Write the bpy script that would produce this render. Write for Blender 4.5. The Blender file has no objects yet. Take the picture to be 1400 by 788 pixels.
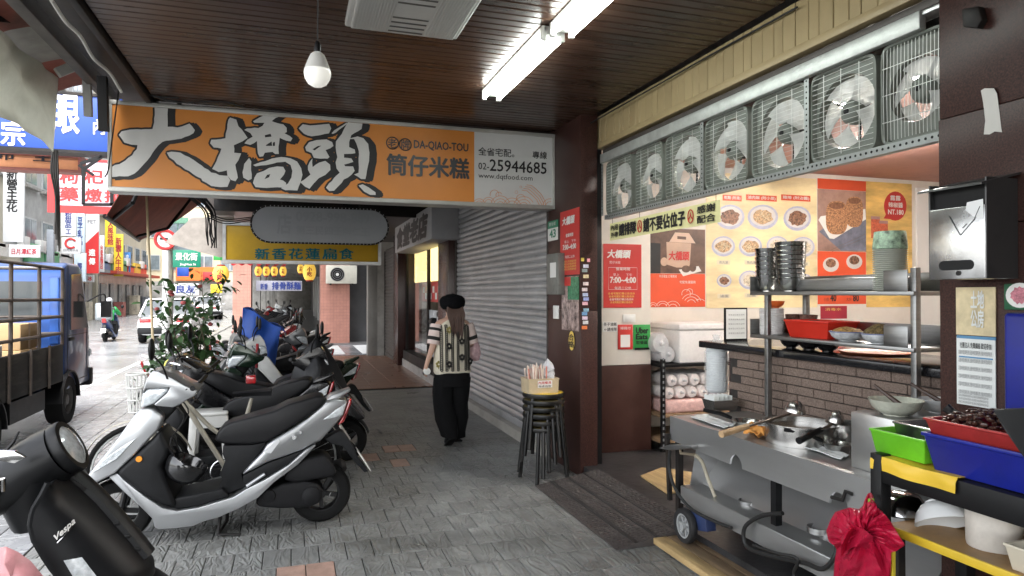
import bpy, bmesh, math, random
from mathutils import Vector, Matrix, noise
R = math.radians
random.seed(7)
sc = bpy.context.scene
C = sc.collection
# ---------------------------------------------------------------- camera, sky, sun, exposure
CAM_H, YAW, PITCH, FPX = 1.6, R(18.0), R(0.5), 925.0
cam_data = bpy.data.cameras.new('camera')
cam_data.sensor_width = 36.0
cam_data.lens = FPX / 1400 * 36
cam_data.clip_end = 600
cam_data.clip_start = 0.05
cam = bpy.data.objects.new('camera', cam_data)
cam.location = (0, 0, CAM_H)
cam.rotation_euler = (math.pi / 2 + PITCH, 0, -YAW)
C.objects.link(cam)
sc.camera = cam
SUN_EL, SUN_ROT = R(60), R(250)
w = bpy.data.worlds.new('World'); sc.world = w; w.use_nodes = True
nt = w.node_tree; nt.nodes.clear()
sky = nt.nodes.new('ShaderNodeTexSky'); sky.sky_type = 'NISHITA'; sky.sun_disc = False
sky.sun_elevation = SUN_EL; sky.sun_rotation = SUN_ROT
sky.air_density = 1.0; sky.dust_density = 2.0; sky.ozone_density = 0.6
bg = nt.nodes.new('ShaderNodeBackground'); bg.inputs[1].default_value = 0.15
hs = nt.nodes.new('ShaderNodeHueSaturation'); hs.inputs['Saturation'].default_value = 0.22   # an overcast sky is nearly grey
ow = nt.nodes.new('ShaderNodeOutputWorld')
nt.links.new(sky.outputs[0], hs.inputs['Color']); nt.links.new(hs.outputs[0], bg.inputs[0]); nt.links.new(bg.outputs[0], ow.inputs[0])
sun_data = bpy.data.lights.new('sun', 'SUN'); sun_data.energy = 1.0; sun_data.angle = R(25); sun_data.color = (1, 0.97, 0.93)
sun = bpy.data.objects.new('sun', sun_data)
sd = Vector((-math.cos(SUN_EL) * 0.12, -math.cos(SUN_EL) * 0.99, math.sin(SUN_EL)))   # towards the sun: over the street
sun.rotation_euler = sd.to_track_quat('Z', 'Y').to_euler(); sun.location = (-20, 20, 40)
sky.sun_rotation = math.atan2(sd.x, sd.y)
C.objects.link(sun)
sc.view_settings.view_transform = 'Standard'; sc.view_settings.look = 'None'
sc.view_settings.exposure = 2.65; sc.view_settings.gamma = 1.0; sc.view_settings.use_curve_mapping = False
sc.cycles.max_bounces = 7; sc.cycles.diffuse_bounces = 4; sc.cycles.glossy_bounces = 4
sc.cycles.transmission_bounces = 5; sc.cycles.transparent_max_bounces = 12
sc.cycles.sample_clamp_indirect = 6.0; sc.cycles.caustics_reflective = False; sc.cycles.caustics_refractive = False
sc.cycles.use_denoising = True
# ---------------------------------------------------------------- helpers
_f = Vector((math.sin(YAW) * math.cos(PITCH), math.cos(YAW) * math.cos(PITCH), math.sin(PITCH)))
_r = Vector((math.cos(YAW), -math.sin(YAW), 0)); _u = _r.cross(_f)
def ray(px, py): return _f + _r * ((px - 700) / FPX) + _u * ((394 - py) / FPX)
def at(px, py, X=None, Y=None, Z=None, D=None):
    """the real place, on the plane X=, Y= or Z= (or D metres along the view), of a point measured in the photograph"""
    d = ray(px, py); o = Vector((0, 0, CAM_H))
    if X is not None: t = X / d.x
    elif Y is not None: t = Y / d.y
    elif Z is not None: t = (Z - CAM_H) / d.z
    else: t = D
    return o + d * t
def s2l(c):
    return tuple(((v / 255) / 12.92 if v / 255 <= 0.04045 else ((v / 255 + 0.055) / 1.055) ** 2.4) for v in c)
MATS = {}
def mat(name, col, rough=0.5, metal=0.0, var=0.12, scale=6.0, bump=0.0, bscale=60.0, coat=0.0, spec=0.5, trans=0.0, emit=None, estr=0.0,
        dirt=0.0, dirtcol=(0.03, 0.025, 0.02), dscale=3.0, alpha=1.0, stretch=(1, 1, 1), srgb=False, ior=1.45, sheen=0.0, subs=0.0):
    if name in MATS: return MATS[name]
    if srgb: col = s2l(col)
    m = bpy.data.materials.new(name); m.use_nodes = True
    t = m.node_tree; N = t.nodes; L = t.links; b = N['Principled BSDF']
    b.inputs['Roughness'].default_value = rough; b.inputs['Metallic'].default_value = metal
    b.inputs['Coat Weight'].default_value = coat; b.inputs['Coat Roughness'].default_value = 0.08
    b.inputs['Specular IOR Level'].default_value = spec; b.inputs['Transmission Weight'].default_value = trans
    b.inputs['IOR'].default_value = ior; b.inputs['Alpha'].default_value = alpha
    b.inputs['Sheen Weight'].default_value = sheen
    b.inputs['Base Color'].default_value = (*col, 1)
    if emit: b.inputs['Emission Color'].default_value = (*emit, 1); b.inputs['Emission Strength'].default_value = estr
    tc = N.new('ShaderNodeTexCoord'); mp = N.new('ShaderNodeMapping'); mp.inputs['Scale'].default_value = stretch
    L.new(tc.outputs['Object'], mp.inputs[0])
    oi = N.new('ShaderNodeObjectInfo'); ad = N.new('ShaderNodeVectorMath'); ad.operation = 'MULTIPLY_ADD'
    ad.inputs[1].default_value = (7.3, 5.1, 3.7)
    L.new(oi.outputs['Random'], ad.inputs[0]); L.new(mp.outputs[0], ad.inputs[2])
    last = None
    if var > 0:
        n = N.new('ShaderNodeTexNoise'); n.inputs['Scale'].default_value = scale; n.inputs['Detail'].default_value = 5; n.inputs['Roughness'].default_value = 0.65
        L.new(ad.outputs[0], n.inputs['Vector'])
        r = N.new('ShaderNodeValToRGB'); r.color_ramp.elements[0].position = 0.3; r.color_ramp.elements[1].position = 0.7
        r.color_ramp.elements[0].color = (*[max(0, c * (1 - var)) for c in col], 1); r.color_ramp.elements[1].color = (*[min(1, c * (1 + var)) for c in col], 1)
        L.new(n.outputs['Fac'], r.inputs[0]); last = r.outputs[0]
        mr = N.new('ShaderNodeMapRange'); mr.inputs['To Min'].default_value = max(0.02, rough - 0.07); mr.inputs['To Max'].default_value = min(1, rough + 0.1)
        L.new(n.outputs['Fac'], mr.inputs['Value']); L.new(mr.outputs[0], b.inputs['Roughness'])
    if dirt > 0:
        n2 = N.new('ShaderNodeTexNoise'); n2.inputs['Scale'].default_value = dscale; n2.inputs['Detail'].default_value = 8; n2.inputs['Roughness'].default_value = 0.7
        L.new(ad.outputs[0], n2.inputs['Vector'])
        r2 = N.new('ShaderNodeValToRGB'); r2.color_ramp.elements[0].position = 0.48; r2.color_ramp.elements[1].position = 0.72
        r2.color_ramp.elements[0].color = (0, 0, 0, 1); r2.color_ramp.elements[1].color = (dirt, dirt, dirt, 1)
        L.new(n2.outputs['Fac'], r2.inputs[0])
        mx = N.new('ShaderNodeMix'); mx.data_type = 'RGBA'; mx.inputs[7].default_value = (*dirtcol, 1)
        L.new(r2.outputs[0], mx.inputs[0])
        if last: L.new(last, mx.inputs[6])
        else: mx.inputs[6].default_value = (*col, 1)
        last = mx.outputs[2]
    if last: L.new(last, b.inputs['Base Color'])
    if bump > 0:
        n3 = N.new('ShaderNodeTexNoise'); n3.inputs['Scale'].default_value = bscale; n3.inputs['Detail'].default_value = 4
        L.new(ad.outputs[0], n3.inputs['Vector'])
        bp = N.new('ShaderNodeBump'); bp.inputs['Strength'].default_value = bump; bp.inputs['Distance'].default_value = 0.01
        L.new(n3.outputs['Fac'], bp.inputs['Height']); L.new(bp.outputs[0], b.inputs['Normal'])
    MATS[name] = m; return m
def translucent(m, fac=0.5):
    """thin cloth, film or leaf: part of the light passes through"""
    t = m.node_tree; b = t.nodes['Principled BSDF']; out = t.nodes['Material Output']; tr = t.nodes.new('ShaderNodeBsdfTranslucent'); mx = t.nodes.new('ShaderNodeMixShader'); mx.inputs[0].default_value = fac
    src = b.inputs['Base Color'].links
    if src: t.links.new(src[0].from_socket, tr.inputs[0])
    else: tr.inputs[0].default_value = b.inputs['Base Color'].default_value
    t.links.new(b.outputs[0], mx.inputs[1]); t.links.new(tr.outputs[0], mx.inputs[2]); t.links.new(mx.outputs[0], out.inputs[0]); return m
def emis(name, col, strength):
    if name in MATS: return MATS[name]
    m = bpy.data.materials.new(name); m.use_nodes = True
    b = m.node_tree.nodes['Principled BSDF']; b.inputs['Base Color'].default_value = (*col, 1)
    b.inputs['Emission Color'].default_value = (*col, 1); b.inputs['Emission Strength'].default_value = strength
    MATS[name] = m; return m
def chain(o):
    m = Matrix.Identity(4)
    while o is not None: m = o.matrix_basis @ m; o = o.parent
    return m
class MB:
    def __init__(s): s.v = []; s.f = []; s.T = Matrix.Identity(4)
    def add(s, vs, fs):
        n = len(s.v); T = s.T
        s.v += [T @ Vector(p) for p in vs]; s.f += [tuple(i + n for i in f) for f in fs]; return s
    def box(s, x0, x1, y0, y1, z0, z1):
        return s.add([(x0,y0,z0),(x1,y0,z0),(x1,y1,z0),(x0,y1,z0),(x0,y0,z1),(x1,y0,z1),(x1,y1,z1),(x0,y1,z1)],
                     [(3,2,1,0),(4,5,6,7),(0,1,5,4),(1,2,6,5),(2,3,7,6),(3,0,4,7)])
    def cbox(s, c, sz, rot=None):
        T0 = s.T; s.T = T0 @ Matrix.Translation(c) @ (rot.to_4x4() if rot else Matrix.Identity(4))
        s.box(-sz[0]/2, sz[0]/2, -sz[1]/2, sz[1]/2, -sz[2]/2, sz[2]/2); s.T = T0; return s
    def bar(s, a, b, wd, ht, up=(0,0,1)):
        a = Vector(a); b = Vector(b); z = (b - a); L = z.length; z = z / L
        x = z.cross(Vector(up)); x = x.normalized() if x.length > 1e-4 else Vector((1,0,0)); y = x.cross(z) * -1
        T0 = s.T; M = Matrix((x, y, z)).transposed().to_4x4(); s.T = T0 @ Matrix.Translation(a) @ M
        s.box(-wd/2, wd/2, -ht/2, ht/2, 0, L); s.T = T0; return s
    def cyl(s, a, b, r0, r1=None, n=12, cap=True):
        r1 = r0 if r1 is None else r1
        a = Vector(a); b = Vector(b); z = (b - a).normalized(); x = z.orthogonal().normalized(); y = z.cross(x)
        vs = []
        for k in range(n):
            an = 2 * math.pi * k / n; d = x * math.cos(an) + y * math.sin(an); vs.append(a + d * r0)
        for k in range(n):
            an = 2 * math.pi * k / n; d = x * math.cos(an) + y * math.sin(an); vs.append(b + d * r1)
        fs = [(k, (k+1) % n, n + (k+1) % n, n + k) for k in range(n)]
        if cap: fs += [tuple(range(n-1, -1, -1)), tuple(range(n, 2*n))]
        return s.add(vs, fs)
    def tube(s, pts, r, n=8, closed=False, cap=True):
        P = [Vector(p) for p in pts]; m = len(P); rr = r if isinstance(r, (list, tuple)) else [r] * m
        ref = None; vs = []
        for i in range(m):
            if closed: d = P[(i+1) % m] - P[i-1]
            else: d = P[min(i+1, m-1)] - P[max(i-1, 0)]
            d = d.normalized() if d.length > 1e-9 else Vector((0,0,1))
            if ref is None: ref = d.orthogonal().normalized()
            ref = (ref - d * ref.dot(d)); ref = ref.normalized() if ref.length > 1e-6 else d.orthogonal().normalized()
            y = d.cross(ref)
            for k in range(n):
                an = 2 * math.pi * k / n; vs.append(P[i] + (ref * math.cos(an) + y * math.sin(an)) * rr[i])
        fs = []
        for i in range(m if closed else m - 1):
            a = i * n; b = ((i + 1) % m) * n
            fs += [(a + k, a + (k+1) % n, b + (k+1) % n, b + k) for k in range(n)]
        if cap and not closed: fs += [tuple(range(n-1, -1, -1)), tuple(range((m-1)*n, m*n))]
        return s.add(vs, fs)
    def lathe(s, prof, n=20, c=(0,0,0), axis=(0,0,1), cap0=False, cap1=False):
        z = Vector(axis).normalized(); x = z.orthogonal().normalized(); y = z.cross(x); c = Vector(c); vs = []
        for (r, h) in prof:
            for k in range(n):
                an = 2 * math.pi * k / n; vs.append(c + z * h + (x * math.cos(an) + y * math.sin(an)) * max(r, 1e-5))
        fs = []
        for i in range(len(prof) - 1):
            a = i * n; b = a + n
            fs += [(a + k, a + (k+1) % n, b + (k+1) % n, b + k) for k in range(n)]
        if cap0: fs.append(tuple(range(n-1, -1, -1)))
        if cap1: fs.append(tuple(range((len(prof)-1)*n, len(prof)*n)))
        return s.add(vs, fs)
    def ell(s, c, r, nu=16, nv=10, rot=None):
        T0 = s.T; s.T = T0 @ Matrix.Translation(c) @ (rot.to_4x4() if rot else Matrix.Identity(4)) @ Matrix.Diagonal((r[0], r[1], r[2], 1))
        s.lathe([(math.sin(math.pi*i/nv), -math.cos(math.pi*i/nv)) for i in range(nv+1)], nu); s.T = T0; return s
    def grid(s, fn, nu, nv):
        vs = [fn(i / nu, j / nv) for j in range(nv + 1) for i in range(nu + 1)]
        fs = [(j*(nu+1)+i, j*(nu+1)+i+1, (j+1)*(nu+1)+i+1, (j+1)*(nu+1)+i) for j in range(nv) for i in range(nu)]
        return s.add(vs, fs)
    def poly(s, pts): return s.add(pts, [tuple(range(len(pts)))])
    def quad(s, *p): return s.add(p, [(0,1,2,3)])
    def extr(s, pts, vec):
        """closed prism: polygon pts swept along vec"""
        n = len(pts); vec = Vector(vec); A = [Vector(p) for p in pts]
        return s.add(A + [p + vec for p in A], [tuple(range(n-1,-1,-1)), tuple(range(n, 2*n))] + [(k, (k+1) % n, n+(k+1) % n, n+k) for k in range(n)])
    def build(s, name, m, parent=None, local=False, smooth=35, bevel=0.0, seg=2, solid=0.0, link=True, warp=None, sub=0):
        V = s.v
        if warp: V = [Vector(warp(p)) for p in V]
        if parent is not None and not local:
            inv = chain(parent).inverted(); V = [inv @ p for p in V]
        me = bpy.data.meshes.new(name); me.from_pydata([tuple(p) for p in V], [], s.f)
        bm = bmesh.new(); bm.from_mesh(me)
        bmesh.ops.recalc_face_normals(bm, faces=bm.faces)
        if bevel > 0:
            ed = [e for e in bm.edges if len(e.link_faces) == 2 and e.calc_face_angle(0) > 0.5]
            bmesh.ops.bevel(bm, geom=ed, offset=bevel, segments=seg, affect='EDGES', profile=0.5, clamp_overlap=True)
        if solid:
            bmesh.ops.solidify(bm, geom=bm.faces[:], thickness=solid)
        bm.to_mesh(me); bm.free()
        if smooth:
            for p in me.polygons: p.use_smooth = True
            me.set_sharp_from_angle(angle=R(smooth))
        me.materials.append(m)
        o = bpy.data.objects.new(name, me)
        if link: C.objects.link(o)
        if parent is not None: o.parent = parent
        if sub:
            md = o.modifiers.new('subdivision', 'SUBSURF'); md.levels = sub; md.render_levels = sub
        return o
def tag(o, label=None, cat=None, group=None, kind=None):
    if label: o['label'] = label
    if cat: o['category'] = cat
    if group: o['group'] = group
    if kind: o['kind'] = kind
    return o
def thing(name, label, cat, loc=(0,0,0), rz=0.0, group=None, rot=None):
    o = bpy.data.objects.new(name, None); C.objects.link(o); o.empty_display_size = 0.1
    o.location = loc; o.rotation_euler = rot if rot else (0, 0, rz)
    o.matrix_basis = Matrix.Translation(loc) @ (Matrix.Rotation(rz, 4, 'Z') if not rot else (Matrix.Rotation(rot[2],4,'Z') @ Matrix.Rotation(rot[1],4,'Y') @ Matrix.Rotation(rot[0],4,'X')))
    return tag(o, label, cat, group)
def copy_tree(o, parent=None):
    c = o.copy(); C.objects.link(c); c.parent = parent
    for ch in o.children: copy_tree(ch, c)
    return c
def inst(src, name, parent, loc, rz=0.0, scale=None, m=None):
    """a piece that shares the mesh of another"""
    o = bpy.data.objects.new(name, src.data if hasattr(src, 'data') else src); C.objects.link(o); o.parent = parent
    o.location = loc; o.rotation_euler = (0, 0, rz)
    if scale: o.scale = scale
    return o
VERT = Vector((0, 0, 1))
def text_mesh(s, bold=0.0, spacing=1.0, res=2, line=1.0, align='LEFT', shear=0.0):
    c = bpy.data.curves.new('t', 'FONT'); c.body = s; c.offset = bold; c.resolution_u = res; c.space_character = spacing; c.space_line = line
    c.align_x = align; c.shear = shear
    o = bpy.data.objects.new('t', c); m = o.to_mesh()
    V = [v.co.copy() for v in m.vertices]; F = [tuple(p.vertices) for p in m.polygons]
    o.to_mesh_clear(); bpy.data.objects.remove(o); bpy.data.curves.remove(c)
    return V, F
def text(s, m, parent, o, xd, w=None, h=None, bold=0.0, up=VERT, name='lettering', lift=0.003, spacing=1.0, vertical=False, line=1.0, align='LEFT', res=2, shear=0.0):
    """lettering printed on a plane: o lower left corner, xd reading direction, fitted to w x h metres"""
    if vertical: s = '\n'.join(s); align = 'CENTER'
    V, F = text_mesh(s, 0.0, spacing, res, line, align, shear)
    if not V: return None
    x0 = min(p.x for p in V); x1 = max(p.x for p in V); y0 = min(p.y for p in V); y1 = max(p.y for p in V)
    kx = w / (x1 - x0) if w else None; ky = h / (y1 - y0) if h else None
    kx = kx or ky; ky = ky or kx
    xd = Vector(xd).normalized(); up = Vector(up); nrm = xd.cross(up); o = Vector(o)
    b = MB()
    for i, (dx, dy) in enumerate(((0,0),) if bold <= 0 else ((-1,0),(1,0),(0,-1),(0,1)) if bold < .02 else ((-1,-.6),(1,-.6),(-1,.6),(1,.6),(0,-1),(0,1),(1.3,0),(-1.3,0))):
        e = bold * 1.1
        b.add([o + xd * ((p.x - x0 + dx*e) * kx) + up * ((p.y - y0 + dy*e) * ky) + nrm * (lift + i*.00006) for p in V], F)
    return b.build(name, m, parent, smooth=0)
XP = Vector((1, 0, 0)); YN = Vector((0, -1, 0))
def textY(s, m, parent, px0, py0, px1, py1, Y, **k):
    """lettering inside a photo rectangle on a plane facing the camera (constant Y)"""
    a = at(px0, py1, Y=Y); b = at(px1, (py0 + py1) / 2, Y=Y); t = at((px0+px1)/2, py0, Y=Y); l = at((px0+px1)/2, py1, Y=Y)
    return text(s, m, parent, (a.x, Y, l.z), XP, b.x - a.x, t.z - l.z, **k)
def textX(s, m, parent, px0, py0, px1, py1, X, **k):
    a = at(px0, (py0+py1)/2, X=X); b = at(px1, (py0+py1)/2, X=X); t = at((px0+px1)/2, py0, X=X); l = at((px0+px1)/2, py1, X=X)
    return text(s, m, parent, (X, a.y, l.z), YN, a.y - b.y, t.z - l.z, **k)
def rectY(px0, py0, px1, py1, Y):
    a = at(px0, (py0+py1)/2, Y=Y); b = at(px1, (py0+py1)/2, Y=Y); t = at((px0+px1)/2, py0, Y=Y); l = at((px0+px1)/2, py1, Y=Y)
    return a.x, b.x, l.z, t.z
def boxY(name, m, parent, px0, py0, px1, py1, Y, d=0.004, bevel=0.0):
    x0, x1, z0, z1 = rectY(px0, py0, px1, py1, Y)
    return MB().box(x0, x1, Y, Y + d, z0, z1).build(name, m, parent, bevel=bevel)
def rectX(px0, py0, px1, py1, X):
    a = at(px0, (py0+py1)/2, X=X); b = at(px1, (py0+py1)/2, X=X); t = at((px0+px1)/2, py0, X=X); l = at((px0+px1)/2, py1, X=X)
    return b.y, a.y, l.z, t.z
def boxX(name, m, parent, px0, py0, px1, py1, X, d=0.004, bevel=0.0):
    y0, y1, z0, z1 = rectX(px0, py0, px1, py1, X)
    return MB().box(X, X + d, y0, y1, z0, z1).build(name, m, parent, bevel=bevel)
def struct(o, label=None): o['kind'] = 'structure'; return tag(o, label)
def curve_pts(ctrl, n=8):
    """Catmull-Rom through the control points"""
    P = [Vector(p) for p in ctrl]; P = [P[0]*2 - P[1]] + P + [P[-1]*2 - P[-2]]; out = []
    for i in range(1, len(P) - 2):
        for k in range(n):
            t = k / n; a, b, c, d = P[i-1], P[i], P[i+1], P[i+2]
            out.append(0.5 * ((2*b) + (c - a)*t + (2*a - 5*b + 4*c - d)*t*t + (3*b - a - 3*c + d)*t**3))
    out.append(P[-2]); return out
# ---------------------------------------------------------------- materials of the setting
def tile_mat(name, col, tint):
    m = mat(name, col, rough=0.42, var=0.22, scale=3.0, dirt=0.25, dscale=2.2, dirtcol=(0.03, 0.03, 0.028))
    t = m.node_tree; N = t.nodes; L = t.links; b = N['Principled BSDF']
    tc = N.new('ShaderNodeTexCoord'); mp = N.new('ShaderNodeMapping'); mp.inputs['Scale'].default_value = (1, 0.32, 1)
    oi = N.new('ShaderNodeObjectInfo'); ad = N.new('ShaderNodeVectorMath'); ad.operation = 'MULTIPLY_ADD'; ad.inputs[1].default_value = (9, 13, 5)
    L.new(tc.outputs['Object'], mp.inputs[0]); L.new(oi.outputs['Random'], ad.inputs[0]); L.new(mp.outputs[0], ad.inputs[2])
    n1 = N.new('ShaderNodeTexNoise'); n1.inputs['Scale'].default_value = 10; n1.inputs['Detail'].default_value = 2; n1.inputs['Distortion'].default_value = 0.6
    L.new(ad.outputs[0], n1.inputs['Vector'])
    # slate-like relief: thin winding ridges where the noise crosses its middle value
    a = N.new('ShaderNodeMath'); a.operation = 'PINGPONG'; a.inputs[1].default_value = 0.085
    L.new(n1.outputs['Fac'], a.inputs[0])
    r = N.new('ShaderNodeValToRGB'); r.color_ramp.elements[0].position = 0.0; r.color_ramp.elements[1].position = 0.10
    r.color_ramp.elements[0].color = (1,1,1,1); r.color_ramp.elements[1].color = (0.1,0.1,0.1,1)
    L.new(a.outputs[0], r.inputs[0])
    n2 = N.new('ShaderNodeTexNoise'); n2.inputs['Scale'].default_value = 55; L.new(ad.outputs[0], n2.inputs['Vector'])
    s = N.new('ShaderNodeMath'); s.operation = 'MULTIPLY_ADD'; s.inputs[1].default_value = 0.12; L.new(n2.outputs['Fac'], s.inputs[0]); L.new(r.outputs[0], s.inputs[2])
    # damp and greasy stains that run on from tile to tile
    ge = N.new('ShaderNodeNewGeometry'); n4 = N.new('ShaderNodeTexNoise'); n4.inputs['Scale'].default_value = 1.3; n4.inputs['Detail'].default_value = 7; n4.inputs['Roughness'].default_value = 0.68
    L.new(ge.outputs['Position'], n4.inputs['Vector']); r4 = N.new('ShaderNodeValToRGB'); r4.color_ramp.elements[0].position = 0.40; r4.color_ramp.elements[1].position = 0.66
    r4.color_ramp.elements[0].color = (1.22, 1.22, 1.22, 1); r4.color_ramp.elements[1].color = (0.70, 0.69, 0.67, 1); L.new(n4.outputs['Fac'], r4.inputs[0])
    mu = N.new('ShaderNodeMix'); mu.data_type = 'RGBA'; mu.blend_type = 'MULTIPLY'; mu.inputs[0].default_value = 1.0
    L.new(b.inputs['Base Color'].links[0].from_socket, mu.inputs[6]); L.new(r4.outputs[0], mu.inputs[7]); L.new(mu.outputs[2], b.inputs['Base Color'])
    m4 = N.new('ShaderNodeMapRange'); m4.inputs['From Min'].default_value = 0.4; m4.inputs['From Max'].default_value = 0.66; m4.inputs['To Min'].default_value = 0.48; m4.inputs['To Max'].default_value = 0.27
    L.new(n4.outputs['Fac'], m4.inputs['Value']); L.new(m4.outputs[0], b.inputs['Roughness'])
    bp = N.new('ShaderNodeBump'); bp.inputs['Strength'].default_value = 0.9; bp.inputs['Distance'].default_value = 0.008
    L.new(s.outputs[0], bp.inputs['Height']); L.new(bp.outputs[0], b.inputs['Normal'])
    return m
m_tile = tile_mat('slate_tile', (0.20, 0.205, 0.20), 0)
m_tile_red = mat('pink_tile', (0.40, 0.265, 0.215), rough=0.5, var=0.2, scale=9, bump=0.3, bscale=40, dirt=0.3)
m_grout = mat('grout', (0.022, 0.022, 0.021), rough=0.9, var=0.3, scale=20)
m_pave = mat('paving_slab', (0.25, 0.257, 0.265), rough=0.25, var=0.2, scale=4, bump=0.25, bscale=30, dirt=0.4, dscale=1.5, dirtcol=(0.08, 0.08, 0.085))
m_asph = mat('asphalt', (0.27, 0.275, 0.28), rough=0.2, var=0.25, scale=0.7, bump=0.15, bscale=90, dirt=0.4, dscale=0.3, dirtcol=(0.10, 0.10, 0.105))
m_conc = mat('concrete', (0.28, 0.27, 0.25), rough=0.85, var=0.2, scale=2, bump=0.2, bscale=25, dirt=0.4)
m_slat = mat('brown_ceiling_slat', (0.055, 0.029, 0.019), rough=0.27, var=0.45, scale=1.6, spec=0.5, stretch=(0.5, 3, 1))
m_slat_gap = mat('ceiling_gap', (0.006, 0.005, 0.004), rough=0.8, var=0)
m_granite = mat('red_granite', (0.044, 0.019, 0.0155), rough=0.36, var=0.75, scale=140, spec=0.35, dirt=0.25, dscale=1.2, dirtcol=(0.06, 0.035, 0.03))
m_granite2 = mat('dark_granite', (0.036, 0.014, 0.012), rough=0.25, var=0.6, scale=140, spec=0.5)
m_darkmetal = mat('dark_metal', (0.012, 0.011, 0.011), spec=.3, rough=0.5, var=0.3, scale=8, dirt=0.4, dirtcol=(0.07, 0.05, 0.035))
m_black = mat('black_paint', (0.006, 0.006, 0.0065), spec=.3, rough=0.45, var=0.2)
m_beige = mat('beige_panel', (0.37, 0.285, 0.15), rough=0.42, var=0.12, scale=5, dirt=0.35, dscale=2.5, dirtcol=(0.10, 0.07, 0.035), stretch=(1, 1, 0.4))
m_alu = mat('aluminium', (0.60, 0.61, 0.60), rough=0.38, metal=0.75, var=0.15, scale=7, dirt=0.35, dirtcol=(0.16, 0.15, 0.13))
m_shutter = mat('shutter_grey', (0.48, 0.48, 0.49), rough=0.36, metal=0.45, var=0.14, scale=2, dirt=0.4, dscale=1.2, dirtcol=(0.12, 0.115, 0.11))
m_shutter_dark = mat('shutter_brown', (0.075, 0.066, 0.06), rough=0.5, metal=0.2, var=0.25, scale=3, dirt=0.3)
m_white = mat('white_paint', (0.74, 0.73, 0.71), rough=0.5, var=0.06, scale=3, dirt=0.15, dirtcol=(0.35, 0.31, 0.27))
m_cream = mat('cream_wall', (0.72, 0.67, 0.60), rough=0.55, var=0.06, scale=2, dirt=0.2, dirtcol=(0.42, 0.36, 0.28))
m_pinkwall = mat('pink_soffit', (0.55, 0.30, 0.25), rough=0.6, var=0.1, scale=2, dirt=0.2)
m_ink = mat('black_ink', (0.012, 0.012, 0.013), rough=0.45, var=0.1)
m_wire = mat('black_cable', (0.012, 0.012, 0.012), rough=0.5, var=0.1)
m_wirew = mat('white_cable', (0.55, 0.54, 0.50), rough=0.5, var=0.15, scale=12)
# ---------------------------------------------------------------- ground
g = MB().box(-160, 160, -40, 300, -0.30, -0.065).build('ground', m_conc); struct(g)
road = MB().box(-11.6, -2.95, -30, 260, -0.064, -0.004).build('road', m_asph); struct(road)
lane = MB().box(-2.95, 40, 18.2, 21.9, -0.064, -0.003).build('side_road', m_asph); struct(lane)
m_lane = mat('road_paint', (0.68, 0.68, 0.66), rough=0.6, var=0.15, scale=8, dirt=0.4, dscale=4, dirtcol=(0.2, 0.2, 0.2))
mk = MB()
for k in range(5): mk.box(-0.9 + k * 0.9, -0.45 + k * 0.9, 18.5, 21.6, -0.003, 0.003)
o = mk.build('crossing_stripe', m_lane, lane)
for k in range(14):
    MB().box(-7.35, -7.20, -4 + k * 7, -1 + k * 7, -0.004, 0.0015).build('lane_dash', m_lane, road)
MB().box(-3.45, -3.33, 10, 18, -0.004, 0.0015).build('edge_line', m_lane, road)
# pavement slabs between the arcade and the road
pv = MB().box(-2.95, -1.55, -10, 18.2, -0.064, -0.012).build('pavement', m_grout); struct(pv)
slab = MB().box(-0.147, 0.147, -0.147, 0.147, -0.012, 0.0).build('paving_slab', m_pave, pv, bevel=0.003, seg=1)
slab_mesh = slab.data; slab.location = (-1.7, 3.0, 0)
cnt = 0; far = MB()
for j in range(60):
    for i in range(5):
        x = -1.70 - i * 0.28; y = 3.0 + j * 0.30
        if (i, j) == (0, 0): continue
        if y > 18.0: continue
        if y < 15 and x < -1.6:
            q = inst(slab_mesh, 'paving_slab', pv, (x, y, random.uniform(-0.002, 0.002)), random.uniform(-0.006, 0.006), (0.93, 1, 1)); cnt += 1
        else: far.box(x - 0.137, x + 0.137, y - 0.147, y + 0.147, -0.012, 0.0)
q = far.build('far_paving_slabs', m_pave, pv); q['kind'] = 'stuff'
# arcade floor: slate tiles 0.16 x 0.30, running bond, rows along X
fl = MB().box(-1.55, 2.42, -10, 11.6, -0.064, -0.010).build('arcade_floor', m_grout); struct(fl)
TW, TD = 0.163, 0.30
variants = []
for k in range(5):
    b = MB(); b.box(-TW/2 + 0.003, TW/2 - 0.003, -TD/2 + 0.0035, TD/2 - 0.0035, -0.012, 0.0)
    variants.append(b.build('floor_tile', m_tile, link=False, bevel=0.0025, seg=1).data)
b = MB(); b.box(-TW/2 + 0.003, TW/2 - 0.003, -TD/2 + 0.0035, TD/2 - 0.0035, -0.012, 0.0006)
red_mesh = b.build('floor_tile', m_tile_red, link=False, bevel=0.0025, seg=1).data
spots = []
Y00 = 0.9
for j in range(36):
    y = Y00 + TD * (j + 0.5)
    for i in range(-1, 26):
        x = -1.55 + TW * (i + 0.5) + (TW / 2 if j % 2 else 0)
        x0 = max(x - TW/2, -1.55); x1 = min(x + TW/2, 2.42)
        if x1 - x0 < 0.02: continue
        spots.append((x, y, x0, x1, j))
reds = [at(417, 778, Z=0), at(561, 613, Z=0), at(523, 612, Z=0), at(537, 631, Z=0), at(497, 624, Z=0), at(455, 790, Z=0)]
redset = set()
for r_ in reds:
    k = min(range(len(spots)), key=lambda q: (spots[q][0]-r_.x)**2 + (spots[q][1]-r_.y)**2); redset.add(k)
def proj(p):
    d = Vector(p) - Vector((0, 0, CAM_H)); z = d.dot(_f)
    return (700 + FPX * d.dot(_r) / z, 394 - FPX * d.dot(_u) / z) if z > 0.05 else None
def framed(p, m=0):
    q = proj(p); return q and -m < q[0] < 1400 + m and -m < q[1] < 788 + m
cand = [k for k in range(len(spots)) if framed((spots[k][0], spots[k][1], 0), 25) and TW*0.9 < spots[k][3]-spots[k][2]]
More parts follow.
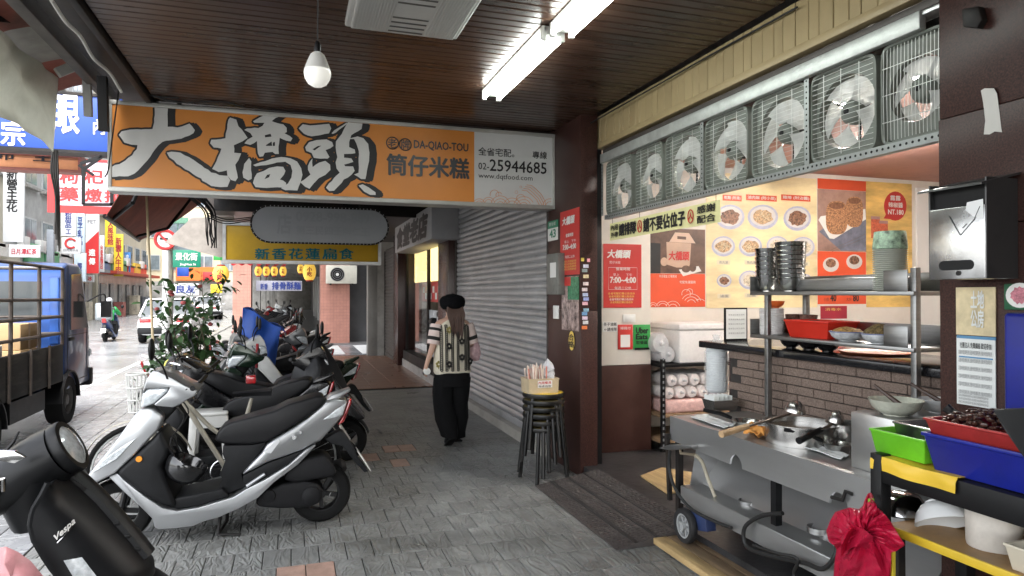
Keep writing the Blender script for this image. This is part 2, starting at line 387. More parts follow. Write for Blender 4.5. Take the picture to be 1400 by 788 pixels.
cand.sort(key=lambda k: spots[k][1]); near = set(cand[:292]) | redset
restm = MB()
for k, (x, y, x0, x1, j) in enumerate(spots):
    if k in near:
        q = inst(red_mesh if k in redset else random.choice(variants), 'floor_tile', fl, (x, y, random.uniform(-0.0012, 0.0012)), 0)
        q.rotation_euler = (random.uniform(-.004, .004), random.uniform(-.006, .006), 0)
    elif y < 11.5:
        restm.box(x0 + 0.0022, x1 - 0.0022, y - TD/2 + 0.0025, y + TD/2 - 0.0025, -0.012, 0.0)
q = restm.build('far_floor_tiles', m_tile, fl); q['kind'] = 'stuff'
m_terra = mat('terracotta_floor', (0.22, 0.115, 0.075), rough=0.28, var=0.25, scale=3, dirt=0.4, dscale=1.5, dirtcol=(0.08, 0.06, 0.05))
tf = MB().box(-1.55, 3.0, 11.62, 18.2, -0.064, -0.01).build('terracotta_floor', m_grout); struct(tf)
q = MB()
tt = MB().box(-0.197, 0.197, -0.197, 0.197, -0.01, 0.0).build('terracotta_tile', m_terra, link=False, bevel=0.003, seg=1).data
for j in range(16):
    for i in range(10): inst(tt, 'terracotta_tile', tf, (-1.3 + i * 0.4, 11.83 + j * 0.4, 0))
# shop floor (one step up) and floors beyond the side road
m_shopfloor = mat('dark_shop_floor', (0.03, 0.03, 0.032), rough=0.35, var=0.4, scale=4, bump=0.3, bscale=18, dirt=0.4, dscale=2, dirtcol=(0.10, 0.09, 0.08))
sf = MB().box(2.43, 9.0, -3, 6.4, -0.05, 0.09).build('shop_floor', m_shopfloor); struct(sf)
ff = MB().box(-1.7, 3.4, 21.9, 90, -0.06, 0.02).build('far_arcade_floor', mat('far_floor', (0.16, 0.16, 0.16), rough=0.35, var=0.2, scale=1)); struct(ff)
# ---------------------------------------------------------------- ceiling of the arcade: brown metal slats
CZ = 3.17
cl = MB().box(-1.07, 2.52, -8, 11.5, CZ + 0.02, CZ + 0.12).build('arcade_ceiling', m_slat_gap); struct(cl)
SP = 0.078
prof = [(-SP/2 + .004, 0.018), (-SP/2 + .004, 0.004), (-SP/2 + .012, 0.0), (SP/2 - .006, 0.0), (SP/2 - .002, 0.006), (SP/2 - .002, 0.018)]
b = MB(); b.extr([(-1.06, p[0], p[1]) for p in prof], (3.57, 0, 0))
slat_mesh = b.build('ceiling_slat', m_slat, link=False, smooth=20).data
y = 1.3
while y < 11.4:
    q = inst(slat_mesh, 'ceiling_slat', cl, (0, y, CZ + random.uniform(-0.001, 0.001))); q.rotation_euler = (random.uniform(-0.012, 0.012), 0, 0)
    y += SP
b = MB(); b.box(-1.06, 2.5, -8, 1.25, CZ, CZ + 0.02); b.build('ceiling_boarding', m_slat, cl)
# the building above (blocks the sky), and its shop ceiling
m_facade_own = mat('own_facade', (0.35, 0.33, 0.30), rough=0.8, var=0.15, scale=1)
ub = MB().box(-1.15, 9, -8, 17.8, 3.30, 14).build('upper_floors', m_facade_own)
tag(ub, 'upper storeys of the building above the arcade', 'building')
# ---------------------------------------------------------------- the big hanging sign
SY = 6.06
m_orange = mat('sign_orange', (0.66, 0.245, 0.045), rough=0.38, var=0.07, scale=2.0, dirt=0.12, dscale=1.0, dirtcol=(0.35, 0.13, 0.03))
m_signwhite = mat('sign_white', (0.60, 0.61, 0.60), rough=0.42, var=0.05, scale=2)
m_frame = mat('sign_frame', (0.46, 0.46, 0.43), rough=0.45, metal=0.3, var=0.12, scale=5, dirt=0.3, dscale=3, dirtcol=(0.2, 0.19, 0.16))
m_letterw = mat('letter_white', (0.62, 0.62, 0.60), rough=0.42, var=0.05, scale=4)
m_letterg = mat('letter_dark', (0.035, 0.04, 0.045), rough=0.35, var=0.1)
m_waveline = mat('wave_line', (0.62, 0.33, 0.20), rough=0.5, var=0.05)
sx0 = at(147, 195, Y=SY).x; sx1 = at(759, 237, Y=SY).x
sz1 = at(450, 160, Y=SY).z; sz0 = at(450, 273, Y=SY).z
big = thing('hanging_sign', 'long orange hanging sign with big white brush characters under the arcade ceiling', 'sign', ((sx0+sx1)/2, SY, sz0))
MB().box(sx0 + .03, sx1 - .03, SY + .012, SY + .20, sz0 + .03, sz1 - .03).build('sign_box', m_frame, big)
fr = MB(); fr.box(sx0, sx1, SY - .006, SY + .205, sz0 - .005, sz0 + .032); fr.build('frame_rail', m_frame, big, bevel=.004)
fr = MB(); fr.box(sx0, sx1, SY - .006, SY + .205, sz1 - .032, sz1 + .002); fr.build('frame_rail', m_frame, big, bevel=.004)
for xa in (sx0, sx1 - .03):
    MB().box(xa, xa + .03, SY - .005, SY + .204, sz0 + .033, sz1 - .033).build('frame_stile', m_frame, big, bevel=.003)
xs = at(648.5, 240, Y=SY).x
MB().box(sx0 + .031, xs, SY + .004, SY + .0115, sz0 + .033, sz1 - .033).build('orange_panel', m_orange, big)
MB().box(xs + .001, sx1 - .031, SY + .003, SY + .0115, sz0 + .033, sz1 - .033).build('white_panel', m_signwhite, big)
for hx in (sx0 + .5, (sx0 + sx1) / 2, sx1 - .5):
    MB().bar((hx, SY + .1, sz1), (hx, SY + .1, CZ + .02), .03, .03).build('hanger', m_darkmetal, big)
def zA(p): return (145 + p[0]/4.929, 125 + p[1]/4.929)
def zB(p): return (265 + p[0]/5.4375, 140 + p[1]/5.4375)
def zC(p): return (395 + p[0]/5.836, 150 + p[1]/5.836)
da1 = [zA(p) for p in [(330,62),(418,70),(415,240),(480,242),(540,228),(560,220),(578,236),(598,262),(590,285),(560,302),(480,325),(378,340),(350,365),(300,440),(240,510),(190,555),(150,572),(90,572),(31,578),(31,508),(90,490),(130,470),(175,430),(205,390),(212,365),(170,362),(125,345),(88,295),(105,268),(160,258),(315,255),(326,210)]]
da2 = [zA(p) for p in [(410,415),(440,408),(500,415),(560,445),(620,485)]] + [zB(p) for p in [(130,520),(190,540),(250,548),(270,580),(250,628),(200,630),(130,622),(60,585)]] + [zA(p) for p in [(640,590),(560,540),(480,490),(430,445)]]
q1 = [zB(p) for p in [(270,112),(315,130),(330,180),(375,225),(400,265),(360,290),(300,320),(300,375),(350,380),(330,430),(310,465),(325,560),(310,585),(275,578),(250,545),(245,505),(185,520),(135,495),(170,440),(205,345),(150,335),(120,305),(130,280),(235,268),(245,200),(255,130)]]
q2 = [zB(p) for p in [(515,86),(630,96),(580,140),(600,152),(665,165),(690,190),(690,220),(675,230),(715,250),(735,270),(720,290),(690,288),(640,265),(632,300),(632,385),(605,385),(585,370),(525,375),(515,405),(490,405),(478,380),(470,290),(420,315),(375,305),(400,280),(440,255),(420,230),(375,205),(395,195),(480,190),(510,175),(525,150),(450,152),(440,142),(490,115)]]
q3 = [zB(p) for p in [(410,415),(425,440),(430,570),(405,583),(370,560),(360,520),(375,460)]]
q4 = [zB(p) for p in [(440,465),(500,445),(580,420),(650,408),(720,415),(770,440),(800,490),(805,540),(795,600),(770,655),(680,654),(650,640),(700,605),(725,560),(735,510),(720,465),(680,445),(620,450),(540,470),(460,475)]]
q5 = [zB(p) for p in [(450,560),(470,530),(520,510),(560,490),(620,475),(665,480),(680,510),(670,540),(640,575),(665,580),(685,600),(680,640),(620,630),(540,640),(460,630),(440,600)]]
t1 = [zC(p) for p in [(78,150),(110,120),(170,130),(250,122),(320,115),(335,150),(320,190),(250,205),(180,215),(120,195)]]
t2 = [zC(p) for p in [(130,300),(160,260),(220,245),(300,240),(345,260),(355,290),(330,310),(290,325),(325,380),(310,390),(250,392),(200,385),(180,350),(140,330)]]
t3 = [zC(p) for p in [(150,450),(185,390),(190,460),(240,425),(290,410),(330,440),(330,480),(290,520),(240,550),(200,590),(165,630),(130,615),(90,580),(120,560),(170,520),(150,480)]]
t4 = [zC(p) for p in [(340,190),(360,165),(460,105),(465,115),(400,165),(350,197)]]
t5 = [zC(p) for p in [(470,100),(590,112),(580,155),(500,205),(480,260),(480,300),(525,320),(530,350),(440,355),(440,385),(500,390),(515,420),(440,440),(450,455),(510,455),(525,490),(500,520),(440,560),(400,610),(360,650),(320,652),(298,625),(320,590),(405,505),(380,470),(370,420),(385,380),(370,300),(375,255),(420,195)]]
t6 = [zC(p) for p in [(465,235),(510,225),(550,212),(595,228),(630,275),(642,345),(640,410),(625,490),(610,555),(575,555),(520,520),(555,505),(558,420),(555,330),(540,270),(520,238)]]
t7 = [zC(p) for p in [(555,605),(590,595),(640,620),(690,660),(692,680),(650,680),(600,655)]]
holes = [[zB(p) for p in [(528,245),(570,235),(578,256),(530,262)]], [zB(p) for p in [(538,318),(578,292),(582,325),(535,325)]], [zB(p) for p in [(588,300),(603,295),(603,325),(586,325)]], [zB(p) for p in [(525,572),(545,540),(568,535),(560,558)]],
         [zC(p) for p in [(188,318),(230,292),(258,288),(205,327)]]]
def rough_edge(poly, amp=0.55, step=5):
    out = []; n = len(poly)
    for i in range(n):
        a = Vector((*poly[i], 0)); b_ = Vector((*poly[(i+1) % n], 0)); L = (b_ - a).length; k = max(1, int(L / step))
        nn = Vector((-(b_ - a).y, (b_ - a).x, 0)) / max(L, 1e-6)
        for j in range(k):
            p = a + (b_ - a) * (j / k) + nn * random.uniform(-amp, amp); out.append((p.x, p.y))
    return out
zlo, zhi, xlo = sz0 + .034, sz1 - .034, sx0 + .032
def on_sign(poly, lift):
    P = [at(p[0], p[1], Y=SY) for p in poly]
    return [(max(p.x, xlo), SY + .0035 - lift, min(max(p.z, zlo), zhi)) for p in P]
def brush(name, polys, lift=0.0018):
    b_ = MB(); e = 0
    polys = [rough_edge(p) for p in polys]
    for p in polys: b_.poly(on_sign(p, lift + e)); e += 0.00004
    b_.build(name, m_letterw, big, smooth=0)
    return polys
def outline(name, polys):
    b_ = MB(); e = 0
    for p in polys:
        for (dx, dy) in [(2.8*math.cos(a*math.pi/4), 2.8*math.sin(a*math.pi/4)) for a in range(8)] + [(5,1.0),(8,1.5),(10.5,1.5),(6,4.5),(9.5,3.2),(5.5,-1.8),(9,-1)]:
            b_.poly(on_sign([(q_[0]+dx, q_[1]+dy) for q_ in p], 0.0002 + e)); e += 0.000008
    b_.build(name, m_ink, big, smooth=0)
for polys in ([da1, da2], [q1, q2, q3, q4, q5], [t1, t2, t3, t4, t5, t6, t7]):
    pp = brush('brush_character', polys, 0.0045); outline('brush_outline', pp)
for k, p in enumerate(holes): MB().poly(on_sign(p, 0.0056 + k * .00005)).build('brush_counter', m_ink, big, smooth=0)
F_ = SY + .001
textY('DA-QIAO-TOU', m_letterg, big, 566, 194.5, 640, 207, F_, bold=.02)
textY('筒仔米糕', m_letterg, big, 529, 214, 641, 242, F_, bold=.022)
for (cx, cy, ch) in ((536.5, 196, '老'), (554, 198, '牌')):
    c0 = at(cx, cy, Y=F_)
    MB().tube([(c0.x + .053*math.cos(a*math.pi/10), F_ - .0025, c0.z + .053*math.sin(a*math.pi/10)) for a in range(20)], .005, 5, closed=True).build('ring', m_letterg, big)
    textY(ch, m_letterg, big, cx - 6, cy - 6.5, cx + 6, cy + 6.5, F_, bold=.01)
textY('全省宅配。', m_ink, big, 654, 203, 703, 214, F_, bold=.008)
textY('專線', m_ink, big, 728, 207.5, 747.5, 217.5, F_, bold=.008)
textY('02-', m_ink, big, 654, 223, 668.5, 232, F_, bold=.006)
textY('25944685', m_ink, big, 669.5, 220.5, 747, 236, F_, bold=.012)
textY('www.dqtfood.com', m_ink, big, 654, 238.5, 728, 247.5, F_)
wv = MB()
def arc(cx, cy, r, a0, a1, n=12, rx=None): return [at(cx + (rx or r)*math.cos(R(a0+(a1-a0)*k/n)), cy - r*math.sin(R(a0+(a1-a0)*k/n)), Y=SY - .0012) for k in range(n+1)]
for (cx, cy, r, a0, a1) in [(655,280,8,160,20),(655,280,5,160,20),(668,278,8,170,10),(668,278,5,170,10),(684,281,13,165,15),(684,281,9,165,15),(684,281,5,165,15),(676,266,6,200,-20),(682,267,4,200,20),(700,283,12,160,20),(700,283,8,160,20),(716,283,14,165,25),(716,283,10,165,25),(716,283,6,165,25),(712,272,6,210,0),(752,282,10,170,80),(752,282,6,170,80)]:
    wv.tube(arc(cx, cy, r, a0, a1), .0036, 4)
for k in range(4):
    wv.tube([at(p[0] - k*2.2, p[1] + k*2.4, Y=SY - .0012) for p in [(720,253),(727,254),(733,259),(740,266),(745,275),(746,283 - k*2.4)]], .0036, 4)
for (cx, cy, r) in ((706,263,2),(712,256,1.5)): wv.tube(arc(cx, cy, r, 0, 360, 10), .002, 4)
wv.build('wave_drawing', m_waveline, big)
# ---------------------------------------------------------------- lamps and things under the ceiling
m_tube = emis('fluorescent_tube_glow', (0.93, 1.0, 0.96), 4.5)
m_lampbody = mat('lamp_body', (0.68, 0.68, 0.64), rough=0.4, var=0.08, scale=6)
def fluorescent(label, x, y0, y1):
    t = thing('fluorescent_lamp', label, 'lamp', (x, (y0+y1)/2, CZ), 0, 'fluorescent lamps on the arcade ceiling')
    b_ = MB(); b_.extr([(x-.07, y0, CZ-.005), (x+.07, y0, CZ-.005), (x+.04, y0, CZ-.055), (x-.04, y0, CZ-.055)], (0, y1-y0, 0)); b_.build('housing', m_lampbody, t, bevel=.004)
    for s in (-1, 1):
        MB().cyl((x+s*.058, y0+.03, CZ-.066), (x+s*.058, y1-.03, CZ-.066), .015, n=12).build('tube', m_tube, t)
        for yy in (y0+.012, y1-.012): MB().box(x+s*.058-.016, x+s*.058+.016, yy-.012, yy+.012, CZ-.088, CZ-.01).build('holder', m_lampbody, t, bevel=.003)
    return t
a = at(668, 132, Z=CZ - .06); b2 = at(762, 50, Z=CZ - .06)
LX = (a.x + b2.x) / 2
fluorescent('lit twin fluorescent lamp on the ceiling, the one wholly in view', LX, b2.y, a.y + .02)
fluorescent('lit twin fluorescent lamp on the ceiling, cut by the top edge of the photo', LX + .03, b2.y - 1.30, b2.y - .05)
# bulb on its cord
bp = at(434, 100, D=2.45)
bt = thing('bulb_pendant', 'white bulb hanging on a thin black cord from the ceiling', 'bulb', (bp.x, bp.y, CZ))
MB().cyl((bp.x, bp.y, bp.z + .10), (bp.x + .004, bp.y, CZ + .01), .0022, n=6).build('cord', m_wire, bt)
MB().lathe([(.006,.115),(.012,.105),(.013,.075),(.011,.07)], 12, bp).build('socket', m_black, bt)
m_bulb = mat('frosted_bulb', (0.80, 0.80, 0.75), rough=0.25, var=0.0, emit=(1, .97, .88), estr=0.08)
MB().lathe([(.001,-.052),(.018,-.049),(.033,-.040),(.044,-.022),(.048,-.002),(.046,.010)], 24, bp).build('globe', m_bulb, bt)
MB().lathe([(.0465,.010),(.044,.018),(.034,.045),(.025,.066),(.015,.074)], 24, bp).build('heat_sink', mat('bulb_body', (0.72,0.71,0.66), rough=0.35, var=0.05), bt)
# ceiling cassette
ca = at(472, 36, Z=CZ - .045); cb = at(622, 62, Z=CZ - .045); cc = at(668, 2, Z=CZ - .045)
cx0, cx1, cy1, cy0 = ca.x, cb.x, (ca.y + cb.y) / 2, cc.y - .05
m_vent = mat('vent_plastic', (0.50, 0.50, 0.47), rough=0.4, var=0.08, scale=6, dirt=0.3, dirtcol=(0.25, 0.22, 0.17))
vt = thing('ceiling_ventilator', 'square off-white ventilator grille in the brown ceiling', 'ventilator', ((cx0+cx1)/2, (cy0+cy1)/2, CZ))
MB().box(cx0, cx1, cy0, cy1, CZ - .03, CZ + .01).build('body', m_vent, vt, bevel=.012, seg=3)
MB().box(cx0 + .03, cx1 - .03, cy0 + .03, cy1 - .03, CZ - .048, CZ - .031).build('cover', m_vent, vt, bevel=.010, seg=3)
W_ = cx1 - cx0; m_ventslot = mat('vent_slot', (0.10, 0.095, 0.085), rough=0.7, var=0.1)
for k in range(9):
    yy = cy0 + .07 + k * (cy1 - cy0 - .14) / 8
    if k == 4 or k == 3: continue
    MB().box(cx0 + W_*.36, cx0 + W_*.66, yy - .012, yy + .006, CZ - .050, CZ - .0485).build('slot', m_ventslot, vt)
b_ = MB()
for k in range(36):
    xx = cx0 + .045 + k * (W_ - .09) / 35
    if .34 < (xx - cx0) / W_ < .68: continue
    b_.box(xx, xx + .004, cy0 + .05, cy1 - .05, CZ - .0515, CZ - .0485)
b_.build('rib_grille', m_vent, vt)
# ---------------------------------------------------------------- beige valance over the shop front
VX = 2.585
vz1 = CZ + .01; vz0 = at(1030, 104, X=VX).z
va = thing('beige_valance', 'long valance of beige vertical panels above the shop fans', 'valance', (VX, 3.9, vz0))
VY0, VY1 = 1.2, at(806, 190, X=VX).y
k = 0; yy = VY0
while yy < VY1 - .03:
    wpan = .098 if k % 3 else .075
    y1_ = min(yy + wpan, VY1)
    MB().box(VX + random.uniform(0, .004), VX + .03, yy + .002, y1_ - .002, vz0 + .05, vz1).build('panel', m_beige, va, bevel=.003, seg=1)
    yy = y1_; k += 1
MB().box(VX + .02, VX + .05, VY0, VY1, vz0 + .01, vz1 - .002).build('backing', m_darkmetal, va)
MB().box(VX - .012, VX + .06, VY0, VY1, vz0, vz0 + .048).build('bottom_trim', m_beige, va, bevel=.004)
# shutter housing under the valance
FX = 2.63
fz0 = (at(830, 298, X=FX).z + at(1280, 197, X=FX).z) / 2; fz1 = (at(815, 228, X=FX).z + at(1268, 40, X=FX).z) / 2
sh = thing('shutter_housing', 'dark rolled shutter box under the beige valance', 'shutter', (FX, 3.9, fz1))
MB().box(FX + .06, FX + .40, VY0, 5.44, fz1 + .03, vz0 - .004).build('box', m_darkmetal, sh, bevel=.01)
MB().box(FX - .03, FX + .058, VY0, 5.44, vz0 - .075, vz0 - .055).build('guide', m_alu, sh, bevel=.004)
m_palebar = mat('galvanised_bar', (0.50, 0.52, 0.50), rough=0.42, metal=0.55, var=0.15, scale=14, bump=0.1, bscale=80, dirt=0.25, dirtcol=(0.2, 0.2, 0.19))
MB().box(FX - .045, FX - .005, at(1268, 50, X=FX).y, 5.44, fz1 - .005, fz1 + .075).build('bottom_bar', m_palebar, sh, bevel=.005)
MB().box(FX - .02, FX + .055, VY0, 5.44, fz1 + .08, fz1 + .12).build('lath', m_shutter_dark, sh, bevel=.006)
# ---------------------------------------------------------------- fans
m_fanbody = mat('fan_plastic', (0.17, 0.19, 0.165), rough=0.45, var=0.1, scale=5, dirt=0.6, dscale=6, dirtcol=(0.09, 0.075, 0.05))
m_fanblade = mat('fan_blade', (0.55, 0.56, 0.54), rough=0.3, var=0.12, scale=7, dirt=0.55, dscale=6, dirtcol=(0.20, 0.17, 0.12), trans=0.15)
m_grille = mat('fan_wire', (0.72, 0.73, 0.70), rough=0.35, metal=0.3, var=0.1, dirt=0.3)
edges = [(829,866),(870,907),(911,961),(965,1024),(1029,1104),(1110,1200),(1206,1298)]
H_ = fz1 - fz0 - .035
def ring_face(b_, w, h, r, x, n=8, hole_n=40):
    """rounded rectangle with a round hole, in the plane x"""
    out = []
    for k in range(56):
        c_, s_ = math.cos(2*math.pi*k/56), math.sin(2*math.pi*k/56); out.append((w/2*math.copysign(abs(c_)**.22, c_), h/2*math.copysign(abs(s_)**.22, s_)))
    ang = lambda p: 2*math.pi*out.index(p)/56
    m_ = len(out); vs = [(x, p[0], p[1]) for p in out]
    vs += [(x, r*math.cos(ang(p)), r*math.sin(ang(p))) for p in out]
    vs += [(x + .07, r*math.cos(ang(p)), r*math.sin(ang(p))) for p in out]
    vs += [(x - .028, p[0], p[1]) for p in out] + [(x - .028, p[0]*.95, p[1]*.95) for p in out] + [(x, p[0]*.93, p[1]*.93) for p in out] + [(x + .09, p[0], p[1]) for p in out]
    f = []
    for k in range(m_):
        j = (k + 1) % m_
        f += [(5*m_+k, 5*m_+j, m_+j, m_+k), (m_+k, m_+j, 2*m_+j, 2*m_+k), (3*m_+k, 3*m_+j, 4*m_+j, 4*m_+k), (4*m_+k, 4*m_+j, 5*m_+j, 5*m_+k), (6*m_+k, 6*m_+j, 3*m_+j, 3*m_+k)]
    b_.add(vs, f)
fan_names = ['farthest box fan at the left end of the row above the shop', 'second box fan from the far left end of the row',
             'third box fan from the left, with dark lettered reflection behind its blades', 'middle box fan of the row, its separate blades showing',
             'fifth box fan from the left, just left of a perforated upright', 'second nearest box fan, right of a perforated upright with a bright glint',
             'nearest box fan with upright wires, partly hidden by the granite column']
for i, (p0, p1) in enumerate(edges):
    ya = at(p0, 250 - i*18, X=FX).y; yb = at(p1, 250 - i*18, X=FX).y
    yc = (ya + yb) / 2; wd = min(abs(ya - yb), H_ * 1.02); hd = H_
    f = thing('box_fan', fan_names[i], 'fan', (FX + .02, yc, fz0 + .03 + hd/2), 0, 'row of box fans above the shop front')
    r0 = min(wd, hd) * .435
    b_ = MB(); ring_face(b_, wd, hd, r0, 0); b_.build('housing', m_fanbody, f, local=True)
    g_ = MB(); n = 17
    for k in range(n):
        z = -hd*.44 + k * hd*.88/(n-1); wz = wd*.46
        if i == 6: g_.tube([(-.03, z*wd/hd, -hd*.46), (-.034, z*wd/hd, 0), (-.03, z*wd/hd, hd*.46)], .0013, 4)
        else: g_.tube([(-.03, -wz, z), (-.036, 0, z), (-.03, wz, z)], .0011, 4)
    for k in (-1, 0, 1):
        yy = k * wd * .27
        if i == 6: g_.tube([(-.032, -wd*.46, k*hd*.27), (-.032, wd*.46, k*hd*.27)], .0018, 4)
        else: g_.tube([(-.032, yy, -hd*.46), (-.032, yy, hd*.46)], .0018, 4)
    g_.build('grille', m_grille, f, local=True)
    a0 = random.uniform(0, 6)
    for k in range(5):
        an = a0 + k * 2 * math.pi / 5; bl = MB()
        def fn(u_, v_):
            rr = .06 + (r0*.95 - .06) * v_; sp = (0.55 + 0.30 * v_) * (u_ - .5) * 1.5
            return (.035 + (u_ - .5) * .05 * (1.2 - .5*v_), rr*math.cos(an + sp), rr*math.sin(an + sp))
        bl.grid(fn, 6, 6); bl.build('blade', m_fanblade, f, local=True, solid=.002)
    MB().lathe([(.001,-.028),(.03,-.026),(.05,-.018),(.062,0),(.064,.04)], 20, (.03,0,0), (1,0,0)).build('hub', m_fanbody, f, local=True)
    MB().lathe([(.001,-.006),(.014,-.004),(.015,.004)], 12, (.0,0,0), (1,0,0)).build('cap', m_black, f, local=True)
    MB().cyl((.075,0,0), (.12,0,0), .05, n=14).build('motor', m_darkmetal, f, local=True)
    b_ = MB()
    for k in range(3):
        an = .5 + k*2.09; b_.bar((.09, .04*math.cos(an), .04*math.sin(an)), (.08, r0*1.02*math.cos(an), r0*1.02*math.sin(an)), .012, .012)
    b_.build('motor_strut', m_darkmetal, f, local=True)
# perforated angle rail that carries the fans
m_perf = mat('slotted_angle', (0.33, 0.35, 0.34), rough=0.4, metal=0.5, var=0.15, scale=10, dirt=0.3)
rl = thing('slotted_rail', 'grey perforated angle rail carrying the row of fans', 'rail', (FX - .02, 3.8, fz0))
y_a, y_b = at(1284, 195, X=FX).y - .1, 5.40
MB().box(FX - .016, FX + .03, y_a, y_b, fz0 - .004, fz0 + .0).build('flange', m_perf, rl)
MB().box(FX - .020, FX - .0165, y_a, y_b, fz0 - .006, fz0 + .034).build('web', m_perf, rl)
hb = MB(); yy = y_a + .02
while yy < y_b - .02:
    hb.cyl((FX - .0202, yy, fz0 + .016), (FX - .0212, yy, fz0 + .016), .0065, n=8); yy += .032
hb.build('slot_row', m_black, rl)['kind'] = 'stuff'
for px in (963, 1107, 826):
    yy = at(px, 220, X=FX).y
    MB().box(FX - .020, FX - .0165, yy - .017, yy + .017, fz0 + .035, fz1 - .006).build('upright', m_perf, rl)
    hb = MB(); z = fz0 + .06
    while z < fz1 - .02: hb.cyl((FX - .0202, yy, z), (FX - .0212, yy, z), .0055, n=8); z += .03
    hb.build('slot_row', m_black, rl)['kind'] = 'stuff'
# ---------------------------------------------------------------- granite columns
COLX, CY0, CY1 = 2.40, 5.45, 6.24
cm = thing('granite_pillar', 'dark red granite pillar with a red poster between the shutter and the shop', 'pillar', (2.5, 5.85, 0))
MB().box(COLX, 2.565, CY0, CY1, 0, 1.45).build('lower_slab', m_granite, cm, bevel=.004)
MB().box(COLX + .002, 2.565, CY0 + .002, CY1, 1.453, CZ + .03).build('upper_slab', m_granite, cm, bevel=.004)
MB().box(2.566, 2.62, CY0 + .03, CY0 + .40, 0.09, 2.9).build('shutter_track', m_black, cm)
GX = 2.50; gy1 = at(1284, 300, X=GX).y
gc = thing('granite_column', 'big polished dark red granite column with a mailbox at the right edge', 'column', (GX + .3, gy1 - .4, 0))
zs = at(1340, 150, X=GX).z
for (dx, z0_, z1_, mg) in ((0, 0, 1.86, m_granite), (-.002, 1.863, zs, m_granite), (.004, zs + .003, 2.83, m_granite), (.01, 2.833, CZ + .03, m_granite2)):
    b_ = MB(); b_.extr([(GX + dx, gy1, z0_), (GX + .10, gy1, z0_), (GX + .10, gy1 - .36, z0_), (GX + .72, gy1 - .36, z0_), (GX + .72, gy1 - 1.1, z0_), (GX + dx, gy1 - 1.1, z0_)], (0, 0, z1_ - z0_)); b_.build('granite_slab', mg, gc, bevel=.004)
b_ = MB(); P = [at(p[0], p[1], X=GX - .0035) for p in [(1341,124),(1346,121),(1359,121),(1363,128),(1366,150),(1369,176),(1370,181),(1360,180),(1353,184),(1345,184),(1347,165),(1344,140)]]
b_.poly(P); b_.build('tape_patch', mat('masking_tape', (0.62, 0.61, 0.57), rough=0.7, var=0.05), gc, smooth=0)
b_ = MB(); P = [at(p[0], p[1], X=GX) for p in [(1322,14),(1345,10),(1350,28),(1343,40),(1324,38)]]
b_.extr([(p.x - .03, p.y, p.z) for p in P], (.034, 0, 0)); b_.build('anchor_block', m_darkmetal, gc, bevel=.004)
# wall behind the camera on the shop side
MB().box(2.7, 2.9, -8, gy1 - 1.1, 0, CZ).build('side_wall', m_granite2)['kind'] = 'structure'
# mailbox
m_steel = mat('stainless', (0.56, 0.56, 0.55), rough=0.24, metal=0.95, var=0.12, scale=5, bump=0.25, bscale=9, dirt=0.3, dscale=5, dirtcol=(0.2, 0.19, 0.17))
MX = GX - .16
my1 = at(1270, 310, X=MX).y; my0 = at(1347, 310, X=MX).y; mz0 = at(1310, 382, X=MX).z; mz1 = at(1310, 272, X=MX).z
mb = thing('mailbox', 'worn stainless steel mailbox with a slanted lid on the granite column', 'mailbox', (GX, (my0+my1)/2, mz0))
MB().box(MX, GX - .002, my0, my1, mz0, mz1 - .03).build('body', m_steel, mb, bevel=.004)
MB().box(MX + .02, GX - .002, my0, my1, mz1 - .029, mz1 + .06).build('letter_gap', m_black, mb)
m_dsteel = mat('dark_steel', (0.10, 0.10, 0.10), rough=0.35, metal=0.8, var=0.2, dirt=0.3)
for yy in (my0 - .003, my1 - .003): MB().box(MX + .003, GX - .003, yy, yy + .006, mz0 + .002, mz1 + .066).build('cheek', m_dsteel, mb)
b_ = MB(); b_.extr([(MX - .035, my0 - .015, mz1 + .035), (MX - .033, my0 - .015, mz1 + .043), (GX - .003, my0 - .015, mz1 + .088), (GX - .003, my0 - .015, mz1 + .080)], (0, my1 - my0 + .035, 0)); b_.build('lid', m_dsteel, mb)
sl = MB(); yc = (my0+my1)/2; zc = mz0 + .052
pts = []
for (s, a0) in ((1, -90), (-1, 90)):
    for k in range(9): a = R(a0 + 180*k/8); pts.append((MX - .001, yc + s*0.052 + .018*math.cos(a), zc + .018*math.sin(a)))
sl.extr(pts, (.006, 0, 0)); sl.build('window_slot', m_black, mb)
MB().cyl((MX - .004, yc - .01, mz0 + .022), (MX + .01, yc - .01, mz0 + .022), .009, n=12).build('lock', m_darkmetal, mb)
b_ = MB()
for (p, q_) in (((1298,296),(1313,322)), ((1313,322),(1332,300)), ((1332,300),(1340,282)), ((1316,312),(1322,306))):
    b_.bar(at(*p, X=MX - .0012), at(*q_, X=MX - .0012), .004, .001)
b_.build('scratch_mark', m_ink, mb)
b_ = MB(); p = [at(x, y_, X=MX - .001) for (x, y_) in [(1322,277),(1344,272),(1345,300),(1330,296),(1320,288)]]; b_.poly(p); b_.build('tape_remnant', mat('tape_film', (0.75,0.76,0.76), rough=0.3, var=0.1), mb, smooth=0)
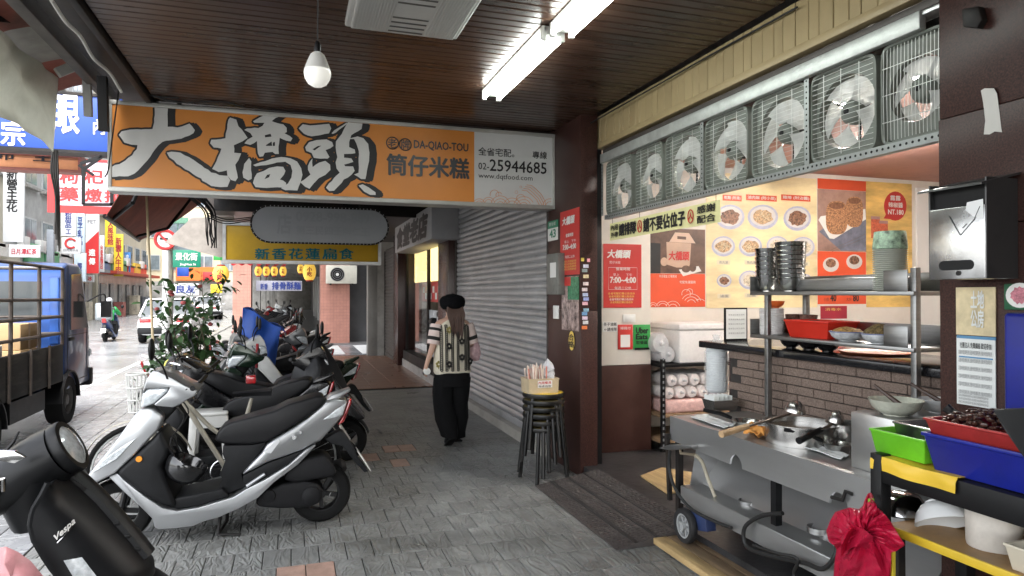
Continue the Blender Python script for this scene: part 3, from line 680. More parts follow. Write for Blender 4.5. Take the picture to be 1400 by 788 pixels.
# notice on the granite column under the mailbox
m_paper = mat('notice_paper', (0.70, 0.72, 0.70), rough=0.55, var=0.05, scale=4)
m_paperc = mat('notice_cream', (0.66, 0.55, 0.34), rough=0.55, var=0.25, scale=9)
m_blueink = mat('print_blue', (0.10, 0.25, 0.42), rough=0.5, var=0.05)
m_greyink = mat('print_grey', (0.22, 0.22, 0.23), rough=0.5, var=0.05)
nx = GX - .006
nt_ = thing('wall_notice', 'long printed notice with a yellow top taped to the granite column', 'notice', at(1333, 556, X=nx))
boxX('sheet', m_paper, nt_, 1308, 462, 1361, 556, nx)
boxX('header', m_paperc, nt_, 1307, 393, 1361, 459, nx)
boxX('band', m_blueink, nt_, 1308, 460, 1361, 464, nx - .0015)
textX('土地\n公房', m_paper, nt_, 1328, 398, 1346, 448, nx - .001, bold=.02)
for k in range(6): textX('活動時間課程表' * 3, m_greyink, nt_, 1311, 480 + k*11, 1357, 486 + k*11, nx - .001)
textX('社團法人 免費講座 歡迎參加', m_ink, nt_, 1313, 469, 1356, 477, nx - .001, bold=.01)
for k in range(3): textX('活動報名專線服務時間說明內容' * 2, m_greyink, nt_, 1311, 541 + k*4.5, 1352, 544.5 + k*4.5, nx - .001)
boxX('row_mark', m_blueink, nt_, 1311, 488.5, 1357, 490.5, nx - .0018)
# things on the pillar
m_red = mat('poster_red', (0.52, 0.035, 0.03), rough=0.4, var=0.08, scale=3)
m_pw = mat('poster_white', (0.74, 0.73, 0.70), rough=0.5, var=0.03)
m_py = mat('poster_yellow', (0.75, 0.52, 0.12), rough=0.5, var=0.05)
px_ = COLX - .005
po = thing('opening_hours_poster', 'narrow red opening hours poster on the dark granite pillar', 'poster', at(779, 376, X=px_))
boxX('sheet', m_red, po, 766, 287, 792, 376, px_)
textX('大橋頭', m_pw, po, 769, 296, 786, 307, px_ - .001, bold=.03, shear=.15)
textX('營業時間', m_pw, po, 774, 319, 784, 324, px_ - .001, bold=.01)
textX('早上   下午', m_pw, po, 772, 328, 788, 332, px_ - .001)
textX('7:00~4:00', m_pw, po, 770, 334, 788, 341, px_ - .001, bold=.02)
textX('每週二公休', m_pw, po, 773, 349, 786, 353, px_ - .001)
for k in range(4): textX('店休日公告營業時間', m_py, po, 769, 356 + k*3.6, 788, 359 + k*3.6, px_ - .001)
po = thing('house_number_plate', 'small green and white house number plate on the granite pillar', 'plate', at(756, 328, X=px_))
boxX('plate', m_pw, po, 749, 302, 762.5, 329, px_); boxX('green_top', mat('plate_green', (0.03, 0.20, 0.11), rough=.4, var=.05), po, 749, 302, 762.5, 312, px_ - .001)
textX('43', mat('plate_green', (0,0,0)), po, 752, 314, 760, 325, px_ - .0015, bold=.02)
textX('景化街', m_pw, po, 751, 304, 760, 309, px_ - .0015)
po = thing('meter_box', 'grey metal meter box with peeling stickers on the pillar edge', 'box', at(756, 403, X=COLX))
y0_, y1_, z0_, z1_ = rectX(747, 347, 763, 403, COLX - .07)
MB().box(COLX - .07, COLX - .001, y0_, y1_ , z0_, z1_).build('case', mat('meter_grey', (0.20, 0.20, 0.185), rough=.5, metal=.3, var=.25, scale=18, dirt=.5, dscale=9, dirtcol=(.06,.05,.04)), po, bevel=.005)
MB().box(COLX - .0725, COLX - .0705, y0_ + .05, y0_ + .2, z0_ + .16, z0_ + .3).build('sticker', m_pw, po)
po = thing('wall_switch', 'small white switch plate on the granite pillar', 'switch', at(759, 437, X=px_))
boxX('plate', m_pw, po, 756, 418, 763, 436, px_ - .008, d=.012, bevel=.002); boxX('rocker', m_white, po, 758, 423, 761, 430, px_ - .012, d=.005, bevel=.001)
po = thing('picture_card', 'pink and green picture card in a clear sleeve under the red poster', 'card', at(780, 452, X=px_))
boxX('sheet', mat('picture_print', (0.30, 0.22, 0.20), rough=.2, var=.9, scale=16), po, 768, 378, 791, 452, px_)
boxX('green_area', mat('picture_green', (0.05, 0.20, 0.10), rough=.2, var=.5, scale=30), po, 776, 379, 791, 410, px_ - .001)
boxX('red_label', m_red, po, 771, 379, 780, 391, px_ - .0015)
po = thing('oval_sticker', 'yellow and black oval sticker low on the granite pillar', 'sticker', at(781, 478, X=px_))
b_ = MB(); c = at(781.5, 466, X=px_); ew, eh = .072, .095
b_.extr([(px_, c.y + ew*math.cos(R(k*15)), c.z + eh*math.sin(R(k*15))) for k in range(24)], (.003, 0, 0)); b_.build('rim', m_ink, po)
b_ = MB(); b_.extr([(px_ - .001, c.y + ew*.9*math.cos(R(k*15)), c.z + eh*.92*math.sin(R(k*15))) for k in range(24)], (.001, 0, 0)); b_.build('face', m_py, po)
textX('合\n格', m_ink, po, 778, 457, 785, 475, px_ - .0015, bold=.02)
cols_ = [(0.7,.55,.1),(0.7,.3,.35),(.5,.5,.6),(.2,.25,.25),(.6,.5,.3),(.6,.5,.5),(.65,.55,.55),(.4,.45,.6),(.3,.35,.6),(.7,.4,.45),(.2,.35,.45),(.15,.3,.5),(.6,.5,.6),(.6,.6,.6),(.75,.2,.06)]
ypos = [355,356,364,370,378,388,396,403,409,415,424,429,435,441,448]
yn = CY0 - .004
hues = ['yellow','pink','lilac','dark grey','tan','off-white','cream','pale blue','blue and white','pink and white','teal','deep blue','mauve','white','orange']
spot_ = ['topmost left of the column of stickers','topmost right of the column of stickers','second row from the top','third row','fourth row','fifth row','sixth row','seventh row','eighth row','ninth row','tenth row','eleventh row','third from the bottom','second from the bottom','bottom of the column of stickers']
for k, cst in enumerate(cols_):
    px = 800 + random.uniform(-1.5, 1.5) + (3.5 if k == 1 else -2 if k == 0 else 0)
    x0, x1, z0, z1 = rectY(px - (2 if k < 2 else 3.6), ypos[k] - 2.2, px + (2 if k < 2 else 3.6), ypos[k] + 2.4, yn)
    o = MB().box(x0, x1, yn, yn + .003, z0, z1).build('ad_sticker', mat('sticker_%d' % k, cst, rough=.4, var=.3, scale=60))
    tag(o, 'tiny %s sticker on the pillar, %s' % (hues[k], spot_[k]), 'sticker', 'small stickers on the granite pillar')
# ---------------------------------------------------------------- shutters and shop fronts along the right side
def shutter(name, label, X, y0, y1, z0, z1, m, pitch=.073, group=None):
    t = thing(name, label, 'shutter', (X, (y0+y1)/2, z0), 0, group)
    pr = [(0.010, 0), (-0.004, pitch*.15), (-0.008, pitch*.45), (-0.004, pitch*.75), (0.010, pitch*.93), (0.012, pitch)]
    b_ = MB(); L = y1 - y0
    b_.grid(lambda u_, v_: (pr[int(round(v_*5))][0], -L/2 + L*u_, pr[int(round(v_*5))][1]), 1, 5)
    sm = b_.build('shutter_slat', m, link=False, smooth=50).data
    z = z0 + .08
    while z < z1:
        inst(sm, 'shutter_slat', t, (random.uniform(-.002,.002), 0, z - z0)).rotation_euler = (random.uniform(-.0012,.0012), random.uniform(-.03,.03), 0); z += pitch
    MB().box(X - .012, X + .02, y0, y1, z0, z0 + .08).build('bottom_rail', m, t, bevel=.004)
    MB().box(X + .022, X + .03, y0, y1, z0, z1).build('backing', m_black, t)
    for yy in (y0 - .03, y1): MB().box(X - .03, X + .03, yy, yy + .03, z0 - .02, z1).build('guide_track', m_shutter_dark, t)
    return t
shutter('roller_shutter', 'wide grey roller shutter beside the walking woman', 2.43, CY1 + .04, 10.22, .11, 3.0, m_shutter)
o = MB().box(2.34, 2.6, CY1 + .01, 10.25, 0, .105).build('shutter_sill', mat('sill_paint', (0.42, 0.40, 0.36), rough=.6, var=.2, scale=6, dirt=.5)); tag(o, 'pale kerb-like sill under the wide grey shutter', 'sill')
o = MB().box(2.40, 2.7, CY1 + .01, 10.25, 3.005, CZ + .03).build('shutter_header', m_darkmetal); tag(o, 'dark header above the wide grey shutter', 'header')
o = MB().box(2.30, 2.75, 10.26, 11.05, 0, CZ + .03).build('dark_pillar', m_granite2, bevel=.006); tag(o, 'dark pillar between the grey shutter and the lit window', 'pillar')
# lit shop window with a yellow curtain
ws = thing('shop_window', 'lit shop window with yellow curtain past the grey shutter', 'shop window', (2.5, 13, 0))
m_curt = mat('yellow_curtain', (0.62, 0.52, 0.20), rough=.8, var=.35, scale=9, emit=(0.9, .72, .30), estr=.4)  # light from behind is put into the curtain as its own glow
b_ = MB(); b_.grid(lambda u_, v_: (2.62 + .03*math.sin(u_*60), 11.1 + 4*u_, 1.85 + .95*v_), 60, 2); b_.build('curtain', m_curt, ws)
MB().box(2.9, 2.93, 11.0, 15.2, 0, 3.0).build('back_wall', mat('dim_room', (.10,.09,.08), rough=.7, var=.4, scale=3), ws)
MB().box(2.36, 2.62, 11.06, 15.15, 0, .35).build('plinth', m_darkmetal, ws)
MB().box(2.34, 2.36, 11.06, 15.15, 0, .16).build('kick_strip', m_alu, ws)
for yy in (11.06, 12.6, 15.1): MB().box(2.42, 2.48, yy, yy + .05, .35, 2.85).build('mullion', m_darkmetal, ws)
m_glass = mat('window_glass', (1,1,1), rough=.03, var=0, trans=1.0, ior=1.2)
MB().box(2.448, 2.452, 12.66, 15.09, .36, 2.84).build('pane', m_glass, ws)
o = MB().box(2.50, 2.58, 11.5, 13.6, 1.45, 1.83).build('red_sign_board', m_red, bevel=.005); tag(o, 'dark red board with white print inside the lit window', 'board')
b_ = MB()
for k in range(8): b_.box(2.494, 2.497, 11.6 + k*.24, 11.76 + k*.24, 1.5 + (k % 2)*.12, 1.62 + (k % 2)*.12)
b_.build('lettering', m_pw, o)
o = MB().box(2.47, 2.50, 11.15, 11.42, 1.2, 1.95).build('yellow_banner', m_py); tag(o, 'narrow yellow banner hanging in the lit window', 'banner')
b_ = MB(); b_.grid(lambda u_, v_: (2.47 + .02*math.sin(u_*20 + v_), 11.6 + 1.3*u_, .45 + .85*v_), 20, 4); o = b_.build('hanging_bag', mat('clear_bag', (.6,.62,.65), rough=.25, var=.2, alpha=.75), solid=.002); tag(o, 'pale plastic sheet bags hanging in the lit window', 'bag')
for (xx, zz) in ((11.3, 1.25), (12.0, 1.1)):
    o = MB().cyl((2.44, xx, zz), (2.44, xx + .25, zz), .07, n=10).build('black_pan', m_black, bevel=.01); tag(o, 'black pan hanging in the lit window' + (', upper one' if xx < 11.5 else ', lower one'), 'pan')
# brush-lettered box sign above the window
bx = thing('fascia_sign', 'grey box sign with black brush characters above the lit window', 'sign', (2.2, 12, 2.4))
MB().box(2.0, 2.45, 10.1, 13.9, 2.43, 2.95).build('box', mat('grey_sign', (0.36, 0.36, 0.365), rough=.5, var=.1, scale=2), bx, bevel=.01)
text('食堂老店', m_ink, bx, (2.0, 13.6, 2.50), YN, 3.2, .38, bold=.05, shear=.15, lift=.004)
text('食堂老店', m_white, bx, (2.0, 13.55, 2.52), YN, 3.2, .38, bold=-.005, shear=.15, lift=.003)
o = MB().box(2.25, 2.8, 15.2, 15.9, 0, CZ).build('dark_pillar', m_granite2, bevel=.006); tag(o, 'dark pillar between the lit window and the brown shutter', 'pillar')
shutter('roller_shutter', 'narrow brown roller shutter far along the right side', 2.30, 15.95, 17.7, .02, 2.7, m_shutter_dark, .08)
o = MB().box(1.86, 2.1, 17.75, 18.1, 0, CZ).build('grey_post', mat('post_grey', (.22,.215,.2), rough=.5, var=.15, dirt=.4), bevel=.006); tag(o, 'grey post at the corner before the side road', 'post')
o = MB().box(2.1, 9, 17.75, 18.05, 0, CZ).build('end_wall', m_conc); o['kind'] = 'structure'
# dark ceiling and fascia of the next bay
o = MB().box(-1.3, 2.6, 11.52, 18.1, 2.95, 3.2).build('next_bay_ceiling', mat('dark_ceiling', (.05,.04,.035), rough=.4, var=.3, scale=2)); o['kind'] = 'structure'
# ---------------------------------------------------------------- shop interior
WY = 6.40
pz = at(855, 499, Y=5.85).z
ptn = MB().box(2.622, 3.32, 5.85, WY - .002, pz, 3.0).build('shop_partition', m_cream, bevel=.004); ptn['kind'] = 'structure'
pl = MB().box(2.622, 3.322, 5.846, WY - .002, .09, pz - .003).build('partition_base', mat('base_board', (0.055, 0.022, 0.017), rough=.35, var=.3, scale=3, dirt=.3), bevel=.003); pl['kind'] = 'structure'
o = MB().box(3.322, 9.0, WY, WY + .15, .05, 3.0).build('shop_back_wall', m_cream); o['kind'] = 'structure'
o = MB().box(9.0, 9.15, 0.8, WY + .15, .05, 3.0).build('shop_side_wall', m_cream); o['kind'] = 'structure'
o = MB().box(2.9, 9.15, .7, .8, .05, 3.0).build('shop_near_wall', m_cream); o['kind'] = 'structure'
o = MB().box(2.66, 9.15, .7, WY + .15, 3.002, 3.2).build('shop_ceiling', m_pinkwall); o['kind'] = 'structure'
def shop_lamp(label, x, y):
    t = thing('shop_lamp', label, 'lamp', (x, y, 3.0), 0, 'fluorescent lamps on the shop ceiling')
    MB().box(x - .09, x + .09, y - .62, y + .62, 2.95, 3.0).build('housing', m_lampbody, t)
    for s in (-1, 1): MB().cyl((x + s*.05, y - .59, 2.93), (x + s*.05, y + .59, 2.93), .016, n=10).build('tube', emis('shop_tube_glow', (1.0, .95, .89), 26.0), t)
shop_lamp('lit fluorescent lamp on the shop ceiling behind the fans, over the counter', 3.7, 3.6)
shop_lamp('lit fluorescent lamp on the shop ceiling before the menu wall', 5.3, 4.9)
shop_lamp('lit fluorescent lamp deep in the shop, towards the side wall', 6.6, 3.2)
# posters on the wall
P_ = 5.843
po = thing('opening_hours_poster', 'wide red opening hours poster on the cream partition', 'poster', at(851, 421, Y=P_))
boxY('sheet', m_red, po, 825, 334, 877, 421, P_)
textY('大橋頭', m_pw, po, 830, 342, 862, 353, P_ - .001, bold=.03, shear=.15)
textY('筒仔米糕', m_pw, po, 833, 357, 848, 361, P_ - .001)
textY('營業時間', m_pw, po, 842, 366, 861, 370, P_ - .001, bold=.01)
textY('早上       下午', m_pw, po, 838, 374, 864, 378, P_ - .001)
textY('7:00~4:00', m_pw, po, 834, 379, 869, 387, P_ - .001, bold=.025)
textY('每週二公休', m_pw, po, 840, 392, 863, 396, P_ - .001)
for k in range(4): textY('全省宅配訂購公告店休', m_py if k != 2 else m_pw, po, 831 + k, 400 + k*4, 868 - k, 403 + k*4, P_ - .001, bold=.01)
c = MB()
x0, x1, z0, z1 = rectY(832, 366, 871, 396, P_ - .0012)
c.tube([(x0, P_-.0015, z0), (x0, P_-.0015, z1), (x1, P_-.0015, z1), (x1, P_-.0015, z0)], .002, 4, closed=True); c.build('border_line', m_pw, po)
tag(boxY('switch_plate', m_pw, None, 852, 430, 869, 441, P_ - .006, d=.01, bevel=.002), 'cream wall switch under the wide red poster', 'switch')
boxY('rocker', m_white, bpy.data.objects['switch_plate'], 855, 432.5, 866, 438.5, P_ - .010, d=.004, bevel=.001)
po = thing('sauce_sign', 'small white paper sign with an arrow on the partition', 'sign', at(834, 453, Y=P_)); boxY('sheet', m_pw, po, 824, 440, 844, 454, P_)
textY('茶子油飯', m_ink, po, 825, 441, 843, 446, P_ - .001, bold=.01); textY('←請排隊', m_ink, po, 826, 448, 843, 453, P_ - .001, bold=.01)
po = thing('payment_sign', 'small red payment sign on the partition left of the green one', 'sign', at(854, 478, Y=P_)); boxY('sheet', m_red, po, 845, 444, 865, 478, P_ - .003, d=.007, bevel=.001)
boxY('white_box', m_pw, po, 848.5, 458, 861.5, 475, P_ - .004); textY('掃碼付', m_pw, po, 848, 447, 862, 451, P_ - .004)
m_green = mat('sticker_green', (0.035, 0.30, 0.065), rough=.4, var=.05)
po = thing('delivery_sign', 'green delivery service sign on the partition', 'sign', at(877, 478, Y=P_)); boxY('sheet', m_green, po, 866, 444, 889, 478, P_ - .003, d=.007, bevel=.001)
textY('Uber', m_ink, po, 869.5, 448, 886, 456, P_ - .004, bold=.03); textY('Eats', m_ink, po, 869.5, 457, 885, 464, P_ - .004, bold=.03); textY('取餐區', m_ink, po, 869.5, 466, 885, 471, P_ - .004, bold=.015)
boxY('base', m_black, po, 868, 475.5, 888, 478.5, P_ - .006, d=.006)
W = WY - .004
m_brown = mat('poster_brown', (0.12, 0.065, 0.045), rough=.45, var=.5, scale=5)
m_redor = mat('poster_orange_red', (0.66, 0.085, 0.03), rough=.45, var=.06)
po = thing('gift_box_poster', 'poster of a pink takeaway carton over an orange-red band', 'poster', at(925, 420, Y=W))
boxY('photo', m_brown, po, 887, 313, 964, 374, W); boxY('red_band', m_redor, po, 887, 374.5, 964, 420, W)
m_card = mat('carton_print', (0.52, 0.36, 0.27), rough=.5, var=.1, scale=6)
b = MB(); b.poly([at(x, y, Y=W - .001) for (x, y) in [(911,331),(945,333),(943,366),(925,366),(912,362)]]); b.build('carton', m_card, po, smooth=0)
b = MB(); b.poly([at(x, y, Y=W - .0013) for (x, y) in [(915,331),(923,318),(942,319),(951,333)]]); b.build('carton_top', mat('carton_print2', (.62,.46,.36), rough=.5, var=.1), po, smooth=0)
b = MB(); b.poly([at(x, y, Y=W - .0016) for (x, y) in [(926,323),(938,324),(938,328),(926,327)]]); b.build('handle_hole', m_brown, po, smooth=0)
b = MB(); b.poly([at(x, y, Y=W - .001) for (x, y) in [(888,332),(903,333),(903,374),(888,374)]]); b.build('dark_box', m_ink, po, smooth=0)
textY('大橋頭', m_red, po, 914, 344, 942, 356, W - .002, bold=.03, shear=.1)
textY('年菜禮盒 訂購專線', m_pw, po, 901, 376, 925, 380, W - .001); textY('宅配免運服務', m_pw, po, 929, 384, 951, 388, W - .001)
for (cx, cy, rx, ry) in ((938,368,6,5),(947,366,5,6),(908,358,5,6)):
    MB().poly([at(cx + rx*math.cos(R(k*30)), cy + ry*math.sin(R(k*30)), Y=W - .0018) for k in range(12)]).build('rice_cake', m_brown if cx > 920 else m_card, po, smooth=0)
MB().poly([at(x, y, Y=W - .0014) for (x, y) in [(928,369),(955,364),(959,371),(934,378)]]).build('dish', m_pw, po, smooth=0)
wv = MB()
for (cx, cy, r, a0, a1) in [(893,420,6,180,10),(893,420,3.5,170,10),(906,421,9,160,20),(906,421,6,160,20),(920,422,10,160,20),(920,422,6,160,20),(945,416,14,150,20),(945,416,10,150,20),(945,416,6,150,20),(938,402,6,200,-30),(943,399,4,180,-60),(957,417,8,130,40)]:
    wv.tube([at(cx + r*math.cos(R(a0+(a1-a0)*k/10)), min(419.5, cy - r*math.sin(R(a0+(a1-a0)*k/10))), Y=W - .0015) for k in range(11)], .0028, 4)
wv.build('wave_drawing', m_pw, po)
# menu board with bowls
m_menu = mat('menu_print', (0.80, 0.62, 0.36), rough=.45, var=.38, scale=1.6, stretch=(.5, 1, 1.6))
po = thing('menu_poster', 'large yellow menu poster with rows of noodle bowls', 'poster', at(1040, 421, Y=W)); boxY('sheet', m_menu, po, 965.5, 240, 1117, 421, W)
m_bowlrim = mat('print_bowl_blue', (0.40, 0.42, 0.55), rough=.45, var=.15, scale=20); m_bowlin = mat('print_bowl_inner', (0.60, 0.57, 0.55), rough=.45, var=.1)
foods = [mat('print_noodles', (.45,.30,.17), rough=.5, var=.8, scale=40), mat('print_soup', (.20,.10,.06), rough=.5, var=1.0, scale=45), mat('print_pale', (.58,.50,.38), rough=.5, var=.6, scale=40)]
bowls = [(998,297,20,17,1),(1043,297,21,17,0),(1090,299,19,17,1),(989,337,16,14,0),(1026,337,16,14,0),(1063,336,15,13,2),(1098,338,16,14,2),(990,384,10,9,1),(1025,383,15,13,2),(1062,384,15,13,1),(1098,386,14,12,0)]
for (cx, cy, rx, ry, f) in bowls:
    t_ = MB().poly([at(cx + rx*math.cos(R(k*18)), cy + ry*math.sin(R(k*18)), Y=W - .001) for k in range(20)]).build('printed_bowl', m_bowlrim, po, smooth=0)
    MB().poly([at(cx + rx*.84*math.cos(R(k*18)), cy - ry*.05 + ry*.80*math.sin(R(k*18)), Y=W - .0016) for k in range(20)]).build('bowl_inside', m_bowlin, t_, smooth=0)
    MB().poly([at(cx + rx*random.uniform(.55,.75)*math.cos(R(k*18)), cy + ry*random.uniform(.5,.68)*math.sin(R(k*18)), Y=W - .0021) for k in range(20)]).build('bowl_food', foods[f], t_, smooth=0)
    b = MB()
    for k in range(14):
        a_ = random.uniform(0, 6.28); r_ = random.uniform(.1, .45)
        b.tube([at(cx + rx*r_*math.cos(a_) + t2_*random.uniform(-3,3), cy + ry*r_*math.sin(a_)*.8 + t2_*2 - 3, Y=W - .0024) for t2_ in (0, 1, 2)], .003, 3)
    if f != 1: b.build('noodle_strands', mat('print_strands', (.68,.58,.40), rough=.5, var=.2), t_)
for (x0, x1, s_) in ((988,1014,'乾麵 (附湯)'), (1020,1062,'滷肉飯 (附小菜)'), (1068,1108,'雞捲 (附沾醬)')):
    boxY('label_band', m_redor, po, x0, 267, x1, 275, W - .001); textY(s_, m_pw, po, x0 + 2, 268.5, x1 - 2, 273.5, W - .002, bold=.01)
for (cx, cy, s_) in ((989,359,'貢丸湯'), (1027,359,'魚丸湯'), (990,405,'滷蛋'), (1064,360,'肉羹湯'), (1098,361,'排骨湯'), (1027,404,'豆腐')):
    boxY('caption', mat('caption_cream', (.70,.62,.45), rough=.5, var=.05), po, cx - 9, cy - 3, cx + 9, cy + 3, W - .001); textY(s_, m_greyink, po, cx - 6, cy - 2, cx + 6, cy + 2, W - .002)
# sticky rice poster
po = thing('sticky_rice_poster', 'poster of two brown rice rolls on a dish, prices 40 and 80 below', 'poster', at(1151, 416, Y=W))
boxY('red_top', m_redor, po, 1118, 246, 1184, 260, W); boxY('photo', mat('print_table', (.33,.20,.16), rough=.45, var=.35, scale=4), po, 1118, 260.3, 1184, 344, W); boxY('red_bottom', m_redor, po, 1118, 344.3, 1184, 416, W)
MB().poly([at(x, y, Y=W - .001) for (x, y) in [(1120,317),(1128,310),(1180,296),(1184,300),(1184,343),(1150,343)]]).build('napkin', mat('print_napkin', (.16,.17,.22), rough=.5, var=.3, scale=9), po, smooth=0)
MB().poly([at(x, y, Y=W - .0015) for (x, y) in [(1119,301),(1122,296),(1183,286),(1184,300),(1140,327),(1134,326)]]).build('dish', m_pw, po, smooth=0)
m_rice = mat('print_rice', (.36,.18,.09), rough=.5, var=.9, scale=60)
for (cx, cy, rx, ry, e) in ((1168,290,12,21,0),(1144,298,15,23,.0004)):
    MB().poly([at(cx + rx*(abs(math.cos(R(k*15)))**.7)*(1 if math.cos(R(k*15)) > 0 else -1), cy + ry*(abs(math.sin(R(k*15)))**.7)*(1 if math.sin(R(k*15)) > 0 else -1), Y=W - .002 - e) for k in range(24)]).build('rice_roll', m_rice, po, smooth=0)
    MB().poly([at(cx + rx*.7*math.cos(R(k*20)), cy - ry*.72 + ry*.2*math.sin(R(k*20)), Y=W - .0026 - e) for k in range(18)]).build('roll_top', mat('print_rice_top', (.20,.09,.05), rough=.5, var=.5, scale=50), po, smooth=0)
for (p, q_) in (((1136,342),(1184,320)), ((1138,344),(1184,325))): MB().bar(at(*p, Y=W - .003), at(*q_, Y=W - .003), .008, .002).build('chopstick', m_brown, po)
for (cx, cy) in ((1136,362),(1168,358)):
    MB().poly([at(cx + 11*math.cos(R(k*20)), cy + 10*math.sin(R(k*20)), Y=W - .001) for k in range(18)]).build('printed_plate', m_bowlin, po, smooth=0)
    MB().poly([at(cx + 7*math.cos(R(k*20)), cy - 2 + 6*math.sin(R(k*20)), Y=W - .0015) for k in range(18)]).build('printed_food', foods[1], po, smooth=0)
textY('小份', m_ink, po, 1126, 407, 1133, 412, W - .001); textY('40', m_ink, po, 1135, 403, 1143, 412, W - .001, bold=.02); textY('大份', m_ink, po, 1157, 407, 1164, 412, W - .001); textY('80', m_ink, po, 1166, 403, 1174, 412, W - .001, bold=.02)
po = thing('chili_sauce_poster', 'yellow poster with a red price bubble above two sauce jars', 'poster', at(1215, 420, Y=W)); boxY('sheet', mat('print_yellow', (.72,.45,.14), rough=.45, var=.5, scale=2.2, stretch=(.5,1,2)), po, 1184.5, 250, 1247, 420, W)
MB().poly([at(1224 + 15.5*math.cos(R(k*15)), 282 + 20*math.sin(R(k*15)), Y=W - .001) for k in range(24)]).build('bubble', m_red, po, smooth=0)
MB().poly([at(x, y, Y=W - .0012) for (x, y) in [(1212,292),(1220,300),(1208,299)]]).build('bubble_tail', m_red, po, smooth=0)
textY('露露', m_pw, po, 1217, 268, 1231, 274.5, W - .002, bold=.015); textY('辣椒醬', m_pw, po, 1214.5, 277, 1234, 284, W - .002, bold=.015); textY('NT.180', m_pw, po, 1214, 287, 1235, 293.5, W - .002, bold=.02)
for (cx, cy) in ((1197,310), (1208,316)):
    boxY('printed_jar', mat('print_jar', (.55,.12,.06), rough=.4, var=.4, scale=30), po, cx - 6, cy - 10, cx + 6, cy + 16, W - .001 - (.0004 if cx > 1200 else 0)); boxY('jar_lid', mat('print_lid', (.35,.2,.2), rough=.4, var=.2), po, cx - 6, cy - 14, cx + 6, cy - 10, W - .002)
o = boxY('red_side_poster', mat('deep_red_print', (.33,.02,.04), rough=.4, var=.1), None, 1122, 418.5, 1158, 436, W); tag(o, 'small dark red notice on the wall below the rice poster', 'notice')
textY('消毒水', m_py, o, 1128, 421, 1150, 425, W - .001)
o = MB().box(*[at(1252,300,Y=W).x, at(1300,300,Y=W).x], W - .02, W + .003, 1.2, at(1270,258,Y=W).z).build('frosted_window', mat('frosted_pane', (.78,.77,.74), rough=.4, var=.03)); tag(o, 'pale window panel at the far right of the menu wall', 'window')
# yellow queue banner hung under the fan rail
BX = FX - .005
bn = thing('queue_banner', 'pale yellow banner with black characters hung under the fans', 'banner', at(910, 318, X=BX))
bz1 = (at(836, 302, X=BX).z + at(984, 278, X=BX).z)/2; bz0 = (at(836, 326, X=BX).z + at(984, 308, X=BX).z)/2; ba = at(834, 314, X=BX).y; bb = at(985, 292, X=BX).y
b = MB(); b.grid(lambda u, v: (BX + .004*math.sin(u*9), ba + (bb - ba)*u, bz0 + (bz1 - bz0)*v), 24, 2); b.build('cloth', mat('banner_yellow', (.74,.70,.36), rough=.6, var=.06), bn, solid=.0015)
L_ = ba - bb; Hb = bz1 - bz0
def bt_(s, u0, u1, v0, v1, **k): text(s, k.pop('m', m_ink), bn, (BX - .003, ba - L_*u0, bz0 + Hb*v0), YN, L_*(u1-u0), Hb*(v1-v0), lift=.004, **k)
bt_('內用', .02, .10, .55, .88, bold=.02); bt_('外帶', .02, .10, .12, .45, bold=.02); bt_('請排隊', .115, .30, .18, .84, bold=.035); bt_('請不要佔位子', .375, .745, .15, .85, bold=.035)
bt_('感謝', .84, .97, .55, .9, bold=.02); bt_('配合', .84, .97, .1, .45, bold=.02)
m_rr = mat('ring_red', (.5,.03,.02), rough=.5, var=.05)
for uc in (.338, .79):
    yc, zc = ba - L_*uc, bz0 + Hb*.5
    MB().tube([(BX - .0075, yc + .032*math.cos(R(k*18)), zc + .046*math.sin(R(k*18))) for k in range(20)], .004, 5, closed=True).build('ring', m_rr, bn)
    bt_('人', uc - .02, uc + .02, .32, .68, bold=.02, m=m_rr)
for (u, ) in ((.03,), (.33,), (.97,)): MB().cyl((BX, ba - L_*u, bz1 - .005), (BX, ba - L_*u, fz0), .002, n=5).build('tie', m_wire, bn)
# ---------------------------------------------------------------- slotted rack at the back with wrapped goods
RX0, RX1, RY0, RY1 = 3.37, 4.30, 5.70, 6.33
rk = thing('slotted_rack', 'black slotted-angle rack behind the partition holding plastic rolls', 'rack', ((RX0+RX1)/2, (RY0+RY1)/2, .09))
rz2 = at(950, 497, Y=RY0).z; rz1 = at(930, 566, Y=RY0).z
for (x, y) in ((RX0, RY0), (RX1, RY0), (RX0, RY1), (RX1, RY1)):
    MB().box(x - .022, x + .022, y - .003, y + .02, .09, rz2 + .05).build('post', m_black, rk)
b = MB()
for k in range(16): b.box(RX0 - .008, RX0 + .008, RY0 - .0045, RY0 - .0032, .14 + k*.055, .165 + k*.055)
b.build('post_slot', m_greyink, rk)['kind'] = 'stuff'
for z in (.2, rz1, rz2): MB().box(RX0 - .02, RX1 + .02, RY0, RY1, z - .03, z).build('shelf', mat('rack_board', (.25,.16,.09), rough=.6, var=.3, scale=8) if z != rz2 else m_black, rk, bevel=.003)
m_foam = mat('styrofoam', (.78,.75,.73), rough=.85, var=.05, scale=30, bump=.2, bscale=120)
x0 = at(929, 470, Y=RY0 + .02).x; x1 = at(1009, 470, Y=RY0 + .02).x; zt = at(970, 443, Y=RY0).z
fb = thing('styrofoam_box', 'big white styrofoam box on top of the slotted rack', 'box', ((x0+x1)/2, 6.0, rz2))
MB().box(x0, x1, RY0 + .02, RY1 - .05, rz2 + .001, zt - .06).build('tub', m_foam, fb, bevel=.015, seg=3)
MB().box(x0 - .012, x1 + .012, RY0 + .008, RY1 - .04, zt - .058, zt).build('lid', m_foam, fb, bevel=.012, seg=3)
m_film = mat('clear_film', (.80,.80,.82), rough=.18, var=.12, scale=30, bump=.6, bscale=28, alpha=.55)
m_filmp = mat('pink_film', (.78,.50,.46), rough=.25, var=.2, scale=20, bump=.5, bscale=30, alpha=.85)
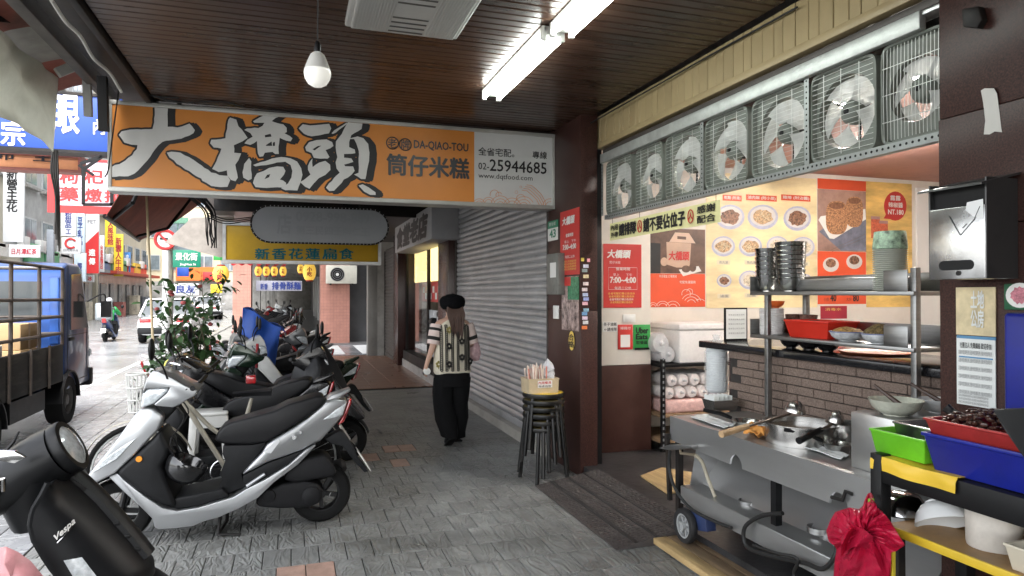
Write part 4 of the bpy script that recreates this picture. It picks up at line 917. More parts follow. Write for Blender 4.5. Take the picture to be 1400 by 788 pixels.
m_rollw = mat('wrapped_white', (.72,.66,.64), rough=.35, var=.15, scale=25, bump=.4, bscale=35)
def bag_roll(name, label, cat, c, r, ln, m, group=None):
    t = thing(name, label, cat, (c[0], c[1], c[2] - r), 0, group)
    b = MB(); n = 18; prof = [(r*.15,0),(r*.3,.01),(r*.85,.012),(r,.04),(r*.98,ln*.5),(r,ln-.04),(r*.8,ln)]
    b.lathe(prof, n, c, (0,1,0), cap1=True); ob = b.build('roll', m, t, warp=lambda p: (p[0] + .006*noise.noise(Vector(p)*30), p[1], p[2] + .006*noise.noise(Vector(p)*30 + Vector((9,1,3)))))
    b = MB(); b.lathe([(r*.05,-.035),(r*.2,-.03),(r*.12,-.012),(r*.3,.012)], 10, c, (0,1,0)); b.build('twist', m_film, t)
rr = .062; k = 0
nm = ['leftmost','second','third','fourth','rightmost']
for j in range(2):
    for i in range(5):
        x = RX0 + .09 + i*.128 + (.03 if j else 0); z = rz1 + .135 + rr + j*.118
        bag_roll('wrapped_cup_roll', '%s pale wrapped roll in the %s row on the rack' % (nm[i], 'upper' if j else 'lower'), 'roll', (x, RY0 + .03, z), rr, .5, m_rollw, 'plastic-wrapped rolls on the rack')
b = MB(); b.box(RX0 + .03, RX1 - .25, RY0 + .015, RY1 - .05, rz1 + .002, rz1 + .13); o = b.build('pink_bag_pack', m_filmp, bevel=.03, seg=3, warp=lambda p: (p[0], p[1] + .01*noise.noise(Vector(p)*12), p[2])); tag(o, 'pink film-wrapped pack lying under the pale rolls', 'pack')
for (i, (cx, cy, r)) in enumerate(((902, 470, .10), (912, 485, .085))):
    c = at(cx, cy, Y=RY0 + .05); c.z = max(c.z, rz2 + r); 
    bag_roll('bag_bundle', ('upper' if i == 0 else 'lower') + ' crumpled clear bag bundle beside the styrofoam box', 'bag', (c.x + .02, c.y, c.z), r, .4, m_film)
# hanging sleeve of plastic lids in a bag
hc = at(980, 500, X=3.02)
hb = thing('lid_sleeve', 'bagged sleeve of plastic cup lids hanging at the end of the bar', 'bag', (hc.x, hc.y, hc.z - .2))
b = MB(); b.lathe([(.001,-.20),(.06,-.198),(.072,-.19)] + [(.074 + (.003 if k % 2 else 0), -.185 + k*.0085) for k in range(36)] + [(.07,.125),(.02,.13)], 22, hc); b.build('lid_stack', mat('lid_plastic', (.62,.65,.66), rough=.3, var=.1, scale=20), hb)
b = MB(); b.lathe([(.03,-.215),(.075,-.21),(.09,-.16),(.088,0),(.092,.1),(.07,.16),(.02,.195),(.03,.23)], 20, hc); b.build('bag_film', mat('thin_bag', (.85,.87,.88), rough=.12, var=.05, alpha=.28, bump=.7, bscale=25), hb, warp=lambda p: (p[0] + .012*noise.noise(Vector(p)*18), p[1] + .012*noise.noise(Vector(p)*18 + Vector((5,5,5))), p[2]))
# ---------------------------------------------------------------- brick bar with black counter slab
m_mortar = mat('dark_mortar', (.035,.03,.028), rough=.9, var=.3, scale=40)
m_brick = mat('speckled_brick', (.185,.135,.11), rough=.75, var=.55, scale=120, bump=.4, bscale=130)
BRX = 3.0; BY0, BY1 = 1.9, 4.16; SLZ = 1.245
bar = thing('brick_bar', 'brick-faced bar with a black stone top behind the stove', 'counter', (3.25, 3, .09))
MB().box(BRX + .008, BRX + .45, BY0, BY1, .09, SLZ - .05).build('core', m_mortar, bar)
bl, bh = .232, .055
bm_ = MB().box(-.008, .008, -bl/2 + .003, bl/2 - .003, 0, bh - .006).build('brick', m_brick, link=False, bevel=.002, seg=1).data
bms = MB().box(-.008, .008, -bl/4 + .003, bl/4 - .003, 0, bh - .006).build('brick', m_brick, link=False, bevel=.002, seg=1).data
z = SLZ - .05 - bh; row = 0
while z > .60:
    y = BY1 - bl/2 - (0, .10, .04, .14)[row % 4]
    while y - bl/2 > BY0:
        inst(bm_, 'brick', bar, (BRX - 3.25 + random.uniform(-.0015, .0015), y - 3, z - .09)); y -= bl
    z -= bh; row += 1
m_slab = mat('black_stone', (.014,.014,.016), rough=.12, var=.3, scale=80, spec=.6)
MB().box(BRX - .06, BRX + .55, BY0, BY1 + .30, SLZ - .05, SLZ).build('slab', m_slab, bar, bevel=.008, seg=3)
MB().box(BRX + .02, BRX + .50, BY1 + .001, BY1 + .03, .09, SLZ - .052).build('end_panel', m_granite2, bar)
# framed certificate standing on the bar end
ct = thing('framed_certificate', 'black-framed certificate standing on the far end of the bar', 'frame', at(1006, 470, X=3.32))
c0 = at(991, 445, X=3.30); c1 = at(1022, 445, X=3.42); yc = BY1 + .24
x0, x1, z0, z1 = rectY(991, 421, 1022, 468, yc)
MB().box(x0, x1, yc, yc + .015, SLZ, z1).build('frame', m_black, ct, bevel=.002)
MB().box(x0 + .012, x1 - .012, yc - .0015, yc, SLZ + .012, z1 - .012).build('sheet', m_paper, ct)
for k in range(5): text('營業登記衛生證照', m_greyink, ct, (x0 + .03, yc - .001, z1 - .06 - k*.035), XP, x1 - x0 - .06, .012)
# ---------------------------------------------------------------- stainless shelf stand over the bar
m_stl = mat('brushed_steel', (.30,.30,.295), rough=.33, metal=.9, var=.15, scale=6, stretch=(1,.2,6), dirt=.3, dscale=5, dirtcol=(.15,.14,.13))
SXX = 2.90; sy0 = at(1252, 450, X=SXX).y; sy1 = at(1050, 450, X=SXX).y
s_lo = (at(1050, 462, X=SXX).z + at(1200, 467, X=SXX).z)/2; s_hi = (at(1050, 401, X=SXX).z + at(1230, 396, X=SXX).z)/2
st = thing('steel_shelf_stand', 'two-tier stainless shelf stand holding bowls above the stove', 'shelf', (SXX, (sy0+sy1)/2, .8))
for yy in (sy0, sy1):
    for xx in (SXX, SXX + .30): MB().box(xx - .016, xx + .016, yy - .016, yy + .016, .80 if xx < 3 else SLZ, s_hi + (.115 if yy == sy0 else .0)).build('post', m_stl, st, bevel=.002)
ye = sy1 + .14
for (z, nm_) in ((s_lo, 'shelf'), (s_hi, 'shelf')):
    MB().box(SXX - .03, SXX + .33, sy0 - .015, ye, z - .022, z).build(nm_, m_stl, st, bevel=.003)
    MB().box(SXX - .03, SXX + .33, ye - .004, ye, z, z + .10).build('end_plate', m_stl, st)
    MB().box(SXX + .30, SXX + .305, sy0 + .02, ye - .006, z, z + .10).build('back_plate', m_stl, st)
    b = MB(); b.extr([(SXX - .03, sy0 + .0, z), (SXX + .32, sy0 + .0, z), (SXX + .32, sy0, z + .11), (SXX + .03, sy0, z + .11), (SXX - .03, sy0, z + .08)], (0, .17, 0)) if False else b.box(SXX - .032, SXX - .028, sy0 + .017, sy0 + .16, z, z + .105); b.build('end_plate', m_stl, st, bevel=.002)
def bowl_mesh(b, c, r, h, th=.004, foot=.45, n=28):
    b.lathe([(r*foot*.9, 0), (r*foot, 0), (r*foot, h*.08), (r*.62, h*.16), (r*.86, h*.5), (r, h), (r - th, h), (r*.84, h*.52), (r*.58, h*.22), (.001, h*.16)], n, c)
def bowl(name, label, c, r, h, m, group=None, cat='bowl'):
    b = MB(); bowl_mesh(b, c, r, h); o = b.build(name, m, smooth=40); return tag(o, label, cat, group)
m_bsteel = mat('polished_bowl', (.50,.50,.49), rough=.12, metal=1, var=.1, scale=8, dirt=.3, dscale=9, dirtcol=(.05,.05,.05))
# stacks of steel bowls, upper shelf
for si, (pc, r, n, lab) in enumerate(((1049, .072, 8, 'left'), (1081, .088, 9, 'right'))):
    c = at(pc, 395, X=SXX + .06 + .02*si)
    for k in range(n):
        pos = 'bottom' if k == 0 else 'top' if k == n-1 else ['second','third','fourth','fifth','sixth','seventh','eighth'][k-1] + ' from the bottom'
        bowl('steel_bowl', 'steel bowl, %s, in the %s stack on the upper shelf' % (pos, lab), (c.x + random.uniform(-.002,.002), c.y + random.uniform(-.002,.002), s_hi + .001 + k*.0285), r*(1 + .015*k), .082, m_bsteel, 'stacked steel bowls on the shelf stand')
# long steel tray
b = MB(); tz = s_hi + .002; ty0, ty1 = sy0 + .22, at(1100, 385, X=SXX + .15).y
b.box(SXX + .08, SXX + .26, ty0, ty1, tz, tz + .075); o = b.build('steel_tray', m_stl, bevel=.012, seg=3); tag(o, 'long plain steel tray on the upper shelf', 'tray')
m_cupw = mat('paper_cup', (.60,.62,.55), rough=.5, var=.08, scale=20); m_cupp = mat('printed_cup', (.36,.50,.36), rough=.5, var=.8, scale=28)
cpos = at(1217, 393, X=SXX + .10)
cup = thing('paper_bowl_stack', 'tall stack of pale paper bowls with a printed one on top', 'bowls', (cpos.x, cpos.y, s_hi))
b = MB(); b.lathe([(.04, 0), (.05, .05)], 20, (0,0,0)); 
for k in range(21):
    b = MB(); z = .001 + k*.0105; b.lathe([(.066,z),(.080,z+.004),(.083,z+.0055),(.0835,z+.0085),(.078,z+.009)], 22); b.build('bowl_rim', m_cupw, cup, local=True)
b = MB(); z = .232; b.lathe([(.082,z-.008),(.0835,z-.004),(.076,z+.075),(.074,z+.083),(.001,z+.083)], 24); b.build('printed_bowl', m_cupp, cup, local=True)
# lower shelf things
lc = at(1055, 455, X=SXX + .06)
o = MB(); o.lathe([(.001,0),(.07,0)] + [(.072 + (.005 if k % 2 else 0), .002 + k*.0055) for k in range(30)] + [(.07,.17),(.001,.17)], 22, (lc.x, lc.y, s_lo + .001)); tag(o.build('lid_stack', mat('clear_lid', (.70,.68,.67), rough=.25, var=.1, alpha=.85)), 'stack of clear cup lids at the left of the lower shelf', 'lids')
oc = at(1062, 415, X=SXX + .12); oc.z = s_lo + .145
o = MB(); bowl_mesh(o, (lc.x + .005, lc.y - .02, s_lo + .173), .065, .045); tag(o.build('orange_bowl', mat('orange_plastic', (.70,.14,.03), rough=.35, var=.08)), 'small orange bowl upturned on the clear lids', 'bowl')
def tub_mesh(b, c, lx, ly, h, taper=.85, th=.005):
    """open rectangular tub with a rim, c is the centre of the floor"""
    def ring(kx, z, e=0): return [(c[0] + sx*(lx/2*kx - e), c[1] + sy*(ly/2*kx - e), c[2] + z) for (sx, sy) in ((-1,-1),(1,-1),(1,1),(-1,1))]
    R_ = [ring(taper, 0), ring(1, h*.9), ring(1.03, h*.9), ring(1.03, h), ring(1, h, th), ring(taper, th, th)]
    vs = [p for r_ in R_ for p in r_]; fs = []
    for i in range(5):
        for k in range(4): fs.append((i*4+k, i*4+(k+1) % 4, (i+1)*4+(k+1) % 4, (i+1)*4+k))
    fs += [(3,2,1,0), (20,21,22,23)]; b.add(vs, fs)
rc_ = at(1118, 456, X=SXX + .10)
b = MB(); tub_mesh(b, (SXX + .12, rc_.y, s_lo + .001), .22, .36, .105); o = b.build('red_basin', mat('red_plastic', (.62,.03,.015), rough=.35, var=.08, spec=.5), bevel=.006); tag(o, 'red plastic basin on the lower shelf', 'basin')
m_porc = mat('porcelain_blue', (.62,.64,.66), rough=.2, var=.35, scale=26)
for i, (pc, fm, lab) in enumerate(((1158, mat('pickle_food', (.42,.24,.08), rough=.7, var=.8, scale=60, bump=.8, bscale=60), 'left'), (1203, mat('herb_food', (.16,.11,.045), rough=.8, var=.9, scale=70, bump=.8, bscale=60), 'right'))):
    c = at(pc, 464, X=SXX + .05)
    t = thing('porcelain_bowl', 'blue-patterned bowl heaped with food, the %s one on the lower shelf' % lab, 'bowl', (c.x, c.y, s_lo), 0, 'patterned bowls on the lower shelf')
    b = MB(); bowl_mesh(b, (0, 0, .001), .093, .055); b.build('shell', m_porc, t, local=True)
    b = MB(); b.lathe([(.085,.047),(.068,.06 + .015*i),(.036,.073 + .025*i),(.001,.08 + .03*i)], 20); b.build('food', fm, t, local=True, warp=lambda p: (p[0], p[1], p[2] + .012*noise.noise(Vector(p)*60)))
    b = MB(); b.lathe([(.0937,.051),(.0940,.055)], 28); b.build('rim_band', mat('cobalt', (.05,.08,.28), rough=.3, var=.1), t, local=True)
for k in range(5):
    c = at(1072 + k*10, 0 + 440, X=SXX + .22)
    bowl('checked_bowl', ['first','second','third','fourth','fifth'][k] + ' dark patterned bowl from the left at the back of the lower shelf', (SXX + .24, c.y, s_lo + .001 + (k % 2)*.03), .055, .10, mat('checked_print', (.14,.07,.05), rough=.3, var=.9, scale=40), 'dark bowls behind the red basin')
for k in range(3):
    c = at(1078 + k*25, 472, X=BRX + .12)
    bowl('black_bowl', ['left','middle','right'][k] + ' glossy black bowl on the bar under the shelf', (BRX + .14, c.y, SLZ + .001), .07, .055, mat('black_gloss', (.015,.015,.016), rough=.1, var=.2), 'black bowls on the bar')
# round trays, lidded steamers with a cloth at the right end of the bar
ty = at(1200, 478, X=BRX + .30)
o = MB().lathe([(.001,0),(.18,0),(.20,.012),(.195,.014),(.17,.006),(.001,.006)], 32, (BRX + .28, ty.y, SLZ + .002)); tag(o.build('wooden_tray', mat('orange_wood', (.33,.09,.035), rough=.35, var=.25, scale=9)), 'round orange-brown wooden tray lying on the bar', 'tray')
m_bamboo = mat('steamer_wood', (.33,.13,.06), rough=.5, var=.35, scale=12, stretch=(1,1,5))
sc_ = Vector((4.25, 3.25, SLZ))
tb = thing('side_table', 'dark side table in the shop under the steamers', 'table', (4.3, 3.3, .09))
MB().box(3.95, 4.7, 2.9, 3.7, 1.02, 1.06).build('top', m_granite2, tb)
for (x, y) in ((4.0,2.95),(4.65,2.95),(4.0,3.65),(4.65,3.65)): MB().box(x-.02,x+.02,y-.02,y+.02,.09,1.02).build('leg', m_darkmetal, tb)
for k in range(5):
    c = (4.22, 3.12, 1.062 + k*.085); b = MB(); b.lathe([(.001,0),(.20,0),(.205,.01),(.205,.07),(.19,.078),(.18,.07),(.001,.07)], 28, c)
    tag(b.build('bamboo_steamer', m_bamboo, smooth=40), 'reddish wooden steamer, %s of its stack on the side table' % ('bottom' if k == 0 else 'top' if k == 4 else ['second','third','fourth'][k-1] + ' from the bottom'), 'steamer', 'stacked wooden steamers')
b = MB()
def drape(u, v):
    x = (u - .5)*.62; y = (v - .5)*.62; r_ = math.hypot(x, y); z = 1.062 + 5*.085 + .004
    if r_ > .205: z -= min(.16, (r_ - .205)*1.1) ; f_ = .205 + (r_ - .205)*.35; x *= f_/r_; y *= f_/r_; z += .02*math.sin(math.atan2(y, x)*9)*min(1, (r_-.205)*12)*.4
    return (4.22 + x, 3.12 + y, z)
b.grid(drape, 30, 30); tag(b.build('white_cloth', mat('cotton', (.70,.68,.66), rough=.9, var=.06), solid=.002), 'white cloth draped over the stack of steamers', 'cloth')
# ---------------------------------------------------------------- platform, ramp, plywood
m_ply = mat('plywood', (.46,.32,.15), rough=.6, var=.25, scale=6, dirt=.4, dscale=5, dirtcol=(.12,.07,.03), stretch=(4,.5,1))
m_plank = mat('old_plank', (.17,.115,.065), rough=.6, var=.35, scale=7, dirt=.5, dscale=4, dirtcol=(.05,.04,.03), stretch=(5,.5,1))
PX0 = at(882, 728, Z=.05).x; PYF = at(882, 728, Z=.05).y
pf = thing('wooden_platform', 'low wooden plank platform under the stove', 'platform', (2.4, 3, 0))
for k in range(4):
    x0 = PX0 + k*.10 ; MB().box(x0, x0 + .097, 1.6, PYF, .012, .05).build('plank', m_ply if k == 0 else m_plank, pf, bevel=.004)
for y in (1.8, 2.8, PYF - .08): MB().box(PX0 + .01, 2.425, y, y + .07, .001, .0115).build('joist', m_ply, pf, bevel=.003)
rp = thing('rubber_ramp', 'dark studded rubber ramp up to the shop floor', 'ramp', (2.2, 4.5, 0))
m_rub = mat('ramp_rubber', (.055,.047,.045), rough=.55, var=.25, scale=5, bump=.3, bscale=120, dirt=.5, dscale=3, dirtcol=(.10,.095,.09))
ra = at(733, 668, Z=.003); rb = at(846, 752, Z=.003); rx0 = (ra.x + rb.x)/2; ry0, ry1 = rb.y, 5.30; rx1 = 2.50
b = MB(); b.add([(rx0,ry0,.001),(rx1,ry0,.001),(rx1,ry0,.10),(rx0,ry0,.008),(rx0,ry1,.001),(rx1,ry1,.001),(rx1,ry1,.10),(rx0,ry1,.008)], [(0,1,2,3),(5,4,7,6),(3,2,6,7),(1,5,6,2),(0,3,7,4),(0,4,5,1)]); b.build('wedge', m_rub, rp)
sl_ = (.10-.008)/(rx1-rx0); b = MB()
for i in range(44):
    for j in range(16):
        y = ry0 + .02 + i*(ry1-ry0-.04)/43; x = rx0 + .03 + j*(rx1-rx0-.05)/15 + (.009 if i % 2 else 0)
        if int((x - rx0)/.148) != int((x - rx0 + .03)/.148): continue
        z = .008 + (x-rx0)*sl_; b.box(x-.012, x+.012, y-.006, y+.006, z-.002, z+.0035)
b.build('stud', m_rub, rp)['kind'] = 'stuff'
for k in range(1, 4):
    x = rx0 + k*.148; z = .008 + (x-rx0)*sl_; MB().box(x-.018, x+.010, ry0 + .002, ry1 - .002, z - .002, z + .0028).build('groove_strip', mat('groove_rubber', (.025,.024,.024), rough=.6, var=.2), rp)
b = MB(); b.extr([at(x, y, Z=.094) for (x, y) in [(876,652),(905,641),(960,650),(948,672),(912,676)]], (0,0,.012)); tag(b.build('plywood_sheet', m_ply), 'loose pale plywood sheet on the shop floor', 'plywood')
# ---------------------------------------------------------------- stainless stove bench
KX, KX1, KZ = 2.36, 2.97, .80
KY1 = at(916, 570, X=KX).y; KY0 = 2.12
sv = thing('stove_bench', 'long stainless steel cooking bench on wheels', 'stove', (KX + .3, 3, .112))
m_bench = mat('bench_steel', (.52,.52,.515), rough=.3, metal=.85, var=.08, scale=3, stretch=(1,.4,2))
fz_ = KZ - .165
def fascia(X):
    pts = [(X, KY1, KZ), (X, KY0, KZ), (X, KY0, fz_)]
    for pc in (1146, 1006):
        c = at(pc, 640, X=X).y
        pts += [(X, c - .055*math.cos(R(k*20)), fz_ + .065*math.sin(R(k*20))) for k in range(10)]
    return pts + [(X, KY1, fz_ + .01)]
b = MB(); b.extr(fascia(KX), (.012, 0, 0)); b.build('front_fascia', m_bench, sv, smooth=30)
MB().box(KX + .013, KX1, KY0, KY1, KZ - .02, KZ).build('top', m_bench, sv, bevel=.004)
MB().box(KX + .014, KX1, KY1 - .012, KY1 - .001, fz_ + .01, KZ - .021).build('end_panel', m_bench, sv)
MB().box(KX1 - .02, KX1 - .001, KY0, KY1, .3, KZ - .021).build('back_panel', m_bench, sv)
b = MB(); b.quad((KX + .10, KY0, .33), (KX + .10, KY1 - .16, .33), (KX + .45, KY1 - .16, KZ - .03), (KX + .45, KY0, KZ - .03)); b.build('slanted_guard', m_bench, sv, solid=.003)
lz = at(1030, 712, X=KX - .005).z
MB().box(KX - .005, KX + .40, KY0, KY1 - .14, lz - .02, lz).build('lower_shelf', m_bench, sv, bevel=.004)
MB().box(KX - .008, KX - .0055, KY0, KY1 - .14, lz - .11, lz - .005).build('shelf_lip', m_bench, sv)
for (x, y) in ((KX + .02, KY1 - .08), (KX + .55, KY1 - .08), (KX + .02, KY0 + .05), (KX + .55, KY0 + .05)): MB().box(x - .018, x + .018, y - .018, y + .018, .2, KZ - .02).build('leg', m_darkmetal, sv)
MB().box(KX + .05, KX + .09, 2.95, 2.99, .3, fz_ + .1).build('brace', m_black, sv)
b = MB(); b.extr([(KX + .05, KY1 - .16, lz), (KX + .42, KY1 - .16, lz), (KX + .42, KY1 - .16, fz_ + .1), (KX + .12, KY1 - .16, fz_ + .1)], (0, .006, 0)); b.build('side_guard', m_bench, sv)
for pc, yc in ((1022, 684), (1118, 720)):
    p = at(pc, yc, X=KX + .16); MB().lathe([(.03,-.03),(.05,-.03),(.052,.0),(.045,.0),(.043,-.025)], 18, p).build('burner_ring', m_stl, sv)
# castor wheel
wc = at(937, 726, X=KX - .03)
wr = .107; wc.z = .052 + wr
cw = MB(); cw.lathe([(wr*.70,-.022),(wr*.95,-.022),(wr,-.012),(wr,.012),(wr*.95,.022),(wr*.70,.022),(wr*.70,-.022)], 28, wc, (1,0,0)); w_ = cw.build('castor_wheel', mat('tyre_black', (.018,.018,.019), rough=.6, var=.2), sv)
b = MB(); b.lathe([(wr*.70,-.018),(wr*.60,-.018),(wr*.58,0),(wr*.60,.018),(wr*.70,.018)], 24, wc, (1,0,0)); b.cyl(wc + Vector((-.028,0,0)), wc + Vector((.028,0,0)), .022, n=14)
for k in range(7): an = k*2*math.pi/7; b.bar(wc + Vector((0, .015*math.cos(an), .015*math.sin(an))), wc + Vector((0, wr*.66*math.cos(an), wr*.66*math.sin(an))), .012, .016)
b.build('rim', mat('rim_grey', (.30,.31,.31), rough=.45, var=.15), w_)
b = MB(); b.extr([(KX - .005, wc.y + .02, wc.z - .03), (KX - .005, wc.y - .19, wc.z + .02), (KX - .005, wc.y - .17, wc.z + .13), (KX - .005, wc.y - .06, wc.z + .17), (KX - .005, wc.y + .03, wc.z + .05)], (.07, 0, 0)); b.build('castor_fork', mat('fork_blue', (.02,.035,.10), rough=.4, var=.2, dirt=.4), sv, bevel=.006)
b = MB(); b.bar((KX - .02, KY1 - .03, wc.z + .1), (KX - .02, KY1 + .0, fz_ + .05), .025, .025); b.build('corner_leg', m_darkmetal, sv)
# end handle and gas pipes
b = MB(); hA = [at(900,613,X=KX-.05), at(915,608,X=KX-.05), at(945,609,X=KX-.05), at(945,613,X=KX-.05), at(917,616,X=KX-.05)]
b.extr(hA, (.30, 0, 0)); b.build('end_handle', m_stl, sv, bevel=.002)
b = MB(); b.tube(curve_pts([at(916,616,X=KX-.06), at(915,640,X=KX-.06), at(923,668,X=KX-.06), at(944,695,X=KX-.05), at(975,712,X=KX-.04), at(1000,722,X=KX-.03)], 6), .010, 8); b.build('gas_hose', m_wire, sv)
b = MB(); b.tube(curve_pts([at(1070,702,X=KX-.02), at(1040,706,X=KX-.03), at(1018,722,X=KX-.04), at(1022,748,X=KX-.04), at(1060,762,X=KX-.04), at(1100,770,X=KX-.04), at(1125,778,X=KX-.04), at(1142,760,X=KX-.03), at(1145,740,X=KX)], 6), .011, 9); b.build('gas_hose', m_wire, sv)
b = MB(); b.tube(curve_pts([at(1030,745,X=KX-.06), at(1060,756,X=KX-.07), at(1090,764,X=KX-.06), at(1085,785,X=KX-.05), at(1095,798,X=KX-.05)], 6), .008, 8); b.build('gas_hose', m_wire, sv)
b = MB(); b.tube(curve_pts([at(950,622,X=KX-.02), at(960,632,X=KX+.02), at(968,655,X=KX+.05), at(978,680,X=KX+.05)], 5), .011, 8); b.build('brass_pipe', mat('pipe_cream', (.40,.36,.28), rough=.5, var=.2), sv)
MB().tube([at(929,607,X=KX-.02), at(931,620,X=KX-.02), at(950,622,X=KX-.02)], .009, 8).build('gas_valve', mat('valve', (.30,.25,.18), rough=.4, metal=.6, var=.2), sv)
MB().cyl(at(929,609,X=KX-.02), at(930,614,X=KX-.02), .011, n=10).build('valve_knob', m_red, sv)
b = MB(); b.tube([at(1137,680,X=KX-.02), at(1152,684,X=KX-.02), at(1156,672,X=KX-.01), at(1166,676,X=KX)], .009, 8); b.build('tap_lever', m_darkmetal, sv)
# ---------------------------------------------------------------- on the stove
T_ = KZ + .001
def onstove(px, py): return at(px, py, Z=T_)
m_pot = mat('pot_steel', (.50,.49,.47), rough=.2, metal=.95, var=.15, scale=7, dirt=.35, dscale=7, dirtcol=(.10,.08,.06))
m_soup = mat('broth', (.16,.12,.08), rough=.08, var=.5, scale=9)
pc_ = at(1095, 592, Z=T_ + .05)
pt = thing('stock_pot', 'wide round steel pot of broth on the stove', 'pot', (pc_.x, pc_.y, T_))
r_ = .185
b = MB(); b.lathe([(r_*.98,0),(r_,.02),(r_,.10),(r_*1.06,.105),(r_*1.06,.110),(r_*.97,.108),(r_*.96,.02),(.001,.018)], 36); b.build('body', m_pot, pt, local=True)
b = MB(); b.lathe([(r_*.95,.080),(.001,.080)], 36); b.build('broth', m_soup, pt, local=True)
b = MB(); b.tube([(-r_*.75, r_*.66, .085), (-r_*.95, r_*.8, .085), (-r_*1.05, r_*.55, .085), (-r_*.9, r_*.42, .085)], .006, 6); b.build('handle', m_pot, pt, local=True)
pc_ = at(1150, 596, Z=T_ + .05)
pt = thing('small_pot', 'smaller steel pot right of the wide broth pot', 'pot', (pc_.x + .02, pc_.y, T_))
b = MB(); b.lathe([(.085,0),(.088,.01),(.088,.115),(.093,.12),(.085,.12),(.083,.012),(.001,.01)], 28); b.build('body', m_pot, pt, local=True)
b = MB(); b.lathe([(.082,.06),(.001,.06)], 28); b.build('broth', m_soup, pt, local=True)
def pan(label, px, py, r, hdir, hlen, hm=m_black):
    c = at(px, py, Z=T_ + .02); t = thing('frying_pan', label, 'pan', (c.x, c.y, T_))
    b = MB(); b.lathe([(r*.75,0),(r,.04),(r*1.02,.042),(r*.95,.038),(r*.72,.005),(.001,.004)], 28); b.build('pan_body', m_pot, t, local=True)
    d = Vector((hdir[0], hdir[1], .25)).normalized(); p0 = d*r + Vector((0,0,.03))
    b = MB(); b.tube([p0, p0 + d*hlen*.4 + Vector((0,0,.01)), p0 + d*hlen], [.010,.014,.012], 8); b.build('handle', hm, t, local=True)
pan('shallow pan with a black handle at the far end of the stove', 1020, 580, .085, (-.8, .5), .17)
pan('black-handled pan at the front of the stove beside the white cloth', 1145, 612, .07, (-.75, .6), .19)
def ladle(label, p0, p1, hr, wood, name='ladle'):
    a_, b_ = Vector(p0), Vector(p1); d = (b_ - a_).normalized(); t = thing(name, label, 'ladle', a_)
    MB().tube([a_, a_ + d*.12, a_ + d*.2], [.018,.0165,.015], 10).build('grip', wood, t)
    MB().tube([a_ + d*.2, b_], .007, 8).build('shaft', mat('shaft_dark', (.12,.09,.07), rough=.4, metal=.4, var=.2), t)
    b = MB(); n = 20
    b.lathe([(hr,.0),(hr*.98,-.015),(hr*.75,-.045),(hr*.35,-.062),(.001,-.066)], n, b_ + d*hr*.8, Vector((-.15, .1, -1)) ); b.build('cup', m_pot, t)
m_wood = mat('ladle_wood', (.42,.28,.15), rough=.5, var=.3, scale=14)
ladle('long wooden-handled ladle lying across the stove', at(986, 594, Z=KZ + .10), at(1080, 566, Z=KZ + .15), .055, m_wood)
ladle('ladle with a dark handle resting in the broth pot', at(1092, 603, Z=KZ + .07), at(1138, 580, Z=KZ + .12), .04, m_black)
m_towel = mat('towel', (.80,.82,.81), rough=.95, var=.08, scale=20, bump=.6, bscale=90)
def cloth(name, label, quad_, m, amp=.008, h=.012):
    q = [at(x, y, Z=T_) for (x, y) in quad_]
    b = MB(); b.grid(lambda u, v: ((q[0]*(1-u) + q[1]*u)*(1-v) + (q[3]*(1-u) + q[2]*u)*v) + Vector((0,0,h + amp*noise.noise(Vector((u*4, v*3, quad_[0][0]))) + .4*amp*math.sin(v*14 + u*3))), 16, 8)
    tag(b.build(name, m, solid=.004), label, 'cloth')
cloth('folded_towel', 'white folded towel at the far left of the stove', [(944,572),(990,588),(1008,583),(962,569)], m_towel)
cloth('folded_towel', 'white towel with a pale blue edge along the stove front', [(1075,607),(1150,631),(1162,625),(1086,603)], m_towel)
cloth('orange_rag', 'crumpled orange rag beside the broth pot', [(1016,600),(1045,603),(1048,586),(1025,588)], mat('orange_cloth', (.75,.33,.08), rough=.9, var=.15, scale=30), .03, .03)
p = at(985, 560, Z=KZ)
dr = thing('steel_tray', 'steel tray with upright dividers at the back left of the stove', 'tray', (p.x, p.y, T_))
b = MB(); tub_mesh(b, (0, 0, .001), .20, .14, .07); b.build('tub', m_pot, dr, local=True)
for k in range(5): b = MB(); b.box(-.09 + k*.035, -.087 + k*.035, -.06, .06, .03, .10); b.build('divider', m_paper, dr, local=True)
# ---------------------------------------------------------------- steel box at the end of the stove, bowls on it
bx0 = 2.46; bY1 = at(1163, 575, X=bx0).y; bz = at(1163, 562, X=bx0).z
sb = thing('steel_cabinet', 'plain stainless box at the near end of the stove', 'box', (bx0 + .25, bY1 - .3, KZ))
MB().box(bx0, bx0 + .50, bY1 - .33, bY1, KZ + .001, bz).build('case', m_bench, sb, bevel=.006)
c = at(1225, 568, Z=bz)
m_celadon = mat('celadon', (.52,.53,.44), rough=.25, var=.2, scale=10)
t = thing('celadon_bowl', 'green-white bowl with a dark spoon on the steel box', 'bowl', (c.x, c.y, bz))
b = MB(); bowl_mesh(b, (0,0,.001), .112, .07); b.build('shell', m_celadon, t, local=True)
b = MB(); b.lathe([(.088,.042),(.001,.042)], 20); b.build('soup', mat('dark_soup', (.35,.32,.24), rough=.15, var=.4, scale=30), t, local=True)
o = MB().tube([Vector((c.x + .01, c.y - .02, bz + .045)), Vector((c.x - .03, c.y + .09, bz + .125))], [.012,.007], 8).build('soup_spoon', mat('spoon_brown', (.06,.035,.025), rough=.35, var=.2)); tag(o, 'dark wooden spoon leaning in the celadon bowl', 'spoon')
c2 = at(1276, 565, Z=bz)
t = thing('white_bowl', 'white bowl with a dark spoon at the right on the steel box', 'bowl', (c2.x + .03, c2.y, bz))
b = MB(); bowl_mesh(b, (0,0,.001), .085, .062); b.build('shell', mat('white_china', (.70,.71,.70), rough=.18, var=.05), t, local=True)
